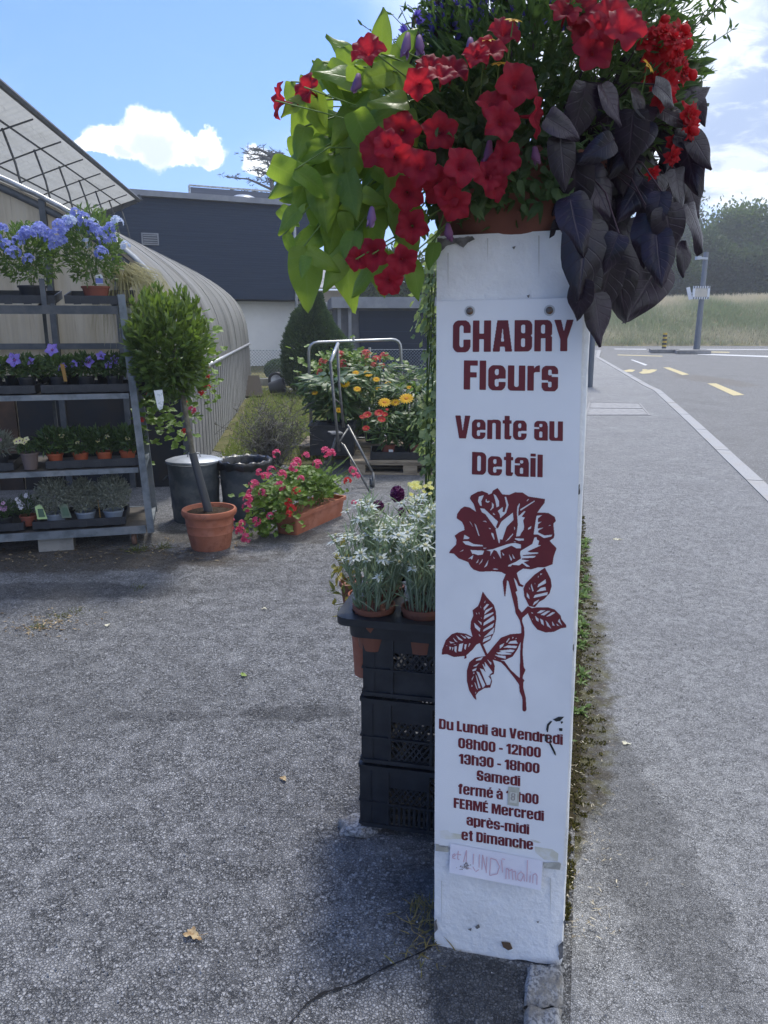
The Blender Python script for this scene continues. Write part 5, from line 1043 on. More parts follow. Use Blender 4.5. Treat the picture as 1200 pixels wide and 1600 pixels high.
# ------------------------------------------------------------------ crates, carrier tray and edelweiss beside the pillar
BPL = M('black_plastic', (.016, .018, .022), .42, .45, ncol=(.030, .032, .036), nscale=14, bump=.15, bscale=60, bdist=.002, ncol2=(.024, .024, .024), nscale2=3)
CU, CV = PR.copy(), -PN.copy(); CO = Vector((-.066, 2.02, 0))
CRW, CRD, CRH = .40, .58, .205
rotC = Matrix((CU, CV, Vector((0, 0, 1)))).transposed()
def crate_parts(t):
    """open fruit crate: local x width, y depth, z up"""
    def panel(name, p0, ux, wid, z0, z1, holes, nrm):
        mb = MB(); th = .005
        def cell(a, b, c, d, w=th, out=0.0):
            p = p0+ux*((a+c)/2)+nrm*out; mb.bar(p+Vector((0, 0, b)), p+Vector((0, 0, d)), abs(c-a), w, up=nrm)
        def lat(a, b, c, d, kind):
            if kind == 'solid': cell(a, b, c, d); return
            if kind == 'slots':
                n = max(2, int((c-a)/.014))
                for k in range(n): x = a+(c-a)*(k+.0)/n; cell(x, b, x+(c-a)/n*.5, d)
                return
            n = max(2, int((c-a)/.016)); m = max(1, int((d-b)/.016))
            for k in range(n+1):
                for sgn in (-1, 1):
                    x0 = a+(c-a)*k/n; x1 = x0+sgn*(d-b)*.7; f = 1.0
                    if x1 < a: f = (x0-a)/max(1e-6, x0-x1)
                    if x1 > c: f = (c-x0)/max(1e-6, x1-x0)
                    if f < .08: continue
                    q = p0+ux*x0+Vector((0, 0, b)); e = p0+ux*(x0+(x1-x0)*f)+Vector((0, 0, b+(d-b)*f)); mb.bar(q+nrm*.0007*sgn, e+nrm*.0007*sgn, .005, .004, up=nrm)
        for (a, b, c, d, kind) in holes: lat(a*wid, z0+(z1-z0)*b, c*wid, z0+(z1-z0)*d, kind)
        # raised ribs and rims
        for zz, h in ((z0+.006, .012), (z1-.007, .014), (z0+(z1-z0)*.40, .007)): p = p0+nrm*.006+Vector((0, 0, zz)); mb.bar(p, p+ux*wid, h, .008, up=nrm)
        for fx in (.2, .8, .5): p = p0+ux*(wid*fx)+nrm*.0055; mb.bar(p+Vector((0, 0, z0)), p+Vector((0, 0, z1)), .007, .006, up=nrm)
        mb.build(name, BPL, t).matrix_parent_inverse = Matrix()
    X, Y = Vector((1, 0, 0)), Vector((0, 1, 0)); kinds = [('lat', 'solid', 'slots')]
    def hl(a, b): return [(0, 0, .2, 1, 'solid'), (.8, 0, 1, 1, 'solid'), (.2, 0, .5, .38, a), (.5, 0, .8, .38, b), (.2, .42, .5, .66, 'lat'), (.5, .42, .8, .9, 'lat'), (.2, .66, .5, 1, 'solid'), (.5, .9, .8, 1, 'solid')]
    W_, D_, H_ = CRW, CRD, CRH
    panel('long_side', Vector((0, 0, 0)), X, W_, .0, H_, hl(t.get('ka', 'solid'), 'slots'), -Y)
    panel('long_side', Vector((0, D_, 0)), X, W_, .0, H_, hl('slots', 'solid'), Y)
    panel('short_side', Vector((0, 0, 0)), Y, D_, .0, H_, hl('solid', 'lat'), -X); panel('short_side', Vector((W_, 0, 0)), Y, D_, .0, H_, hl('lat', 'slots'), X)
    for (x, y) in ((0, 0), (W_, 0), (0, D_), (W_, D_)):
        mb = MB(); mb.box((x+(.012 if x == 0 else -.012)-.0*x, y+(.012 if y == 0 else -.012), H_/2), (.034, .034, H_-.002)); mb.build('corner_post', BPL, t).matrix_parent_inverse = Matrix()
    mb = MB()
    for k in range(14): mb.box((W_/2, .02+(D_-.04)*k/13, .010), (W_-.02, .014, .006))
    for k in range(9): mb.box((.02+(W_-.04)*k/8, D_/2, .0165), (.014, D_-.02, .006))
    mb.build('base_grid', BPL, t).matrix_parent_inverse = Matrix()
rzC = math.atan2(CU.y, CU.x)
for i, (z, dx, lab, ka) in enumerate(((.028, 0, 'black plastic crate at the bottom of the stack, propped on a stone', 'slots'), (.243, .006, 'middle black plastic crate of the stack beside the pillar', 'lat'), (.458, .012, 'topmost black plastic crate of the stack, under the plant tray', 'solid'))):
    p = CO+CU*dx; t = thing('plastic_crate', lab, 'crate', (p.x, p.y, z), rzC, 'black crates stacked beside the pillar'); t['ka'] = ka; crate_parts(t); del t['ka']
for (c, r, lab) in (((-.075, 2.035), (.062, .045), 'pale broken stone propping the front corner of the black crate stack'), ((.30, 2.46), (.06, .05), 'pale stone under the far side of the black crate stack')):
    mb = MB(); n, m = 22, 10; vs = []; fs = []
    for j in range(m+1):
        for k in range(n):
            th = math.pi*j/m; ph = 2*math.pi*k/n; d = Vector((math.sin(th)*math.cos(ph), math.sin(th)*math.sin(ph), math.cos(th))); q = 1+.35*mnoise.noise(d*1.7+Vector((c[0]*9, 0, 0)))+.12*mnoise.noise(d*5)
            vs.append((c[0]+d.x*r[0]*q, c[1]+d.y*r[1]*q, .010+min(.017, d.z*.03*q)))
    for j in range(m):
        for k in range(n): fs.append((j*n+k, (j+1)*n+k, (j+1)*n+(k+1) % n, j*n+(k+1) % n))
    mb.add(vs, fs); tag(mb.build('stone', GRANITE, smooth=R(40)), lab, 'stone')
def cl(u, v, z): return CO+CU*u+CV*v+Vector((0, 0, z))
# carrier tray with round pot holes
TZ = .705
tray = thing('carrier_tray', 'black plastic carrier tray of edelweiss pots on top of the crate stack', 'plant tray', cl(.2, .2, .66))
holes = [(.030+.140*i, .035+.150*j) for j in range(4) for i in range(3)]
def rrect(x0, y0, x1, y1, r, n=6):
    o = []
    for cx, cy, t0 in ((x1-r, y1-r, 0), (x0+r, y1-r, 90), (x0+r, y0+r, 180), (x1-r, y0+r, 270)):
        for k in range(n+1): a = R(t0+90*k/n); o.append((cx+r*math.cos(a), cy+r*math.sin(a)))
    return o
circ = lambda x, y, r: [(x+r*math.cos(6.2832*k/28), y+r*math.sin(6.2832*k/28)) for k in range(28)]
ops = [(1, rrect(-.062, -.05, .385, .58, .035))]+[(-1, circ(x, y, .062)) for x, y in holes]
V, F = shape_mesh(ops, .005, blur=1); mb = MB()
mb.add([cl(x, y, TZ) for x, y in V], F); mb.build('deck', BPL, tray)
mb = MB(); o_ = rrect(-.062, -.05, .385, .58, .035); i_ = rrect(-.036, -.02, .36, .55, .03); n = len(o_)
vs = [cl(x, y, TZ) for x, y in o_]+[cl(x, y, TZ-.022) for x, y in o_]+[cl(x, y, TZ-.023) for x, y in i_]+[cl(x*.97+.003, y*.98+.003, TZ-.068) for x, y in i_]
mb.add(vs, [(r*n+k, r*n+(k+1) % n, (r+1)*n+(k+1) % n, (r+1)*n+k) for r in range(3) for k in range(n)]); mb.build('skirt', BPL, tray, smooth=R(40))
FELT = M('edelweiss_leaf', (.20, .26, .15), .8, .2, vcol=(.34, .40, .28), trans=.25, tcol=(.36, .48, .24))
WOOL = M('edelweiss_bract', (.60, .64, .56), .9, .15, vcol=(.74, .77, .72), trans=.25, tcol=(.7, .76, .62))
YDOT = M('edelweiss_centre', (.42, .40, .22), .9, .1)
POTB = M('brown_pot', (.20, .075, .045), .6, .35)
def pot(t, r, h, mat, name='pot', z=0.0, rim=.012, x=0, y=0):
    mb = MB(); mb.lathe([(0, z+.003), (r*.74, z), (r*.97, z+h-rim), (r*1.05, z+h-rim), (r*1.05, z+h), (r*.96, z+h), (r*.93, z+h-.012), (0, z+h-.014)], (x, y, 0), 26); o = mb.build(name, mat, t, smooth=R(40)); o.matrix_parent_inverse = Matrix(); return o
EHP = [None]*4; EHM = []
for k in range(4):
    q = random.Random(k+5); mb = MB(); nb = 9+k % 2; aa = [6.283*i/nb+q.uniform(-.15, .15) for i in range(nb)]
    mb.leaves(np.zeros((nb, 3)), [(math.cos(a), math.sin(a), q.uniform(-.1, .35)) for a in aa], np.tile([0, 0, 1.], (nb, 1)), [q.uniform(.014, .028) for _ in aa], [q.uniform(.006, .0085) for _ in aa], droop=.15)
    mb.lathe([(0, .005), (.004, .004), (.0055, .001), (.004, -.001)], n=8, mi=1); EHM.append(mb)
def edelweiss(label, seed, ph=.13, pr=.058, h=.24, n=30):
    rr = random.Random(seed); t = thing('edelweiss', label, 'potted plant', (0, 0, 0), 0, 'edelweiss pots in the black carrier tray'); pot(t, pr, ph, POTB); hs_ = []
    st = MB()
    for k in range(n):
        a = rr.uniform(0, 6.28); r0 = pr*rr.random()**.5*.8; sp = rr.uniform(.015, .075); b = Vector((r0*math.cos(a), r0*math.sin(a), ph-.015)); e = Vector((math.cos(a)*(r0+sp), math.sin(a)*(r0+sp), ph+h*rr.uniform(.55, 1.05)-sp*.4)); mdl = b.lerp(e, .55)+Vector((-math.cos(a), -math.sin(a), 0))*.008
        st.tube([b, mdl, e], [.0016, .0015, .0012], 4, 0, False, rr.random())
        m = 11; tt = [rr.random()**.8 for _ in range(m)]; P = np.array([(b.lerp(mdl, q*2) if q < .5 else mdl.lerp(e, q*2-1))[:] for q in tt]); D = rdir(m)*.8+np.array([0, 0, 1.0]); st.leaves(P, D, rdir(m), RG.uniform(.03, .075, m), RG.uniform(.004, .0075, m), droop=.2)
        nb = rr.randint(7, 10); aa = np.arange(nb)*6.283/nb+rr.random(); tilt = Vector((math.cos(a)*.4+rr.uniform(-.3, .3), math.sin(a)*.4+rr.uniform(-.3, .3), 1)).normalized(); fr = frame(tilt).to_3x3()
        hs_.append(frame(tilt, rr.random()*6, e, rr.uniform(.8, 1.25)))
    o = st.build('leaves', FELT, t); o.matrix_parent_inverse = Matrix()
    for i, mm in enumerate(hs_):
        k = i % 4
        if EHP[k] is None: h_ = EHM[k].build('flower_head', [WOOL, YDOT], t); EHP[k] = h_
        else: h_ = EHP[k].copy(); S.collection.objects.link(h_); h_.parent = t
        h_.matrix_parent_inverse = Matrix(); h_.matrix_basis = mm
    return t
rr = random.Random(21)
ED = [(0, 0, 'bushiest edelweiss pot at the front left corner of the black tray'), (1, 0, 'edelweiss pot in the front row of the tray, next to the pillar edge'), (0, 1, 'edelweiss pot at the left of the tray, second row from the front'), (1, 1, 'edelweiss pot in the middle of the tray, second row from the front'),
      (2, 0, 'edelweiss pot at the front right of the tray, behind the pillar'), (2, 1, 'edelweiss pot at the right of the tray, second row, behind the pillar'), (1, 2, 'edelweiss pot in the third row of the tray, below the purple drumstick flowers')]
for i, (a, b, lab) in enumerate(ED):
    t = edelweiss(lab, 30+i, n=42 if i < 4 else 26, h=.255 if b == 0 else .27); x, y = holes[b*3+a]; p = cl(x, y, TZ-.110); t.location = p; t.rotation_euler = (R(rr.uniform(-4, 4)), R(rr.uniform(-4, 4)), rr.uniform(0, 6))
# deep terracotta pot hanging through the tray with an edelweiss mat, and purple drumstick flowers behind
dp = thing('deep_pot', 'deep terracotta coloured pot hanging through the left of the black tray', 'plant pot', cl(-.020, .17, .44)); pot(dp, .056, .26, TERRA)
PURH = M('drumstick_purple', (.12, .014, .085), .7, .2, vcol=(.42, .18, .34)); DST = M('drumstick_stem', (.10, .18, .05), .5, .3)
al = thing('drumstick_plant', 'potted plant with purple drumstick flower heads behind the edelweiss', 'flowering plant', cl(.17, .42, TZ-.10)); pot(al, .058, .13, POTB)
proto = None; st = MB()
for (px, py, D, s_) in ((591, 793, 2.36, .9), (621, 772, 2.42, 1.05), (655, 792, 2.38, .8), (628, 800, 2.5, .6)):
    c = at(px, py, D)
    if proto is None:
        mb = MB(); P = rdir(420)
        P = np.concatenate([P]); mb.leaves(P*np.array([.016, .016, .020]), P+rdir(len(P))*.25, rdir(len(P)), .008, .006, (RG.random(len(P)) > .82).astype(float)*.9+.1*RG.random(len(P))); mb.lathe([(0, .018), (.012, .012), (.016, 0), (.012, -.013), (0, -.018)], n=10)
        o = mb.build('flower_head', PURH, al); o.matrix_basis = frame((.1, 0, 1), 0, c, s_); proto = o
    else: dup_part(proto, frame((rr.uniform(-.2, .2), 0, 1), rr.random(), c, s_), al)
    b = al.location+Vector((0, 0, .12)); st.tube([c, c.lerp(b, .4)+Vector((0, 0, .0)), b], [.0022, .0025, .003], 6, 0, False)
P = np.tile(al.location[:], (46, 1))+np.array([0, 0, .11]); st.leaves(P, rdir(46, .2)+np.array([0, 0, .5]), rdir(46), RG.uniform(.08, .16, 46), .014, droop=.35)
st.build('stems_and_leaves', DST, al)
# yellow-flowered plant and red-leaved trailing plant further back
YFL = M('pale_yellow_flower', (.62, .58, .12), .6, .3, vcol=(.70, .72, .35), trans=.3)
LGR = M('light_green_leaf', (.16, .24, .055), .55, .3, vcol=(.28, .36, .10), trans=.35, tcol=(.4, .55, .1))
yp = thing('yellow_button_plant', 'light green plant with pale yellow button flowers beside the pillar edge', 'flowering plant', cl(.21, .62, 0)); pot(yp, .085, .16, POTB)
base_y = yp.location.copy(); mb = MB(); n = 900; P, dd = ball(n, (base_y.x, base_y.y, .50), (.12, .10, .32), .2); mb.leaves(P, dd+rdir(n)*.7+np.array([0, 0, .4]), rdir(n), RG.uniform(.02, .05, n), RG.uniform(.008, .018, n)); mb.build('foliage', LGR, yp)
proto = None
for k in range(26):
    c = at(rr.uniform(640, 678), rr.uniform(752, 815), rr.uniform(2.55, 2.66))
    if proto is None: o = daisy(9, .016, 'flower', YFL, YFL, .55, .25, .45).build('flower', [YFL, YFL], yp); o.matrix_basis = frame((0, -.4, 1), 0, c); proto = o
    else: dup_part(proto, frame((rr.uniform(-.6, .6), -.5, 1), rr.random()*6, c, rr.uniform(.6, 1.1)), yp)
rl = thing('trailing_leafy_plant', 'small leafy plant poking out at the left behind the edelweiss tray', 'potted plant', cl(-.09, .30, .60)); pot(rl, .05, .09, POTB)
mb = MB(); lp = [at(rr.uniform(520, 556), rr.uniform(860, 965), rr.uniform(2.18, 2.32)) for _ in range(46)]
mb.leaves([p[:] for p in lp], rdir(46), rdir(46), RG.uniform(.02, .04, 46), RG.uniform(.010, .02, 46), droop=.3)
for p in lp[::2]: mb.tube([p, p.lerp(rl.location, .5)+Vector((0, 0, .01)), rl.location+Vector((0, 0, .08))], .001, 4, 0, False, .2)
mb.leaves([at(537, 838, 2.26)[:], at(541, 856, 2.25)[:]], [(-.1, -.1, -1), (.1, -.1, -1)], [(0, -1, 0)]*2, [.06, .05], [.02, .018], [1, .9]); mb.build('foliage', M('mixed_leaf', (.08, .13, .035), .5, .35, vcol=(.40, .33, .07), trans=.3), rl)

# ------------------------------------------------------------------ standard bay tree in a terracotta pot
bay = thing('bay_tree', 'ball-headed bay standard with a leaning trunk in a round terracotta pot', 'potted tree', (-1.18, 5.03, 0))
mb = MB(); mb.lathe([(0, .004), (.126, 0), (.132, .01), (.150, .11), (.152, .115), (.150, .12), (.158, .17), (.160, .175), (.158, .18), (.165, .228), (.178, .232), (.184, .245), (.184, .262), (.178, .272), (.166, .272), (.160, .255), (.15, .235)], n=44)
mb.build('pot', TERRA, bay, smooth=R(40)).matrix_parent_inverse = Matrix()
mb = MB(); mb.lathe([(.156, .245), (.08, .252), (0, .25)], n=24); P = np.stack([RG.normal(0, .08, 60), RG.normal(0, .08, 60), np.full(60, .256)], 1); mb.leaves(P, rdir(60)*np.array([1, 1, .2]), np.tile([0, 0, 1.], (60, 1)), .025, .01); mb.build('soil', SOIL, bay).matrix_parent_inverse = Matrix()
b0, b1, b2, b3 = Vector((.0, 0, .23)), at(300, 705, 5.05)-bay.location, at(286, 620, 5.05)-bay.location, at(272, 545, 5.05)-bay.location
BARK = M('smooth_bark', (.115, .10, .075), .8, .2, ncol=(.20, .19, .14), nscale=18, bump=.4, bscale=40)
mb = MB(); mb.tube([b0, b0.lerp(b1, .5), b1, b2, b3], [.020, .019, .018, .016, .012], 10); mb.build('trunk', BARK, bay, smooth=True).matrix_parent_inverse = Matrix()
mb = MB(); mb.tube([b0.lerp(b1, .02), b0.lerp(b1, .5), b0.lerp(b1, .97)], [.029, .027, .025], 12); mb.build('trunk_sleeve', M('grey_sleeve', (.055, .058, .062), .5, .4), bay, smooth=R(40)).matrix_parent_inverse = Matrix()
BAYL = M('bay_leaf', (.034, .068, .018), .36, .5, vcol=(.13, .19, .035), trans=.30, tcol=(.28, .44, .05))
mb = MB(); cc = at(262, 552, 5.05)-bay.location; n = 2100
d = rdir(n); q = .35+.65*RG.random((n, 1))**.5; lump = np.array([1+.16*mnoise.noise(Vector(v)*2.3)+.10*mnoise.noise(Vector(v)*5.2) for v in d.tolist()])[:, None]
P = np.array(cc[:])+d*np.array([.243, .24, .345])*q*lump*np.where(d[:, 2:3] > 0, 1.0, .88); Dl = d*.8+rdir(n)*.75+np.array([0, 0, .5])
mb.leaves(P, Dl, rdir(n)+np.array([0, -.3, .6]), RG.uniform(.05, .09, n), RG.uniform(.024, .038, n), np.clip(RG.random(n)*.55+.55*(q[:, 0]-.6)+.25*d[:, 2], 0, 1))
for k in range(46):          # fresh upright shoots
    dv = Vector(rdir(1, .1)[0].tolist()); p = cc+Vector((dv.x*.23, dv.y*.22, dv.z*.34)); e = p+Vector((dv.x*.04, dv.y*.04, .10)); m = 9
    mb.tube([p, e], .002, 4, 0, False, .6); mb.leaves([p.lerp(e, RG.random())[:] for _ in range(m)], rdir(m)*.5+np.array([0, 0, 1]), rdir(m), RG.uniform(.04, .07, m), RG.uniform(.018, .028, m), RG.uniform(.7, 1, m))
mb.build('crown', BAYL, bay).matrix_parent_inverse = Matrix()
LABW = M('white_label', (.70, .72, .73), .5, .4, ncol=(.45, .50, .50), nscale=40, nlo=.55, nhi=.6)
mb = MB(); c = at(247, 626, 4.74)-bay.location; mb.add([c+Vector((x, y, z)) for x, z, y in ((-.022, .062, 0), (.028, .066, .01), (.032, 0, .012), (.022, -.05, .008), (.004, -.060, 0), (-.006, -.04, -.004))], [(0, 1, 2, 3, 4, 5)]); o = mb.build('price_tag', LABW, bay); o.matrix_parent_inverse = Matrix()

# ------------------------------------------------------------------ two dustbins
GALV = M('galvanised', (.34, .36, .38), .48, .5, metal=.55, ncol=(.24, .26, .28), nscale=9, ncol2=(.42, .44, .45), nscale2=3)
DGALV = M('dull_zinc', (.060, .075, .090), .6, .4, metal=.25, ncol=(.13, .145, .155), nscale=7, ncol2=(.07, .08, .085), nscale2=3, bump=.1)
def bin_(loc, label, lid):
    t = thing('dustbin', label, 'dustbin', loc, 0, 'two bins behind the bay tree'); prof = [(0, .012), (.165, .01), (.170, 0), (.174, .02)]
    for k in range(1, 12): prof.append((.174+.020*k/12+(.004 if k in (3, 8) else 0), .02+.46*k/12))
    prof += [(.196, .50), (.203, .504), (.203, .514), (.196, .518), (.190, .515), (.186, .40), (0, .35)]
    mb = MB(); mb.lathe(prof, n=40); mb.build('body', DGALV, t, smooth=R(40)).matrix_parent_inverse = Matrix()
    for s_ in (-1, 1):
        mb = MB(); mb.tube([(s_*.192, -.05, .40), (s_*.225, -.045, .36), (s_*.225, .045, .36), (s_*.192, .05, .40)], .006, 8); mb.build('handle', DGALV, t, smooth=True).matrix_parent_inverse = Matrix()
    if lid:
        mb = MB(); mb.lathe([(0, .556), (.06, .552), (.12, .556), (.17, .545), (.205, .532), (.215, .526), (.216, .512), (.212, .512), (.208, .522), (.1, .535), (0, .54)], n=44); l = mb.build('lid', GALV, t, smooth=R(50)); l.matrix_parent_inverse = Matrix(); l.matrix_basis = Matrix.Rotation(R(-3), 4, 'X')
        mb = MB(); mb.tube([(-.05, 0, .55), (-.04, 0, .585), (.04, 0, .585), (.05, 0, .55)], .005, 8); h = mb.build('handle', GALV, l, smooth=True); h.matrix_parent_inverse = Matrix()
    else:
        mb = MB(); vs = []; n = 60; rows = [(.150, .36), (.178, .50), (.200, .525), (.212, .522), (.214, .50), (.210, .455)]
        for j, (r, z) in enumerate(rows):
            for k in range(n):
                a = 6.2832*k/n; w = .009*mnoise.noise((math.cos(a)*5, math.sin(a)*5, j*.9))+.005*math.sin(k*2.1+j)
                vs.append(((r+w)*math.cos(a), (r+w)*math.sin(a), z+(.022*mnoise.noise((math.cos(a)*3, math.sin(a)*3, 4)) if j > 3 else .010*math.sin(k*1.3)*(j == 2))))
        mb.add(vs, [(j*n+k, j*n+(k+1) % n, (j+1)*n+(k+1) % n, (j+1)*n+k) for j in range(len(rows)-1) for k in range(n)]+[tuple(range(n))]); mb.build('liner_bag', M('black_bag', (.012, .012, .014), .32, .5, bump=.3, bscale=30), t, smooth=True).matrix_parent_inverse = Matrix()
    t.scale = (1, 1, .88)
    return t
bin_((-1.46, 5.80, 0), 'grey metal dustbin with a pale round lid, behind the bay tree pot', True)
bin_((-1.08, 5.86, 0), 'grey metal dustbin with a black bag liner and no lid, right of the lidded bin', False)

# ------------------------------------------------------------------ trough of trailing geraniums
p0 = Vector((-.70, 5.36, 0)); ax = Vector((.30, .60, 0)).normalized()
TR_rz = math.atan2(ax.y, ax.x); TL_, TW_, TH_ = .72, .21, .155
tr = thing('geranium_trough', 'long terracotta plastic trough of trailing pink geraniums on the asphalt', 'planter', (-.62, 5.28, 0), TR_rz)
TRC = Matrix.Translation((-.62, 5.28, 0)) @ Matrix.Rotation(TR_rz, 4, 'Z')
mb = MB()
def rring(l, w, z, r): return [(x, y, z) for x, y in rrect(-l/2+TL_/2, -w/2+TW_/2, l/2+TL_/2, w/2+TW_/2, r, 4)]
rings = [rring(TL_-.05, TW_-.05, 0, .02), rring(TL_-.018, TW_-.018, TH_-.03, .022), rring(TL_+.012, TW_+.012, TH_-.028, .026), rring(TL_+.014, TW_+.014, TH_, .026), rring(TL_-.014, TW_-.014, TH_, .02), rring(TL_-.03, TW_-.03, TH_-.03, .02)]
n = len(rings[0]); mb.add([p for r in rings for p in r], [(j*n+k, j*n+(k+1) % n, (j+1)*n+(k+1) % n, (j+1)*n+k) for j in range(len(rings)-1) for k in range(n)]+[tuple(range(n))[::-1], tuple((len(rings)-1)*n+k for k in range(n))]); 
mb.build('trough', TERRA, tr, smooth=R(35)).matrix_parent_inverse = Matrix()
GERL = M('geranium_leaf', (.085, .155, .028), .5, .35, vcol=(.17, .27, .045), trans=.35, tcol=(.33, .50, .06))
GPK = M('geranium_pink', (.62, .045, .16), .55, .25, vcol=(.72, .22, .34), trans=.4, tcol=(.9, .15, .3)); GRD = M('geranium_red', (.55, .022, .03), .55, .25, vcol=(.65, .08, .06), trans=.4, tcol=(.9, .08, .06))
def floret_head(n, r, fr_, seed, petals=5):
    rs = np.random.default_rng(seed); mb = MB(); d = rs.normal(size=(n, 3)); d /= np.linalg.norm(d, axis=1, keepdims=True); d[:, 2] = np.abs(d[:, 2])*.9-.25; d[:3] = [[.3, .1, .9], [-.3, .25, .9], [0, -.35, .9]]
    for v in d:
        c = Vector((v*r).tolist()); f = frame(v.tolist(), rs.random()*6).to_3x3(); a = np.arange(petals)*6.2832/petals
        D = np.array([(f@Vector((math.cos(q), math.sin(q), .25)))[:] for q in a]); mb.leaves(np.tile(c[:], (petals, 1)), D, np.tile(v, (petals, 1)), fr_, fr_*.72, np.clip(rs.normal(.3, .25, petals), 0, 1))
    return mb
def lobed_leaf(mb, c, nrm, r, var):
    f = frame(nrm, rr.uniform(0, 6)).to_3x3(); n = 20; out = []
    for k in range(n): a = 6.2832*k/n; q = r*(1+.16*math.cos(5*a))*(1 if 1 < k < n-1 else .55); out.append(c+f@Vector((q*math.cos(a), q*math.sin(a), .18*q*math.sin(2.5*a)+.12*r)))
    mb.add([c]+out, [(0, 1+k, 1+(k+1) % n) for k in range(n)], 0, var)
mb = MB()
def trp(x, y, z): return TRC@Vector((x, y, z))
for k in range(560):
    u = rr.random(); x = -.10+u*.80; zc = .19+.26*math.sin(math.pi*min(1, max(0, u*.9+.1)))*rr.random()**.7; y = rr.gauss(.15, .08)
    c = trp(x, y, zc); lobed_leaf(mb, c, (rr.uniform(-.7, .7), rr.uniform(-1.1, .2), 1), rr.uniform(.018, .036), rr.random())
for k in range(190):         # trailing left and forward
    s_ = rr.random(); c = at(rr.gauss(408, 20)+25*s_, 755+75*rr.random(), 5.25+rr.uniform(-.12, .16)); lobed_leaf(mb, c, (rr.uniform(-.7, .4), rr.uniform(-1, .1), 1), rr.uniform(.016, .032), rr.random())
for k in range(34): c = at(rr.uniform(385, 440), rr.uniform(800, 842), 5.2+rr.uniform(-.1, .1)); lobed_leaf(mb, c, (rr.uniform(-.7, .4), -.8, 1), rr.uniform(.014, .026), rr.random())
for k in range(60):
    a = trp(rr.uniform(.05, .68), rr.uniform(.05, .16), .14); b = trp(rr.uniform(-.1, .8), rr.uniform(-.12, .3), rr.uniform(.25, .5)); mb.tube([a, a.lerp(b, .5)+Vector((0, 0, .04)), b], .0022, 4, 0, False, .8)
o = mb.build('foliage', GERL, tr)
GH = [floret_head(11, .028, .018, 70+k) for k in range(4)]
def heads(t, spots, mats, names='flower_head', meshes=None, up=(0, -.4, 1)):
    ps = {}
    for i, (px, py, D, s_, kk) in enumerate(spots):
        c = at(px, py, D); m = frame((up[0]+rr.uniform(-.4, .4), up[1]+rr.uniform(-.3, .3), up[2]), rr.uniform(0, 6), c, s_); key = (i % len(meshes), kk)
        if key not in ps: o = meshes[i % len(meshes)].build(names, mats[kk], t); o.matrix_basis = m; ps[key] = o
        else: dup_part(ps[key], m, t)
GS = [(437,760,5.25,1.2,0),(463,722,5.4,1.1,0),(432,709,5.45,1.0,0),(459,730,5.3,1.1,0),(496,726,5.5,1.2,0),(508,706,5.7,1.2,0),(518,708,5.75,1.0,0),(424,735,5.3,1.0,0),(415,745,5.2,1.0,0),(397,757,5.2,1.1,0),(392,772,5.2,1.1,0),(388,780,5.1,1.1,0),(386,792,5.1,1.1,0),(400,815,5.1,1.0,0),(375,830,5.1,1.1,0),(384,841,5.05,1.1,0),(361,814,5.15,.9,0),(360,826,5.1,.8,0),(455,795,5.15,1.1,1),(450,785,5.2,.9,1),(452,803,5.1,.8,1),(463,768,5.2,1.0,1),(551,735,5.8,1.0,0),(557,744,5.85,.9,0),(543,752,5.75,1.0,1),(440,742,5.3,1.1,0),(478,712,5.5,.9,0),(405,738,5.25,.8,0),(553,786,5.8,.7,0),(422,806,5.1,.8,0),(410,770,5.15,.9,0),(470,748,5.3,.8,0),(378,818,5.1,.8,0)]
heads(tr, GS, (GPK, GRD), meshes=GH)

# ------------------------------------------------------------------ galvanised plant trolley with pots
SH_O = Vector((-1.59, 5.05, 0)); SA = R(14); SU = Vector((-math.cos(SA), -math.sin(SA), 0)); SV = Vector((-math.sin(SA), math.cos(SA), 0))
def sh(u, v, z): return SH_O+SU*u+SV*v+Vector((0, 0, z))+SU*(.052*(z-.12))*0+Vector((-.048*(z-.12), 0, 0))
ZINC = M('trolley_zinc', (.20, .225, .25), .55, .45, metal=.45, ncol=(.12, .14, .16), nscale=12, ncol2=(.27, .28, .29), nscale2=5, bump=.1)
DSTEEL = M('trolley_dark_steel', (.060, .068, .078), .55, .4, metal=.3, ncol=(.10, .105, .11), nscale=10)
WOOD = M('grey_shelf_board', (.075, .068, .060), .8, .2, ncol=(.12, .11, .10), nscale=8, stretch=(1, 12, 12), bump=.3)
trol = thing('plant_trolley', 'tall grey metal plant trolley with four shelves of potted flowers', 'plant trolley', sh(.7, .3, 0))
LV = [.145, .555, 1.045, 1.585]; SW, SDP = 1.62, .60
for (u, v, h) in ((0, 0, 1.66), (0, SDP, 1.70), (SW, 0, 1.66), (SW, SDP, 1.70)):
    mb = MB(); a, b = sh(u, v, .10), sh(u, v, h); mb.bar(a, b, .044, .034, up=SV); mb.build('post', ZINC, trol)
for i, z in enumerate(LV):
    mb = MB(); mb.bar(sh(0.03, -.012, z-.02), sh(SW-.03, -.012, z-.02), .014, .052 if i in (0, 3) else .034); mb.build('front_rail', ZINC if i < 3 else DSTEEL, trol)
    mb = MB(); mb.bar(sh(0.03, SDP+.012, z-.02), sh(SW-.03, SDP+.012, z-.02), .014, .036); mb.build('rear_rail', ZINC, trol)
    for u in (0, SW): mb = MB(); mb.bar(sh(u, .02, z-.02), sh(u, SDP-.02, z-.02), .030, .036); mb.build('side_rail', ZINC, trol)
    if i < 3: mb = MB(); c = sh(SW/2, SDP/2, z-.012); mb.box(c, (SW-.06, SDP, .014), SA); mb.build('shelf_board', WOOD, trol)
for u in (.62, 1.15):
    mb = MB(); mb.bar(sh(u, SDP-.02, .16), sh(u-.06, SDP-.02, 1.66), .022, .022, up=SV); mb.build('upright', DSTEEL, trol)
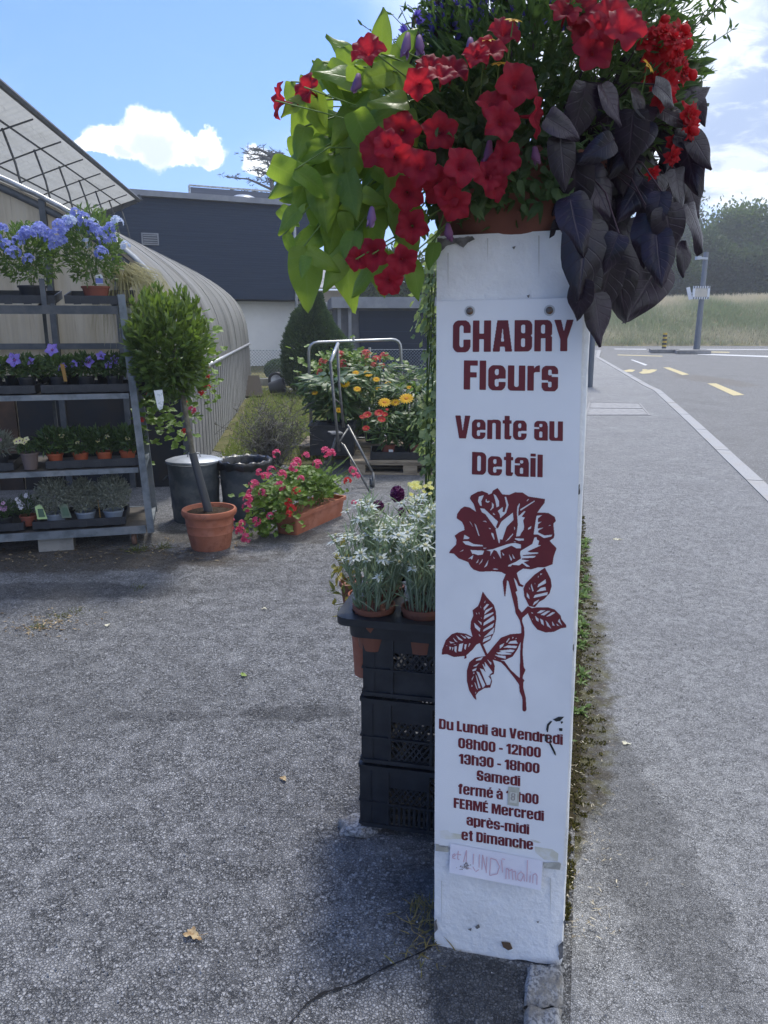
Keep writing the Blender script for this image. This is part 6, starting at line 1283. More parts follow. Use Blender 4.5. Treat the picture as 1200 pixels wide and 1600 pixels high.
# top rack: sloped dark steel brackets
for u in (.06, .50, .94, 1.38):
    mb = MB(); mb.bar(sh(u, 0, 1.56), sh(u, SDP, 1.66), .03, .04); mb.build('bracket', DSTEEL, trol)
mb = MB(); mb.bar(sh(.46, .0, 1.58), sh(.46, .02, 1.75), .03, .02, up=SV); mb.build('stub_post', DSTEEL, trol)
RUB = M('caster_rubber', (.20, .12, .09), .8, .2); 
for (u, v) in ((.12, .07), (SW-.1, .07), (.12, SDP-.07), (SW-.1, SDP-.07)):
    cp = sh(u, v, .05); f = MB(); f.box(cp+Vector((0, 0, .045)), (.07, .06, .012), SA); f.bar(cp+SU*.022+Vector((0, 0, .045)), cp+SU*.022, .006, .03, up=SV); f.bar(cp-SU*.022+Vector((0, 0, .045)), cp-SU*.022, .006, .03, up=SV); fk = f.build('caster', ZINC, trol)
    mb = MB(); ring = [(r, z) for r, z in ((0, -.016), (.04, -.016), (.048, -.010), (.048, .010), (.04, .016), (0, .016))]; mb.lathe(ring, n=20); w = mb.build('wheel', RUB, fk, smooth=R(40)); w.matrix_parent_inverse = inv_basis(fk); w.matrix_basis = frame(SU, 0, cp)
# blocks under the trolley
for (u, lab) in ((.62, 'grey concrete block under the middle of the plant trolley'), (1.50, 'grey concrete block under the left end of the plant trolley')):
    mb = MB(); mb.box(sh(u, .10, .045), (.22, .12, .09), SA); tag(mb.build('concrete_block', CONC), lab, 'block')

TRAYM = M('seed_tray', (.018, .021, .028), .45, .45, ncol=(.03, .033, .04), nscale=12)
def tray_(u0, u1, z, label, tilt=0.0, v0=.03, v1=.42, h=.05):
    t = thing('seed_tray', label, 'plant tray', sh((u0+u1)/2, (v0+v1)/2, z), 0, 'black plant trays on the trolley')
    mb = MB(); w = u1-u0; d = v1-v0
    for (a, b, c, e) in ((u0, v0, u1, v0), (u0, v1, u1, v1), (u0, v0, u0, v1), (u1, v0, u1, v1)): mb.bar(sh(a, b, z+h/2+tilt*b), sh(c, e, z+h/2+tilt*e), .008, h)
    mb.build('rim', TRAYM, t); mb = MB(); mb.add([sh(u0, v0, z+.008), sh(u1, v0, z+.008), sh(u1, v1, z+.008+tilt*v1), sh(u0, v1, z+.008+tilt*v1)], [(0, 1, 2, 3)])
    for k in range(int(w/.11)+1):
        u = u0+.05+k*.11
        if u < u1-.03: mb.bar(sh(u, v0-.004, z-.002), sh(u, v0-.004, z+h*.75), .045, .006, up=SV)
    mb.build('floor', TRAYM, t); return t
POTK = M('black_pot', (.022, .024, .030), .45, .4); POTT = M('orange_pot', (.40, .10, .045), .55, .35); POTG = M('grey_blue_pot', (.20, .24, .30), .5, .4); POTR = M('brick_pot', (.24, .075, .05), .6, .3)
DGRN = M('dark_green_leaf', (.028, .056, .021), .5, .35, vcol=(.075, .125, .040), trans=.2, tcol=(.18, .30, .05))
GRYL = M('grey_leaf', (.17, .19, .155), .75, .2, vcol=(.30, .32, .26), trans=.15)
MGRN = M('mid_green_leaf', (.055, .10, .03), .5, .35, vcol=(.12, .19, .055), trans=.3, tcol=(.25, .4, .07))
PPUR = M('balloon_purple', (.20, .13, .56), .55, .25, vcol=(.36, .28, .74), trans=.3); PWHI = M('white_petal', (.74, .73, .77), .6, .2, vcol=(.80, .74, .80), trans=.3); PPIN = M('pale_pink_petal', (.62, .30, .56), .6, .2, vcol=(.74, .56, .72), trans=.3); PYEL = M('cream_petal', (.66, .60, .26), .6, .2, vcol=(.75, .72, .45), trans=.3); PCEN = M('flower_eye', (.18, .06, .22), .7, .2)
PBLU = M('plumbago_blue', (.22, .26, .62), .55, .2, vcol=(.50, .55, .86), trans=.35, tcol=(.40, .46, .88)); PPAL = M('plumbago_pale', (.62, .70, .86), .6, .2, vcol=(.72, .78, .9), trans=.4)
bell = daisy(5, .040, 'b', PPUR, PCEN, .85, .35, .2); dian = daisy(7, .019, 'd', PPIN, PCEN, .8, .25, .25); pansy = daisy(5, .022, 'p', PYEL, PCEN, .95, .15, .22)
_prot = {}
def potted(name, label, cat, u, v, z, pr, ph, pm, leaf, lr, lh, nleaf, lsz, flowers=(), fm=None, fmesh=None, group=None, droop=.2, lw=.4, fname='flower'):
    b = sh(u, v, z); t = thing(name, label, cat, b, rr.uniform(0, .4), group); pot(t, pr, ph, pm)
    mb = MB(); n = nleaf; P, dd = ball(n, (0, 0, ph+lh*.5), (lr, lr, lh*.55), .25, -.85); P[:, 2] = np.maximum(P[:, 2], ph-.01)
    mb.leaves(P, dd*.7+rdir(n)*.7+np.array([0, 0, .45]), rdir(n)+np.array([0, 0, .5]), RG.uniform(.6, 1.3, n)*lsz, RG.uniform(.6, 1.3, n)*lsz*lw, droop=droop)
    for k in range(10): a = rr.uniform(0, 6.28); e = Vector((lr*.8*math.cos(a), lr*.8*math.sin(a), ph+lh*rr.uniform(.4, .95))); mb.tube([(0, 0, ph-.02), (e.x*.3, e.y*.3, ph+lh*.4), e], .002, 4, 0, False, .5)
    mb.build('foliage', leaf, t).matrix_parent_inverse = Matrix(); W4 = wm(t)
    for (du, dz, s_, dv) in flowers:
        c = sh(u+du, v+dv, z+ph+dz); mm = frame((rr.uniform(-.5, .5), -1, rr.uniform(.2, .9)), rr.uniform(0, 6), c, s_); key = (id(fmesh), fm[0].name)
        if key not in _prot: o = fmesh.build(fname, list(fm), t); _prot[key] = o; o.matrix_parent_inverse = inv_basis(t); o.matrix_basis = mm
        else: dup_part(_prot[key], mm, t)
        s2 = MB(); s2.tube([c-mm.to_3x3().col[2].normalized()*.003, c+Vector((0, .03, -.06))], .0015, 4, 0, False); s2.build('flower_stem', STEMG, t)
    return t
rr = random.Random(77)
# top shelf: blue plumbagos (photo position -> plant)
for (u0, u1, lab) in ((.00, .34, 'short black plant tray at the right end of the top shelf'), (.40, .80, 'black plant tray at the middle of the top shelf'), (.86, 1.3, 'black plant tray at the left of the top shelf')): tray_(u0, u1, 1.59+.01, lab, .12, .02, .34)
def plumb(u, v, h, lr, lab, pm, nb, seed, spots):
    global rr
    t = potted('blue_plumbago', lab, 'potted plant', u, v, 1.615, .085, .10, pm, MGRN, lr*1.12, h, 1300, .042, group='blue plumbagos on the top shelf'); hd = [floret_head(20, .035, .017, seed+k) for k in range(2)]
    pr_ = {}
    for i, (px, py, s_, k) in enumerate(spots):
        c = at(px, py, (t.location.y-.16)+rr.uniform(-.05, .08)); mm = frame((rr.uniform(-.4, .4), -.7, 1), rr.uniform(0, 6), c, s_); key = (i % 2, k)
        if key not in pr_: o = hd[i % 2].build('flower_head', PBLU if k == 0 else PPAL, t); o.matrix_basis = mm; pr_[key] = o
        else: dup_part(pr_[key], mm, t)
plumb(.17, .18, .46, .16, 'tallest blue plumbago on the top shelf, with a care label in its brick red pot', POTR, 0, 100, [(118,333,.9,0),(130,340,1,0),(148,360,1.15,0),(160,366,1.1,0),(164,377,1,0),(158,395,1.1,0),(146,350,1,1),(182,348,1.1,1),(172,356,.9,0),(135,380,.8,1),(196,384,.8,1),(142,352,.8,0),(176,372,.7,0),(105,345,.9,1),(125,352,.9,0)])
plumb(.55, .18, .36, .17, 'blue plumbago in the middle of the top shelf', POTK, 0, 110, [(88,370,1.2,0),(97,378,1.1,0),(107,350,1.1,0),(92,352,1,0),(112,345,.9,1),(70,362,1,0),(62,356,1.0,0),(84,384,.9,0),(76,375,.8,0),(100,362,.9,0)])
plumb(.93, .18, .34, .18, 'blue plumbago at the left of the top shelf', POTR, 0, 120, [(41,364,1.1,0),(50,370,1.1,0),(28,378,1.0,0),(22,394,1,0),(45,406,1,0),(2,358,1,0),(10,382,.9,0),(57,360,1,0),(-8,370,1,0),(14,396,.8,0),(33,368,.8,0)])
mb = MB(); c = at(155, 437, 5.08); d0 = SU*-1
for (z0, z1, m) in ((.0, .052, LABW), (.004, .034, PBLU)):
    q = MB(); o_ = c+SV*(-.002 if m is PBLU else 0); q.add([o_+SU*.022+Vector((0, 0, z0-.026)), o_-SU*.022+Vector((0, 0, z0-.026)), o_-SU*.022+Vector((0, 0, z1-.026)), o_-SU*.012+Vector((0, 0, z1-.018)) if m is LABW else o_-SU*.022+Vector((0, 0, z1-.026)), o_+SU*.022+Vector((0, 0, z1-.024))], [(0, 1, 2, 3, 4)])
    lb = q.build('care_label' if m is LABW else 'label_picture', m, [x for x in S.collection.objects if x.name == 'blue_plumbago'][0] if m is LABW else lb)
# feather grass spilling over the right end
FEA = M('feather_grass', (.40, .38, .20), .7, .25, vcol=(.55, .52, .33), trans=.4, tcol=(.6, .56, .3))
fg = thing('feather_grass', 'straw coloured feather grass spilling over the right end of the top shelf', 'potted plant', sh(.02, .42, 1.60)); pot(fg, .08, .10, POTK)
mb = MB(); b = fg.location+Vector((0, 0, .09))
for k in range(260):
    a = rr.uniform(-1.9, 1.5); L = rr.uniform(.25, .46); d = Vector((math.cos(a), math.sin(a)*.7-.1, 0)); h = rr.uniform(.06, .20); pts = [b+Vector((rr.uniform(-.03, .03), rr.uniform(-.03, .03), 0)), b+d*L*.25+Vector((0, 0, h)), b+d*L*.6+Vector((0, 0, h*.75)), b+d*L*.88+Vector((0, 0, -h*.3-.03)), b+d*L+Vector((rr.uniform(-.03, .03), 0, -h*1.0-rr.uniform(.05, .2)))]
    mb.tube(pts, [.0016, .0014, .0012, .001, .0006], 3, 0, False, rr.random())
mb.build('blades', FEA, fg).matrix_parent_inverse = inv_basis(fg)
# second shelf: balloon flowers
for (u0, u1, lab) in ((.02, .56, 'black tray of balloon flowers at the right of the second shelf'), (.60, 1.14, 'black tray of balloon flowers in the middle of the second shelf'), (1.18, 1.6, 'black tray at the left end of the second shelf')): tray_(u0, u1, 1.05, lab)
BF = [(.12, 'balloon flower pot nearest the right post of the second shelf', [(-.02,.10,1,-.05),(.06,.13,.9,-.05),(.02,.07,.8,-.06)]), (.30, 'balloon flower pot with one raised bloom on the second shelf', [(-.04,.09,1.15,-.06),(.05,.08,.8,-.06),(.0,.10,.7,-.04)]), (.47, 'balloon flower pot carrying the tallest purple bloom on the second shelf', [(.0,.17,1.25,-.05),(-.05,.06,.9,-.06)]), (.66, 'balloon flower pot with the largest open purple bloom on the second shelf', [(.04,.11,1.35,-.06),(-.05,.10,.8,-.05)]), (.86, 'balloon flower pot with a bluish half open bloom on the second shelf', [(.02,.09,.9,-.06),(-.05,.07,.7,-.05)])]
for (u, lab, fl) in BF: potted('balloon_flower', lab, 'potted plant', u, .15, 1.06, .055, .085, POTK, DGRN, .095, .13, 420, .042, fl, (PPUR, PCEN), bell, 'balloon flowers on the second shelf')
for (u, lab, fl) in ((1.04, 'white balloon flower pot on the second shelf', [(.0,.10,1.2,-.06),(.07,.09,1.1,-.05),(-.05,.08,.9,-.05)]), (1.24, 'leafy balloon flower pot with small white blooms at the left of the second shelf', [(.02,.08,.9,-.06)])): potted('balloon_flower', lab, 'potted plant', u, .15, 1.06, .055, .085, POTK, DGRN, .095, .13, 420, .042, fl, (PWHI, PYEL), bell, 'balloon flowers on the second shelf')
for u in (.2, .4, .58, .78): potted('balloon_flower', {.2: 'budding balloon flower at the back right of the second shelf', .4: 'budding balloon flower behind the raised bloom on the second shelf', .58: 'budding balloon flower at the back middle of the second shelf', .78: 'budding balloon flower at the back left of the second shelf'}[u], 'potted plant', u, .33, 1.06, .055, .085, POTK, DGRN, .085, .11, 220, .035, group='balloon flowers on the second shelf')
mb = MB(); c = sh(.40, .04, 1.20); mb.add([c+SU*.016+Vector((0, 0, -.08)), c-SU*.004+Vector((0, 0, -.08)), c+SU*.004+Vector((0, 0, .03)), c+SU*.030+Vector((0, 0, .03))], [(0, 1, 2, 3)]); o = mb.build('wooden_label', M('ochre_label', (.26, .15, .04), .6, .3), [x for x in S.objects if x.name == 'balloon_flower.001'][0])
# third shelf: carnations and pansies
for (u0, u1, lab) in ((.02, .60, 'long black tray of pansies at the right of the third shelf'), (.80, 1.55, 'black tray of carnations at the left of the third shelf')): tray_(u0, u1, .56, lab)
PA = [(.10, POTT, [(-.02,.09,1,-.05)], 'pansy pot nearest the right post of the third shelf'), (.25, POTT, [(.02,.08,.8,-.05),(-.04,.10,.9,-.04)], 'pansy pot with two small cream blooms on the third shelf'), (.40, POTT, [(.0,.07,.8,-.05),(.06,.10,.7,-.04)], 'pansy in an orange pot at the middle of the third shelf'), (.56, POTT, [(.02,.12,1.1,-.05),(-.07,.12,.9,-.05)], 'pansy with two raised cream blooms in an orange pot on the third shelf')]
for (u, pm, fl, lab) in PA: potted('pansy', lab, 'potted plant', u, .14, .57, .052, .075, pm, DGRN, .108, .15, 460, .044, fl, (PYEL, PCEN), pansy, 'pansies on the third shelf')
potted('pansy', 'cream pansy cluster in a tall brown pot standing outside the trays', 'potted plant', .70, .05, .56, .055, .11, M('taupe_pot', (.13, .10, .095), .6, .3), DGRN, .07, .07, 180, .028, [(.03,.085,1.2,-.05),(-.01,.09,1.1,-.05),(.0,.075,1.0,-.06),(.05,.08,1,-.05)], (PYEL, YDOT), pansy)
CAR = [(.90, [(.02,.09,.9,-.05),(-.03,.10,.8,-.04)], (PPIN, PCEN), 'carnation pot with faded pink blooms on the third shelf'), (1.03, [(.03,.05,1.3,-.06),(-.02,.09,1.1,-.05),(.05,.10,1.0,-.05)], (PPIN, PCEN), 'carnation pot with the brightest pink bloom on the third shelf'), (1.16, [(.02,.10,1.1,-.05),(-.04,.11,1.0,-.05),(.05,.08,.9,-.05)], (PWHI, PWHI), 'white carnation pot on the third shelf'), (1.30, [(.0,.10,1.2,-.05),(.06,.09,1.1,-.05)], (PWHI, PWHI), 'white carnation pot at the left edge of the third shelf')]
for (u, fl, fm, lab) in CAR: potted('carnation', lab, 'potted plant', u, .14, .57, .055, .08, POTK, GRYL, .095, .13, 520, .055, fl, fm, dian, 'carnations on the third shelf', lw=.12)
# bottom shelf
for (u0, u1, lab) in ((.16, .74, 'black tray of grey foliage pots on the bottom shelf'), (.80, 1.5, 'black tray of carnations at the left of the bottom shelf')): tray_(u0, u1, .16, lab)
HB = [(.24, .13, .115, 'densest grey curry plant, rightmost pot on the bottom shelf'), (.42, .12, .085, 'narrow grey curry plant in the middle pot of the bottom shelf'), (.61, .13, .115, 'round grey curry plant with a green care label on the bottom shelf')]
for i, (u, h, lr, lab) in enumerate(HB):
    t = potted('grey_curry_plant', lab, 'potted plant', u, .12, .17, .066, .075, POTG, GRYL, lr*1.05, h*1.75, 2200, .026, group='grey curry plants on the bottom shelf', lw=.28)
    if i > 0:
        c = sh(u+(.05 if i == 2 else .09), .03, .275); q = MB(); w = .026; q.add([c+SU*w+Vector((-.01, -.02, -.045)), c-SU*w+Vector((.0, -.02, -.045)), c-SU*w*.6+Vector((-.02, 0, .035)), c+SU*0+Vector((-.024, .002, .05)), c+SU*w*1.3+Vector((-.02, 0, .035))], [(0, 1, 2, 3, 4)]); L1 = q.build('care_label', M('label_green', (.38, .52, .22), .5, .4) if i == 2 else M('label_dark', (.10, .14, .10), .5, .4), t)
        q = MB(); w = .017; c2 = c-SV*.003; q.add([c2+SU*w+Vector((-.01, -.018, -.03)), c2-SU*w+Vector((-.004, -.018, -.03)), c2-SU*w*.7+Vector((-.016, -.004, .022)), c2+SU*w*1.1+Vector((-.018, -.004, .022))], [(0, 1, 2, 3)]); q.build('label_picture', M('label_photo', (.05, .10, .06), .5, .4), L1)
    else:
        c = sh(u+.075, .05, .27); q = MB(); q.bar(c+Vector((0, 0, -.06)), c+Vector((-.006, 0, .06)), .008, .003); q.build('wooden_label', bpy.data.materials['ochre_label'], t)
potted('carnation', 'white and pink carnation with raised blooms on the bottom shelf, left of the grey plants', 'potted plant', .78, .12, .17, .055, .07, POTR, DGRN, .08, .12, 300, .04, [(.03,.10,1,-.05),(-.02,.14,1.1,-.05),(.02,.07,1.2,-.06),(.04,.12,.8,-.05)], (PWHI, PPIN), dian, lw=.14)
for (u, lab, k) in ((.93, 'mauve carnation pot with clustered blooms on the bottom shelf', 6), (1.08, 'mauve carnation pot in the left half of the bottom shelf', 5), (1.23, 'mauve carnation pot at the left edge of the bottom shelf', 5)):
    potted('carnation', lab, 'potted plant', u, .12, .17, .055, .07, POTK, DGRN, .085, .09, 300, .04, [(rr.uniform(-.07, .07), rr.uniform(.05, .10), rr.uniform(.8, 1.1), -.05) for _ in range(k)], (PPIN, PCEN), dian, 'mauve carnations on the bottom shelf', lw=.14)

# hanging red geranium at the right end of the trolley
hg = thing('hanging_geranium', 'leafy trailing geranium with red blooms hanging at the right end of the trolley', 'potted plant', sh(-.12, .35, 1.0))
mb = MB()
for k in range(420):
    px, py = rr.choice(((215, 520), (232, 590), (320, 590), (250, 640), (310, 560), (225, 640), (280, 655), (322, 545))); c = at(px+rr.gauss(0, 13), py+rr.gauss(0, 26), 5.42+rr.uniform(-.1, .25)); lobed_leaf(mb, c, (rr.uniform(-.7, .7), rr.uniform(-1, .1), 1), rr.uniform(.018, .036), rr.random())
for k in range(24): c = at(rr.uniform(215, 325), rr.uniform(520, 660), 5.5); mb.tube([c, c.lerp(hg.location, .5)+Vector((0, 0, .05)), hg.location+Vector((0, 0, .12))], .002, 4, 0, False, .5)
mb.build('foliage', GERL, hg); mb = MB(); mb.lathe([(0, .0), (.10, .0), (.13, .14), (.14, .14), (.14, .15), (.12, .15), (0, .13)], n=24); mb.build('hanging_pot', POTK, hg, smooth=R(40)).matrix_parent_inverse = Matrix()
heads(hg, [(197,515,5.35,.8,1),(203,542,5.3,1.0,1),(196,572,5.35,.7,1),(234,616,5.3,.7,1),(222,658,5.3,.8,1),(322,606,5.4,1.0,1),(319,598,5.4,.8,1),(314,614,5.42,.7,1),(326,590,5.4,.6,1),(300,641,5.5,.9,0),(288,674,5.5,.7,1),(322,575,5.45,.6,0),(290,630,5.5,.6,1),(200,530,5.4,.5,1)], (GPK, GRD), meshes=GH)

# ------------------------------------------------------------------ shrubs and trees in the yard
def crown_mb(mb, c, r, n, size, squash=1.0, lum=(0, 1), lumps=7, seed=0, wl=.6, rough=.25):
    rs = random.Random(seed); c = Vector(c); cl_ = [(c+Vector((rs.gauss(0, .45)*r[0], rs.gauss(0, .45)*r[1], rs.gauss(0, .42)*r[2])), rs.uniform(.35, .6)) for _ in range(lumps)]
    for (q, s_) in cl_:
        m = n//lumps; v0 = rs.uniform(*lum); d = rdir(m); rad = .55+.45*RG.random((m, 1))**.5; P = np.array(q[:])+d*np.array(r)*s_*rad*(1+rough*RG.normal(size=(m, 1)))
        mb.leaves(P, d+rdir(m)*.9, rdir(m)+d*.6, RG.uniform(.6, 1.4, m)*size, RG.uniform(.6, 1.3, m)*size*wl, np.clip(v0+RG.normal(0, .22, m)+.15*d[:, 2], 0, 1))
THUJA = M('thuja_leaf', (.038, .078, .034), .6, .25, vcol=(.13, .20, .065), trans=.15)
cf = thing('cone_evergreen', 'tall dark cone shaped evergreen leaning left in front of the white wall', 'evergreen', gnd(505, 615))
mb = MB(); D0 = cf.location.y; n = 26000
t_ = RG.random(n)**.75; ang = RG.random(n)*6.2832
# outline from the photo: left edge steep, right edge slanting
edgeL = [(0.0, -.55), (.08, -.78), (.35, -.82), (.6, -.72), (.8, -.52), (.93, -.26), (1, -.02)]; edgeR = [(0.0, .95), (.12, 1.02), (.3, .86), (.5, .58), (.7, .30), (.85, .12), (1, .02)]
L_ = np.interp(t_, *zip(*edgeL)); R_ = np.interp(t_, *zip(*edgeR)); mid = (L_+R_)/2-.05; hw = (R_-L_)/2
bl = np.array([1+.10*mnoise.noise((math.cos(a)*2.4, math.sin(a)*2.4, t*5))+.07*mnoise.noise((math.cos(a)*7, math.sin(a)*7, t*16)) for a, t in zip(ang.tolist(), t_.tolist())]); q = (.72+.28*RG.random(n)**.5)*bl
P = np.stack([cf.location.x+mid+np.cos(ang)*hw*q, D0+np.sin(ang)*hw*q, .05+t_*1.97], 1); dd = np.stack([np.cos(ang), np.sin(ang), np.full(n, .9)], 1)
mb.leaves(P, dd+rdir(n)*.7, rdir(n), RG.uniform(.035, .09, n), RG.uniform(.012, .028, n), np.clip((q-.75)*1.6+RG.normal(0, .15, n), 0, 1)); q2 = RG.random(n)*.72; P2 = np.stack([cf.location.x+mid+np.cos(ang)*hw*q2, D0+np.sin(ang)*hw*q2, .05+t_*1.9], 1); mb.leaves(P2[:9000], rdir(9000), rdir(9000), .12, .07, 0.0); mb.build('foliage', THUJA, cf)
mb = MB(); mb.tube([cf.location, cf.location+Vector((.05, 0, 1.2))], [.08, .03], 8); mb.build('trunk', BARK, cf)
bs = thing('round_bush', 'small round clipped bush beside the cone shaped evergreen', 'bush', gnd(436, 594)); mb = MB(); c = bs.location+Vector((0, 0, .26)); n = 3500; d = rdir(n, -.6)
mb.leaves(np.array(c[:])+d*np.array([.36, .34, .27])*(.8+.2*RG.random((n, 1))), d+rdir(n)*.8, rdir(n), .05, .03); mb.build('foliage', THUJA, bs); mb = MB(); mb.tube([bs.location, bs.location+Vector((0, 0, .3))], .03, 6); mb.build('stem', BARK, bs)
# wiry curly shrub
WIRY = M('wiry_twig', (.085, .075, .068), .8, .2, vcol=(.22, .21, .19)); ws = thing('wiry_shrub', 'grey wiry tangled shrub with tiny leaves behind the bins', 'shrub', gnd(425, 735)); mb = MB(); lf = MB(); b = ws.location; rr = random.Random(9)
for k in range(150):
    a = rr.uniform(0, 6.28); sp = rr.uniform(.05, .50); h = rr.uniform(.15, .66); p = b+Vector((rr.gauss(0, .05), rr.gauss(0, .05), 0)); pts = [p]
    for s_ in range(7): p = b+Vector((math.cos(a)*sp, math.sin(a)*sp*.7, h))*((s_+1)/7)+Vector((rr.gauss(0, .035), rr.gauss(0, .035), rr.gauss(0, .03)+.10*math.sin(s_/7*3.1))); pts.append(p)
    mb.tube(pts, [.0045-.0004*i for i in range(8)], 4, 0, False, rr.random())
    m = 9; lf.leaves([pts[rr.randint(2, 7)][:] for _ in range(m)], rdir(m), rdir(m), RG.uniform(.012, .03, m), RG.uniform(.006, .014, m), RG.random(m))
    for s_ in range(3, 8):
        if rr.random() < .6: q = pts[min(7, s_)]; mb.tube([q, q+Vector((rr.gauss(0, .05), rr.gauss(0, .05), rr.gauss(0, .05))), q+Vector((rr.gauss(0, .08), rr.gauss(0, .08), rr.gauss(.02, .07)))], .0022, 3, 0, False, rr.random())
mb.build('twigs', WIRY, ws); lf.build('leaves', M('tiny_grey_leaf', (.09, .10, .055), .6, .3, vcol=(.19, .20, .12), trans=.2), ws)
# rubbish: boards, bucket and barrow wheel behind the shrub
bk = thing('bucket', 'dark tipped bucket lying beside the greenhouse wall', 'bucket', gnd(418, 618)); mb = MB(); mb.lathe([(0, 0), (.11, 0), (.15, .30), (.158, .31), (.148, .31), (.108, .02)], n=20); o = mb.build('bucket_body', M('bucket_plastic', (.06, .065, .075), .4, .5), bk, smooth=R(40)); o.matrix_parent_inverse = Matrix(); o.matrix_basis = Matrix.Translation((.05, 0, .15)) @ Matrix.Rotation(R(78), 4, 'Y'); 
mb = MB(); mb.tube([(.36, -.15, .17), (.44, -.08, .10), (.46, 0, .06), (.44, .08, .10), (.36, .15, .17)], .006, 6); mb.build('handle', ALU, bk).matrix_parent_inverse = Matrix()
pl_ = thing('leaning_board', 'dark weathered board leaning against the far end of the greenhouse', 'board', gnd(402, 612)); mb = MB(); mb.bar(gnd(398, 622)+Vector((0, 0, .02)), at(392, 588, 16.6), .35, .04); mb.build('board', M('rotten_wood', (.045, .04, .035), .9, .1), pl_)
bw = thing('old_tyre', 'small black wheel leaning behind the bucket', 'wheel', gnd(432, 607)); mb = MB(); ring = [(.12, -.04), (.17, -.05), (.19, 0), (.17, .05), (.12, .04), (.11, 0), (.12, -.04)]; mb.lathe(ring, n=22); o = mb.build('tyre', BPL, bw, smooth=True); o.matrix_parent_inverse = Matrix(); o.matrix_basis = Matrix.Translation((.0, 0, .19)) @ Matrix.Rotation(R(70), 4, 'X'); mb = MB(); mb.lathe([(0, -.02), (.12, -.03), (.12, .03), (0, .02)], n=16); o = mb.build('hub', ALU, bw); o.matrix_parent_inverse = Matrix(); o.matrix_basis = Matrix.Translation((.0, 0, .19)) @ Matrix.Rotation(R(70), 4, 'X')

# ------------------------------------------------------------------ tube frame trolley, step frame, pallets and plants for sale
STEEL = M('tube_steel', (.36, .38, .40), .32, .5, metal=.75, ncol=(.34, .34, .34), nscale=20)
uf = thing('tube_cart', 'tall upside-down U of steel tube standing behind the plants for sale', 'garden cart', gnd(555, 690)); Du = 8.75
def bent(pts, r=.05):
    out = []; P_ = [Vector(p) for p in pts]
    for i, p in enumerate(P_):
        if i in (0, len(P_)-1): out.append(p); continue
        a = (P_[i-1]-p).normalized()*r; b = (P_[i+1]-p).normalized()*r
        for k in range(5): t = k/4; out.append((p+a)*(1-t)**2+p*2*t*(1-t)+(p+b)*t*t)
    return out
mb = MB(); mb.tube(bent([at(487, 700, Du), at(482, 535.5, Du), at(626, 530, Du+.3), at(629, 690, Du+.3)], .11), .017, 10); mb.build('hoop', STEEL, uf, smooth=True)
for (a, b) in (((487, 690, Du), (629, 680, Du+.3)), ((486, 640, Du), (628, 632, Du+.3))): mb = MB(); mb.tube([at(*a), at(*b)], .012, 8); mb.build('cross_tube', STEEL, uf, smooth=True)
mb = MB(); mb.tube([at(552, 526, Du+.14), at(553, 534, Du+.14)], .012, 8); mb.build('end_stub', STEEL, uf)
for (px, py, D) in ((487, 702, Du), (629, 692, Du+.3)): c = at(px, py, D); mb = MB(); mb.lathe([(0, -.015), (.045, -.015), (.05, 0), (.045, .015), (0, .015)], n=16); o = mb.build('wheel', BPL, uf); o.matrix_basis = frame((1, 0, 0), 0, c)
STEELD = M('dull_tube', (.20, .20, .195), .45, .5, metal=.55, ncol=(.13, .13, .125), nscale=20)
sf = thing('folding_step_frame', 'slim folding steel frame with angled legs and small castors before the plants', 'step frame', gnd(575, 760)); Ds = 7.0
def tb(name, *px, r=.013): mb = MB(); mb.tube([at(*p) for p in px], r, 8); return mb.build(name, STEEL if name == 'handle' else STEELD, sf, smooth=True)
tb('handle', (516, 566, Ds-.1), (528, 537, Ds+.25), r=.017); tb('leg', (516, 564, Ds-.1), (523, 640, Ds-.05), (530, 705, Ds)); tb('leg', (527, 538, Ds+.25), (530, 600, Ds+.25), (537, 668, Ds+.2))
tb('leg', (526, 680, Ds), (512, 728, Ds+.1)); tb('leg', (537, 695, Ds-.05), (582, 775, Ds-.3), r=.011); tb('leg', (545, 667, Ds+.2), (583, 740, Ds), r=.012); tb('castor_fork', (583, 738, Ds), (584, 768, Ds-.03), r=.013); tb('castor_fork', (582, 770, Ds-.3), (580, 778, Ds-.3), r=.012)
tb('hinge_tube', (530, 690, Ds), (545, 668, Ds+.2), r=.009); tb('brace', (521, 622, Ds-.05), (533, 632, Ds+.25), r=.008); tb('hinge_tube', (532, 692, Ds), (539, 698, Ds-.05), r=.012); tb('hinge_tube', (543, 664, Ds+.2), (549, 676, Ds+.18), r=.012)
mb = MB(); c1 = at(524, 676, Ds+.05); mb.box(c1, (.11, .16, .012), .3); mb.build('step', STEELD, sf)
for (px, py, D) in ((580, 754, Ds+.0), (579, 782, Ds-.3)): c = at(px, py, D); mb = MB(); mb.lathe([(0, -.012), (.034, -.012), (.042, -.006), (.042, .006), (.034, .012), (0, .012)], n=18); o = mb.build('castor_wheel', M('castor_grey', (.10, .11, .115), .6, .3), sf, smooth=R(40)); o.matrix_basis = frame((1, .2, 0), 0, c)
PALW = M('pallet_wood', (.36, .30, .22), .85, .2, ncol=(.22, .18, .13), nscale=5, stretch=(1, 6, 6), bump=.3); 
def pallet(x0, y0, rz, label, grp):
    t = thing('wooden_pallet', label, 'pallet', (x0, y0, 0), rz, grp)
    for k in range(7): mb = MB(); mb.box((.6, .06+.113*k, .133), (1.2, .088, .020)); mb.build('top_board', PALW, t).matrix_parent_inverse = Matrix()
    for y in (.07, .4, .73):
        mb = MB(); mb.box((.6, y, .010), (1.2, .1, .018)); mb.build('bottom_board', PALW, t).matrix_parent_inverse = Matrix()
        mb = MB(); mb.box((.6, y, .109), (1.2, .09, .022)); mb.build('stringer', PALW, t).matrix_parent_inverse = Matrix()
        for x in (.08, .6, 1.12): mb = MB(); mb.box((x, y, .058), (.14, .09, .076)); mb.build('block', PALW, t).matrix_parent_inverse = Matrix()
    return t
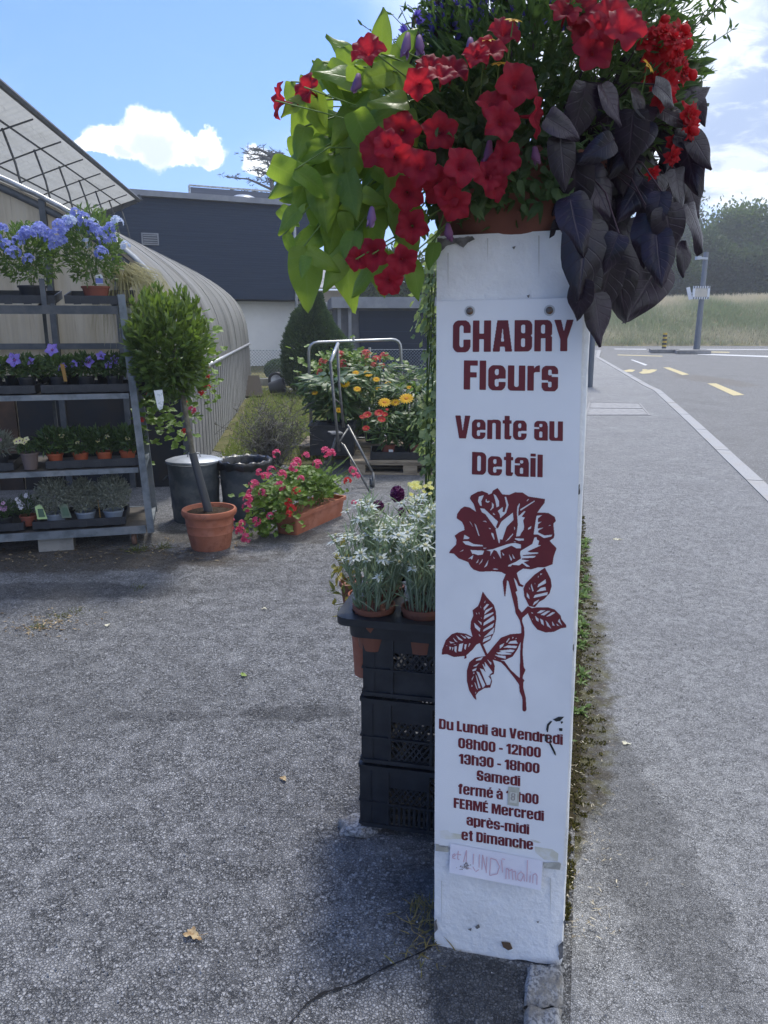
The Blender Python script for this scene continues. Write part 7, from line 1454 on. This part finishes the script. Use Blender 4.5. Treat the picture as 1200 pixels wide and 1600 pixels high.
pallet(-.34, 7.55, R(-3), 'pale wooden pallet carrying the plants for sale, nearest the viewer', 'pallets under the plants'); pallet(-.95, 8.46, R(-2), 'wooden pallet at the back under the dark plant trays', 'pallets under the plants')
ptA = thing('plant_crate', 'black tray stack with slotted sides standing left behind the step frame', 'crate', at(520, 700, 8.3)); c = ptA.location
for z in (.145,): 
    cc_ = Vector((at(520, 690, 8.0).x, 8.05, z))
    mb = MB()
    for (dx, dy, w, d) in ((0, -.2, .44, .012), (0, .2, .44, .012), (-.22, 0, .012, .40), (.22, 0, .012, .40)): mb.box(cc_+Vector((dx, dy, .15)), (w, d, .30))
    mb.build('crate_wall', BPL, ptA); mb = MB()
    for k in range(8): mb.box(cc_+Vector((0, -.18+.05*k, .29)), (.44, .02, .014))
    for (dx, dy, w, d) in ((0, -.21, .47, .022), (0, .21, .47, .022), (-.23, 0, .022, .43), (.23, 0, .022, .43)): mb.box(cc_+Vector((dx, dy, .305)), (w, d, .016))
    mb.build('crate_top', BPL, ptA)
ptB = thing('plant_tray_flat', 'wide low black tray holding potted zinnias on the pallet', 'plant tray', (.2, 7.75, .145))
mb = MB()
for (dx, dy, w, d) in ((0, -.2, .86, .012), (0, .2, .86, .012), (-.43, 0, .012, .40), (.43, 0, .012, .40)): mb.box(Vector((.30+dx, 7.80+dy, .185)), (w, d, .075))
mb.build('tray_wall', BPL, ptB); mb = MB(); mb.box((.30, 7.80, .152), (.86, .4, .01)); mb.build('tray_floor', BPL, ptB)
BIGL = M('sunflower_leaf', (.050, .105, .032), .45, .4, vcol=(.16, .235, .085), ncol=(.035, .07, .025), nscale=20, trans=.3, tcol=(.22, .38, .07))
YBR = M('bright_yellow_petal', (.80, .48, .02), .5, .3, trans=.35, tcol=(.95, .7, .05)); ORC = M('orange_centre', (.45, .18, .02), .8, .2); ZRD = M('zinnia_red', (.52, .03, .025), .55, .3, trans=.3); SAL = M('salmon_petal', (.72, .14, .13), .5, .3, vcol=(.8, .30, .26), trans=.4)
hel = daisy(16, .055, 'h', YBR, ORC, .42, .15, .32); zin = daisy(18, .040, 'z', ZRD, ORC, .5, .35, .25)
def clump(name, label, cat, b, h, lr, n, lsz, flowers, fmesh, fm, leafm, pr, ph_, pm, stems=12, group=None):
    t = thing(name, label, cat, b, 0, group); pot(t, pr, ph_, pm); mb = MB(); B_ = Vector(b)
    for k in range(stems):
        a = rr.uniform(0, 6.28); e = B_+Vector((math.cos(a)*lr*rr.random(), math.sin(a)*lr*rr.random(), ph_+h*rr.uniform(.6, 1))); mb.tube([B_+Vector((0, 0, ph_-.02)), B_.lerp(e, .5)+Vector((0, 0, .05)), e], .005, 5, 0, False, .6)
    for k in range(int(n*1.7)):
        a = rr.uniform(0, 6.28); zf = rr.random()**.75; r = lr*(.45+.75*rr.random())*(.55+.6*zf if zf < .75 else 1.0); c = B_+Vector((math.cos(a)*r*.85, math.sin(a)*r*.7, ph_+h*zf)); d = Vector((math.cos(a), math.sin(a)*.8, rr.uniform(-.5, .5)))
        heart_leaf(mb, c, d, (rr.uniform(-.4, .4), rr.uniform(-.7, .2), 1), lsz*rr.uniform(.6, 1.3), lsz*rr.uniform(.35, .62), .25, rr.uniform(.05, .35), .06, .12, n=5, ms=1, var=rr.random())
    mb.build('foliage', leafm, t, smooth=True); proto = None
    for (px, py, D, s_) in flowers:
        D -= .22 if D > 8 else .06; c = at(px, py, D); m = frame((rr.uniform(-.3, .3), -.75, 1), rr.uniform(0, 6), c, s_*1.12)
        if proto is None: o = fmesh.build('flower_head', list(fm), t); o.matrix_basis = m; proto = o
        else: dup_part(proto, m, t)
        s2 = MB(); s2.tube([c, c+Vector((0, .04, -.12)), c.lerp(B_+Vector((0, 0, ph_)), .6)], .004, 5, 0, False); s2.build('flower_stem', STEMG, t)
    return t
rr = random.Random(15)
clump('heliopsis', 'broad leafy yellow daisy plant with the two largest golden blooms beside the ivy', 'flowering plant', (.30, 8.15, .15), .58, .30, 330, .15, [(601,629,7.75,1.15),(635,623,7.75,1.3),(618,629,7.9,.9)], hel, (YBR, ORC), BIGL, .11, .14, POTK, group='yellow daisy plants for sale')
clump('heliopsis', 'large leaved plant with half hidden yellow blooms, left behind the step frame', 'flowering plant', (-.52, 8.2, .42), .40, .26, 190, .19, [(538,600,8.0,1.0),(492,614,8.0,.6),(558,608,8.1,.7),(529,641,7.9,.7)], hel, (YBR, ORC), BIGL, .11, .12, POTK, group='yellow daisy plants for sale')
clump('heliopsis', 'tall yellow daisy plant with small blooms at the back of the plants for sale', 'flowering plant', (-.12, 8.7, .16), .72, .32, 330, .12, [(559,589,8.5,.9),(575,584,8.5,.9),(556,583,8.55,.7),(588,593,8.5,.7),(560,612,8.4,.6),(592,608,8.4,.6),(606,600,8.4,.7),(640,606,8.4,.6),(548,592,8.5,.6)], hel, (YBR, ORC), BIGL, .12, .14, POTK, group='yellow daisy plants for sale')
clump('coneflower', 'tall leafy plant with green domed buds at the back right beside the ivy', 'flowering plant', (.55, 8.75, .16), .70, .30, 300, .11, [(612,588,8.5,.5),(640,580,8.5,.5),(628,590,8.5,.5),(655,590,8.5,.5)], hel, (LGR, DGRN), BIGL, .12, .14, POTK)
for (x, fl, lab) in ((.04, [(574,649,7.55,1.1),(572,670,7.5,.9),(566,652,7.6,.7)], 'red zinnia in a brick red pot, left one on the flat tray'), (.33, [(592,646,7.6,1.1),(596,656,7.55,1.0),(601,648,7.6,.8),(605,640,7.6,.4)], 'red zinnia in a brick red pot, right one on the flat tray')):
    t = clump('zinnia', lab, 'flowering plant', (x, 7.76, .157), .34, .17, 150, .11, fl, zin, (ZRD, ORC), BIGL, .075, .12, POTR, 8, 'potted zinnias on the flat tray'); 
    q = MB(); c = Vector((x+.03, 7.675, .215)); q.add([c+Vector((a, -.006, b)) for a, b in ((-.022, -.022), (.022, -.022), (.022, .022), (-.022, .022))], [(0, 1, 2, 3)]); q.build('price_label', LABW, t)
rg = thing('salmon_geranium', 'light green geranium with salmon pink heads at the top back of the plants for sale', 'flowering plant', (-.25, 9.2, .16)); pot(rg, .14, .16, POTK); mb = MB()
for k in range(420): c = at(rr.gauss(545, 30), rr.gauss(572, 12), 9.1+rr.uniform(-.25, .25)); lobed_leaf(mb, c, (rr.uniform(-.6, .6), rr.uniform(-.9, .1), 1), rr.uniform(.025, .05), rr.random())
for k in range(40): c = at(rr.gauss(545, 26), rr.gauss(570, 10), 9.1); mb.tube([c, c.lerp(rg.location, .5), rg.location+Vector((0, 0, .1))], .004, 4, 0, False, .6)
mb.build('foliage', GERL, rg); heads(rg, [(505,566,9.0,1.6,0),(532,556,9.0,1.7,0),(536,569,8.9,1.6,0),(500,582,8.9,1.3,0),(572,555,9.0,2.0,0),(566,568,9.0,1.5,0),(588,563,9.0,1.7,0),(600,558,9.0,1.7,0),(584,572,8.9,1.3,0),(597,571,9.0,1.1,0),(549,574,8.9,1.1,0),(611,588,8.8,1.1,0),(612,582,8.8,1.1,0)], (SAL, SAL), meshes=GH)

# ------------------------------------------------------------------ ivy-clad post behind the pillar
IVY = M('variegated_ivy', (.075, .12, .035), .5, .35, vcol=(.40, .46, .20), trans=.35, tcol=(.4, .55, .15)); iv = thing('ivy_column', 'variegated ivy climbing a post close behind the left edge of the pillar', 'climbing plant', (.40, 4.35, 0))
mb = MB(); mb.tube([(.40, 4.35, 0), (.40, 4.35, 2.05)], .05, 10); mb.build('post', BARK, iv); mb = MB(); rr = random.Random(31)
for k in range(1500):
    z = rr.uniform(.12, 1.95); a = rr.uniform(0, 6.28); r = .16+.04*math.sin(z*9)+rr.gauss(0, .035)+(.03 if z < .6 else 0); c = Vector((.40+math.cos(a)*r, 4.35+math.sin(a)*r, z)); lobed_leaf(mb, c, (math.cos(a)+rr.gauss(0, .4), math.sin(a)+rr.gauss(0, .4), .6), rr.uniform(.015, .032), rr.random()**.7)
for k in range(30):
    a = rr.uniform(0, 6.28); pts = [Vector((.40+math.cos(a+z*.7)*.16, 4.35+math.sin(a+z*.7)*.16, z)) for z in np.arange(.05, 1.9, .2)]; mb.tube(pts, .004, 4, 0, False, 0)
mb.build('ivy_leaves', IVY, iv)
gp_ = thing('grey_post', 'plain grey metal post standing on the pavement edge, half hidden by the pillar', 'post', gnd(921, 605)); mb = MB(); z = at(921, 440, gp_.location.y).z; mb.tube([gp_.location, gp_.location+Vector((-.02, 0, z))], .075, 12); mb.build('shaft', M('post_grey', (.12, .14, .17), .55, .4, metal=.3), gp_, smooth=R(40)); mb = MB(); mb.lathe([(0, .03), (.08, .02), (.085, 0), (.085, -.04)], gp_.location+Vector((-.02, 0, z)), 12); mb.build('cap', DFR, gp_)

# ------------------------------------------------------------------ street furniture across the road
POLE = M('pole_steel', (.16, .18, .21), .5, .4, metal=.4)
sp = thing('mirror_pole', 'tall grey pole on a traffic island carrying a framed road mirror', 'sign pole', gnd(1088, 549, -.085)); b = sp.location; tp = at(1103.5, 394, b.y)
mb = MB(); mb.tube([b, b.lerp(tp, .45), tp], [.17, .14, .12], 12); mb.build('pole', POLE, sp, smooth=R(40))
mb = MB(); a = at(1090, 403, b.y-.1); c = at(1105, 404, b.y-.1); mb.bar(a, c, .16, .10); mb.box(at(1091, 403, b.y-.1), (.22, .3, .16)); mb.build('lamp_arm', M('lamp_white', (.50, .54, .58), .5, .4), sp)
p, q = at(1083.5, 447, b.y-.3), at(1107.5, 467.5, b.y-.3); cx, cz, w, h = (p.x+q.x)/2, (p.z+q.z)/2, abs(q.x-p.x), abs(p.z-q.z); y = b.y-.3
mb = MB(); MW = M('mirror_frame_white', (.75, .77, .80), .5, .4); MD = M('mirror_frame_dark', (.10, .11, .12), .5, .4)
for (dx, dz, ww, hh) in ((0, h/2-.05, w, .11), (0, -h/2+.05, w, .11), (-w/2+.05, 0, .11, h-.22), (w/2-.05, 0, .11, h-.22)): mb.box((cx+dx, y, cz+dz), (ww, .06, hh))
mf = mb.build('mirror_frame', MW, sp); mb = MB()
for k in range(7):
    for s_ in (-1, 1): mb = MB(); mb.box((cx-w/2+w*(k+.5)/7, y-.032, cz+s_*(h/2-.05)), (w/14, .012, .112)); mb.build('frame_mark', MD, mf)
mb = MB(); mb.box((cx, y+.005, cz), (w-.22, .03, h-.22)); mb.build('mirror_glass', M('mirror_glass', (.42, .40, .36), .25, .5, metal=.5, ncol=(.30, .30, .30), nscale=2), mf)
p = at(1075, 449, b.y-.2); q = at(1079, 468, b.y-.2); mb = MB(); mb.bar(p, q, .18, .05, up=(0, 1, 0)); mb.bar(at(1077, 458, b.y-.2), at(1084, 458, b.y-.25), .05, .05); mb.build('side_reflector', MW, sp)
bo = thing('striped_bollard', 'yellow and black striped bollard standing on a low traffic island', 'bollard', gnd(1037, 548, -.085)); b = bo.location; r = .115
BY = M('bollard_yellow', (.70, .46, .04), .5, .4); BK = M('bollard_black', (.03, .03, .032), .5, .4); zt = at(1037, 520, b.y).z-b.z
for k in range(9): mb = MB(); z0 = zt*k/9; mb.lathe([(0, z0), (r, z0), (r, z0+zt/9-.001), (0, z0+zt/9-.001)], b, 14); mb.build('stripe', BY if k % 2 == 0 else BK, bo, smooth=R(40))
ISL = M('island_kerb', (.26, .25, .24), .8, .3, ncol=(.18, .18, .18), nscale=5)
for (x0, x1, ya, yb, lab) in ((1017, 1064, 552, 547.5, 'low concrete traffic island under the striped bollard'), (1057, 1111, 553.5, 548.5, 'low concrete traffic island under the mirror pole')):
    c0, c1 = gnd(x0, ya, -.085), gnd(x1, ya, -.085); mb = MB(); o_ = [(c0.x, c0.y), (c1.x, c1.y), (c1.x+.5, c1.y+1.8), (c0.x+.5, c0.y+1.8)]; mb.prism(o_, -.08, .085); mb.build('kerb_ring', ISL, t0 := thing('traffic_island', lab, 'traffic island', ((c0.x+c1.x)/2, c0.y, -.08))); mb = MB(); ct = Vector((sum(p[0] for p in o_)/4, sum(p[1] for p in o_)/4)); mb.prism([tuple(ct+(Vector(p)-ct)*.86) for p in o_], .086, .092); mb.build('paving', ASPH_ROAD, t0)

# ------------------------------------------------------------------ grassy bank and trees beyond the road
bank = MB(); nx, ny = 120, 22; vs = []
def bankz(x, v): return -.1+(3.0+.022*(x-14))*(1-(1-v)**1.7)*(1+.10*mnoise.noise((x*.06, v*2, 3)))+.12*mnoise.noise((x*.5, v*6, 1))
def bankp(x, v): y0 = 49.2+.03*x if x > 14 else 50.4-.03*(14-x)*.6; return Vector((x, y0+.6+v*9, bankz(x, v)))
for j in range(ny+1):
    for i in range(nx+1): x = -40+150*i/nx; vs.append(bankp(x, j/ny))
bank.add(vs, [(j*(nx+1)+i, j*(nx+1)+i+1, (j+1)*(nx+1)+i+1, (j+1)*(nx+1)+i) for j in range(ny) for i in range(nx)])
tag(bank.build('grass_bank', M('bank_earth', (.26, .25, .12), .95, .1, ncol=(.36, .31, .20), nscale=.5, nlo=.35, nhi=.65), smooth=True), kind='structure')
sheet('upper_field', [(-60, 58), (140, 58), (140, 130), (-60, 130)], 2.75, GRASSY)
gb = MB(); n = 42000; xs = RG.uniform(6, 34, n); vv = RG.random(n); P = np.array([bankp(x, v)[:] for x, v in zip(xs.tolist(), vv.tolist())]); tone = np.array([.5+1.1*mnoise.noise((x*.28, v*2.2, 7)) for x, v in zip(xs.tolist(), vv.tolist())])
gb.leaves(P, rdir(n)*.45+np.array([.12, 0, 1.0]), rdir(n)*np.array([1, 1, .2]), RG.uniform(.18, .55, n), RG.uniform(.02, .05, n), np.clip(.12+.95*np.clip((vv-.5)/.35, 0, 1)+.55*np.exp(-((vv-.10)/.10)**2)+RG.normal(0, .16, n)+(tone-.5)*.8, 0, 1), droop=.25)
tag(gb.build('bank_grass', M('bank_grass', (.31, .36, .20), .8, .2, vcol=(.78, .69, .54), trans=.3, tcol=(.30, .36, .17))), kind='stuff')
TBARK = M('tree_bark', (.08, .07, .055), .9, .1, ncol=(.13, .12, .10), nscale=6, bump=.6)
TL1 = M('tree_leaf_dark', (.024, .044, .018), .6, .25, vcol=(.058, .092, .030), trans=.22, tcol=(.12, .2, .04)); TL2 = M('tree_leaf_light', (.045, .075, .025), .6, .25, vcol=(.10, .15, .045), trans=.3, tcol=(.2, .32, .06))
def far_tree(label, x, y, z0, h, w, mat, n, seed, size=.5, trunk_h=.3, lumps=16, grp=None):
    t = thing('broadleaf_tree', label, 'tree', (x, y, z0), 0, grp); rs = random.Random(seed); tm = MB(); b = Vector((x, y, z0)); tm.tube([b, b+Vector((rs.uniform(-.2, .2), 0, h*.35)), b+Vector((rs.uniform(-.4, .4), 0, h*.75))], [h*.024, h*.017, h*.006], 8)
    for k in range(9): a = rs.uniform(0, 6.28); z = rs.uniform(.25, .6)*h; tm.tube([b+Vector((0, 0, z)), b+Vector((math.cos(a)*w*.3, math.sin(a)*w*.3, z+h*.14)), b+Vector((math.cos(a)*w*.62, math.sin(a)*w*.6, z+h*.26))], [h*.010, h*.007, h*.003], 5)
    tm.build('trunk', TBARK, t, smooth=True); mb = MB(); crown_mb(mb, b+Vector((0, 0, h*(.5+trunk_h*.35))), (w, w*.9, h*.48), n, size, lumps=lumps, seed=seed); mb.build('crown', mat, t); return t
for i, (px, top, D, wpx, mat, n, lab) in enumerate(((1145, 318, 74, 78, TL2, 13000, 'lighter green airy tree rising highest behind the mirror pole'), (1215, 340, 70, 70, TL1, 9000, 'dark tree at the right edge beyond the grassy bank'), (1068, 335, 84, 66, TL1, 9000, 'dark tree behind the hanging purple leaves, left of the airy tree'), (1000, 372, 78, 66, TL1, 8000, 'dark tree beyond the bank behind the lowest purple leaves'), (1300, 330, 78, 80, TL1, 4000, 'dark tree just outside the right edge beyond the bank'),
    (930, 370, 82, 70, TL1, 6000, 'dark tree hidden behind the pillar beyond the bank'), (1105, 385, 66, 62, TL1, 8000, 'low dark tree in front of the airy tree beyond the bank'), (1180, 395, 64, 62, TL1, 8000, 'low dark tree near the right edge beyond the bank'), (1040, 400, 64, 58, TL1, 7000, 'low dark bushy tree to the left of the mirror pole'), (850, 380, 84, 80, TL1, 4000, 'dark tree hidden behind the sign lettering beyond the bank'), (985, 410, 63, 56, TL1, 7000, 'low dark bushy tree beyond the bank beside the bollard'))):
    b = at(px, 468, D); z0 = 2.7; h = at(px, top, D).z-z0; w = wpx/FPX*D*.62; far_tree(lab, b.x, D, z0, h, w, mat, int(n*2.2), 200+i, .34, lumps=26, grp='trees beyond the grassy bank')
for i, (px, top, D, wpx) in enumerate(((585, 425, 36, 40), (640, 418, 37, 46), (700, 415, 38, 50), (760, 410, 38, 50))):
    b = at(px, 480, D); far_tree(('dark green tree behind the garage roof, left of the petunias', 'dark green tree behind the garage roof, close to the pillar edge', 'dark green tree behind the garage, hidden by the pillar', 'dark tree far right behind the garage, hidden by the pillar')[i], b.x, D, 0, at(px, top, D).z, wpx/FPX*D*.7, TL1, 4500, 300+i, .28, grp='trees behind the garage')
# spreading cedar beyond the house roof
ce = thing('spreading_cedar', 'spreading cedar with flat open branches behind the dark house roof', 'tree', at(408, 560, 58)); Dc = 58; base_ = Vector((at(412, 300, Dc).x, Dc, 0)); top_ = at(424, 236, Dc); tm = MB(); tm.tube([base_, base_.lerp(top_, .6)+Vector((.2, 0, 0)), top_], [.35, .22, .06], 8); nd = MB(); rr = random.Random(3)
for k in range(46):
    z = rr.uniform(.60, .99); s0 = base_.lerp(top_, z); a = rr.uniform(0, 6.28); L = (1.10-z)*rr.uniform(5.5, 9.5)+.6; e = s0+Vector((math.cos(a)*L, math.sin(a)*L*.8, L*.12+rr.uniform(-.15, .3))); m_ = s0.lerp(e, .5)+Vector((0, 0, L*.08)); tm.tube([s0, m_, e], [.10, .06, .02], 5)
    for q in range(int(20*L/3)):
        u = rr.uniform(.25, 1.05); p = s0.lerp(m_, u*2) if u < .5 else m_.lerp(e, u*2-1); p = p+Vector((rr.gauss(0, .35), rr.gauss(0, .35), rr.gauss(.05, .06))); m = 6; nd.leaves(np.tile(p[:], (m, 1)), rdir(m)*np.array([1, 1, .35]), rdir(m), RG.uniform(.18, .42, m), RG.uniform(.03, .07, m))
tm.build('trunk', TBARK, ce, smooth=True); nd.build('needles', M('cedar_needle', (.035, .055, .045), .7, .2, vcol=(.075, .10, .08)), ce)

# ------------------------------------------------------------------ the hazy air of a bright summer day
hz = bpy.data.materials.new('haze'); hz.use_nodes = True; hz.node_tree.nodes.clear(); g = G(hz.node_tree)
pv = g.n('ShaderNodeVolumePrincipled', {'Color': (.86, .92, 1.0), 'Density': .0021, 'Anisotropy': .35}); g.n('ShaderNodeOutputMaterial', {'Volume': pv.outputs[0]})
mb = MB(); mb.box((0, 850, 19), (1900, 1960, 41)); tag(mb.build('haze', hz), kind='stuff')
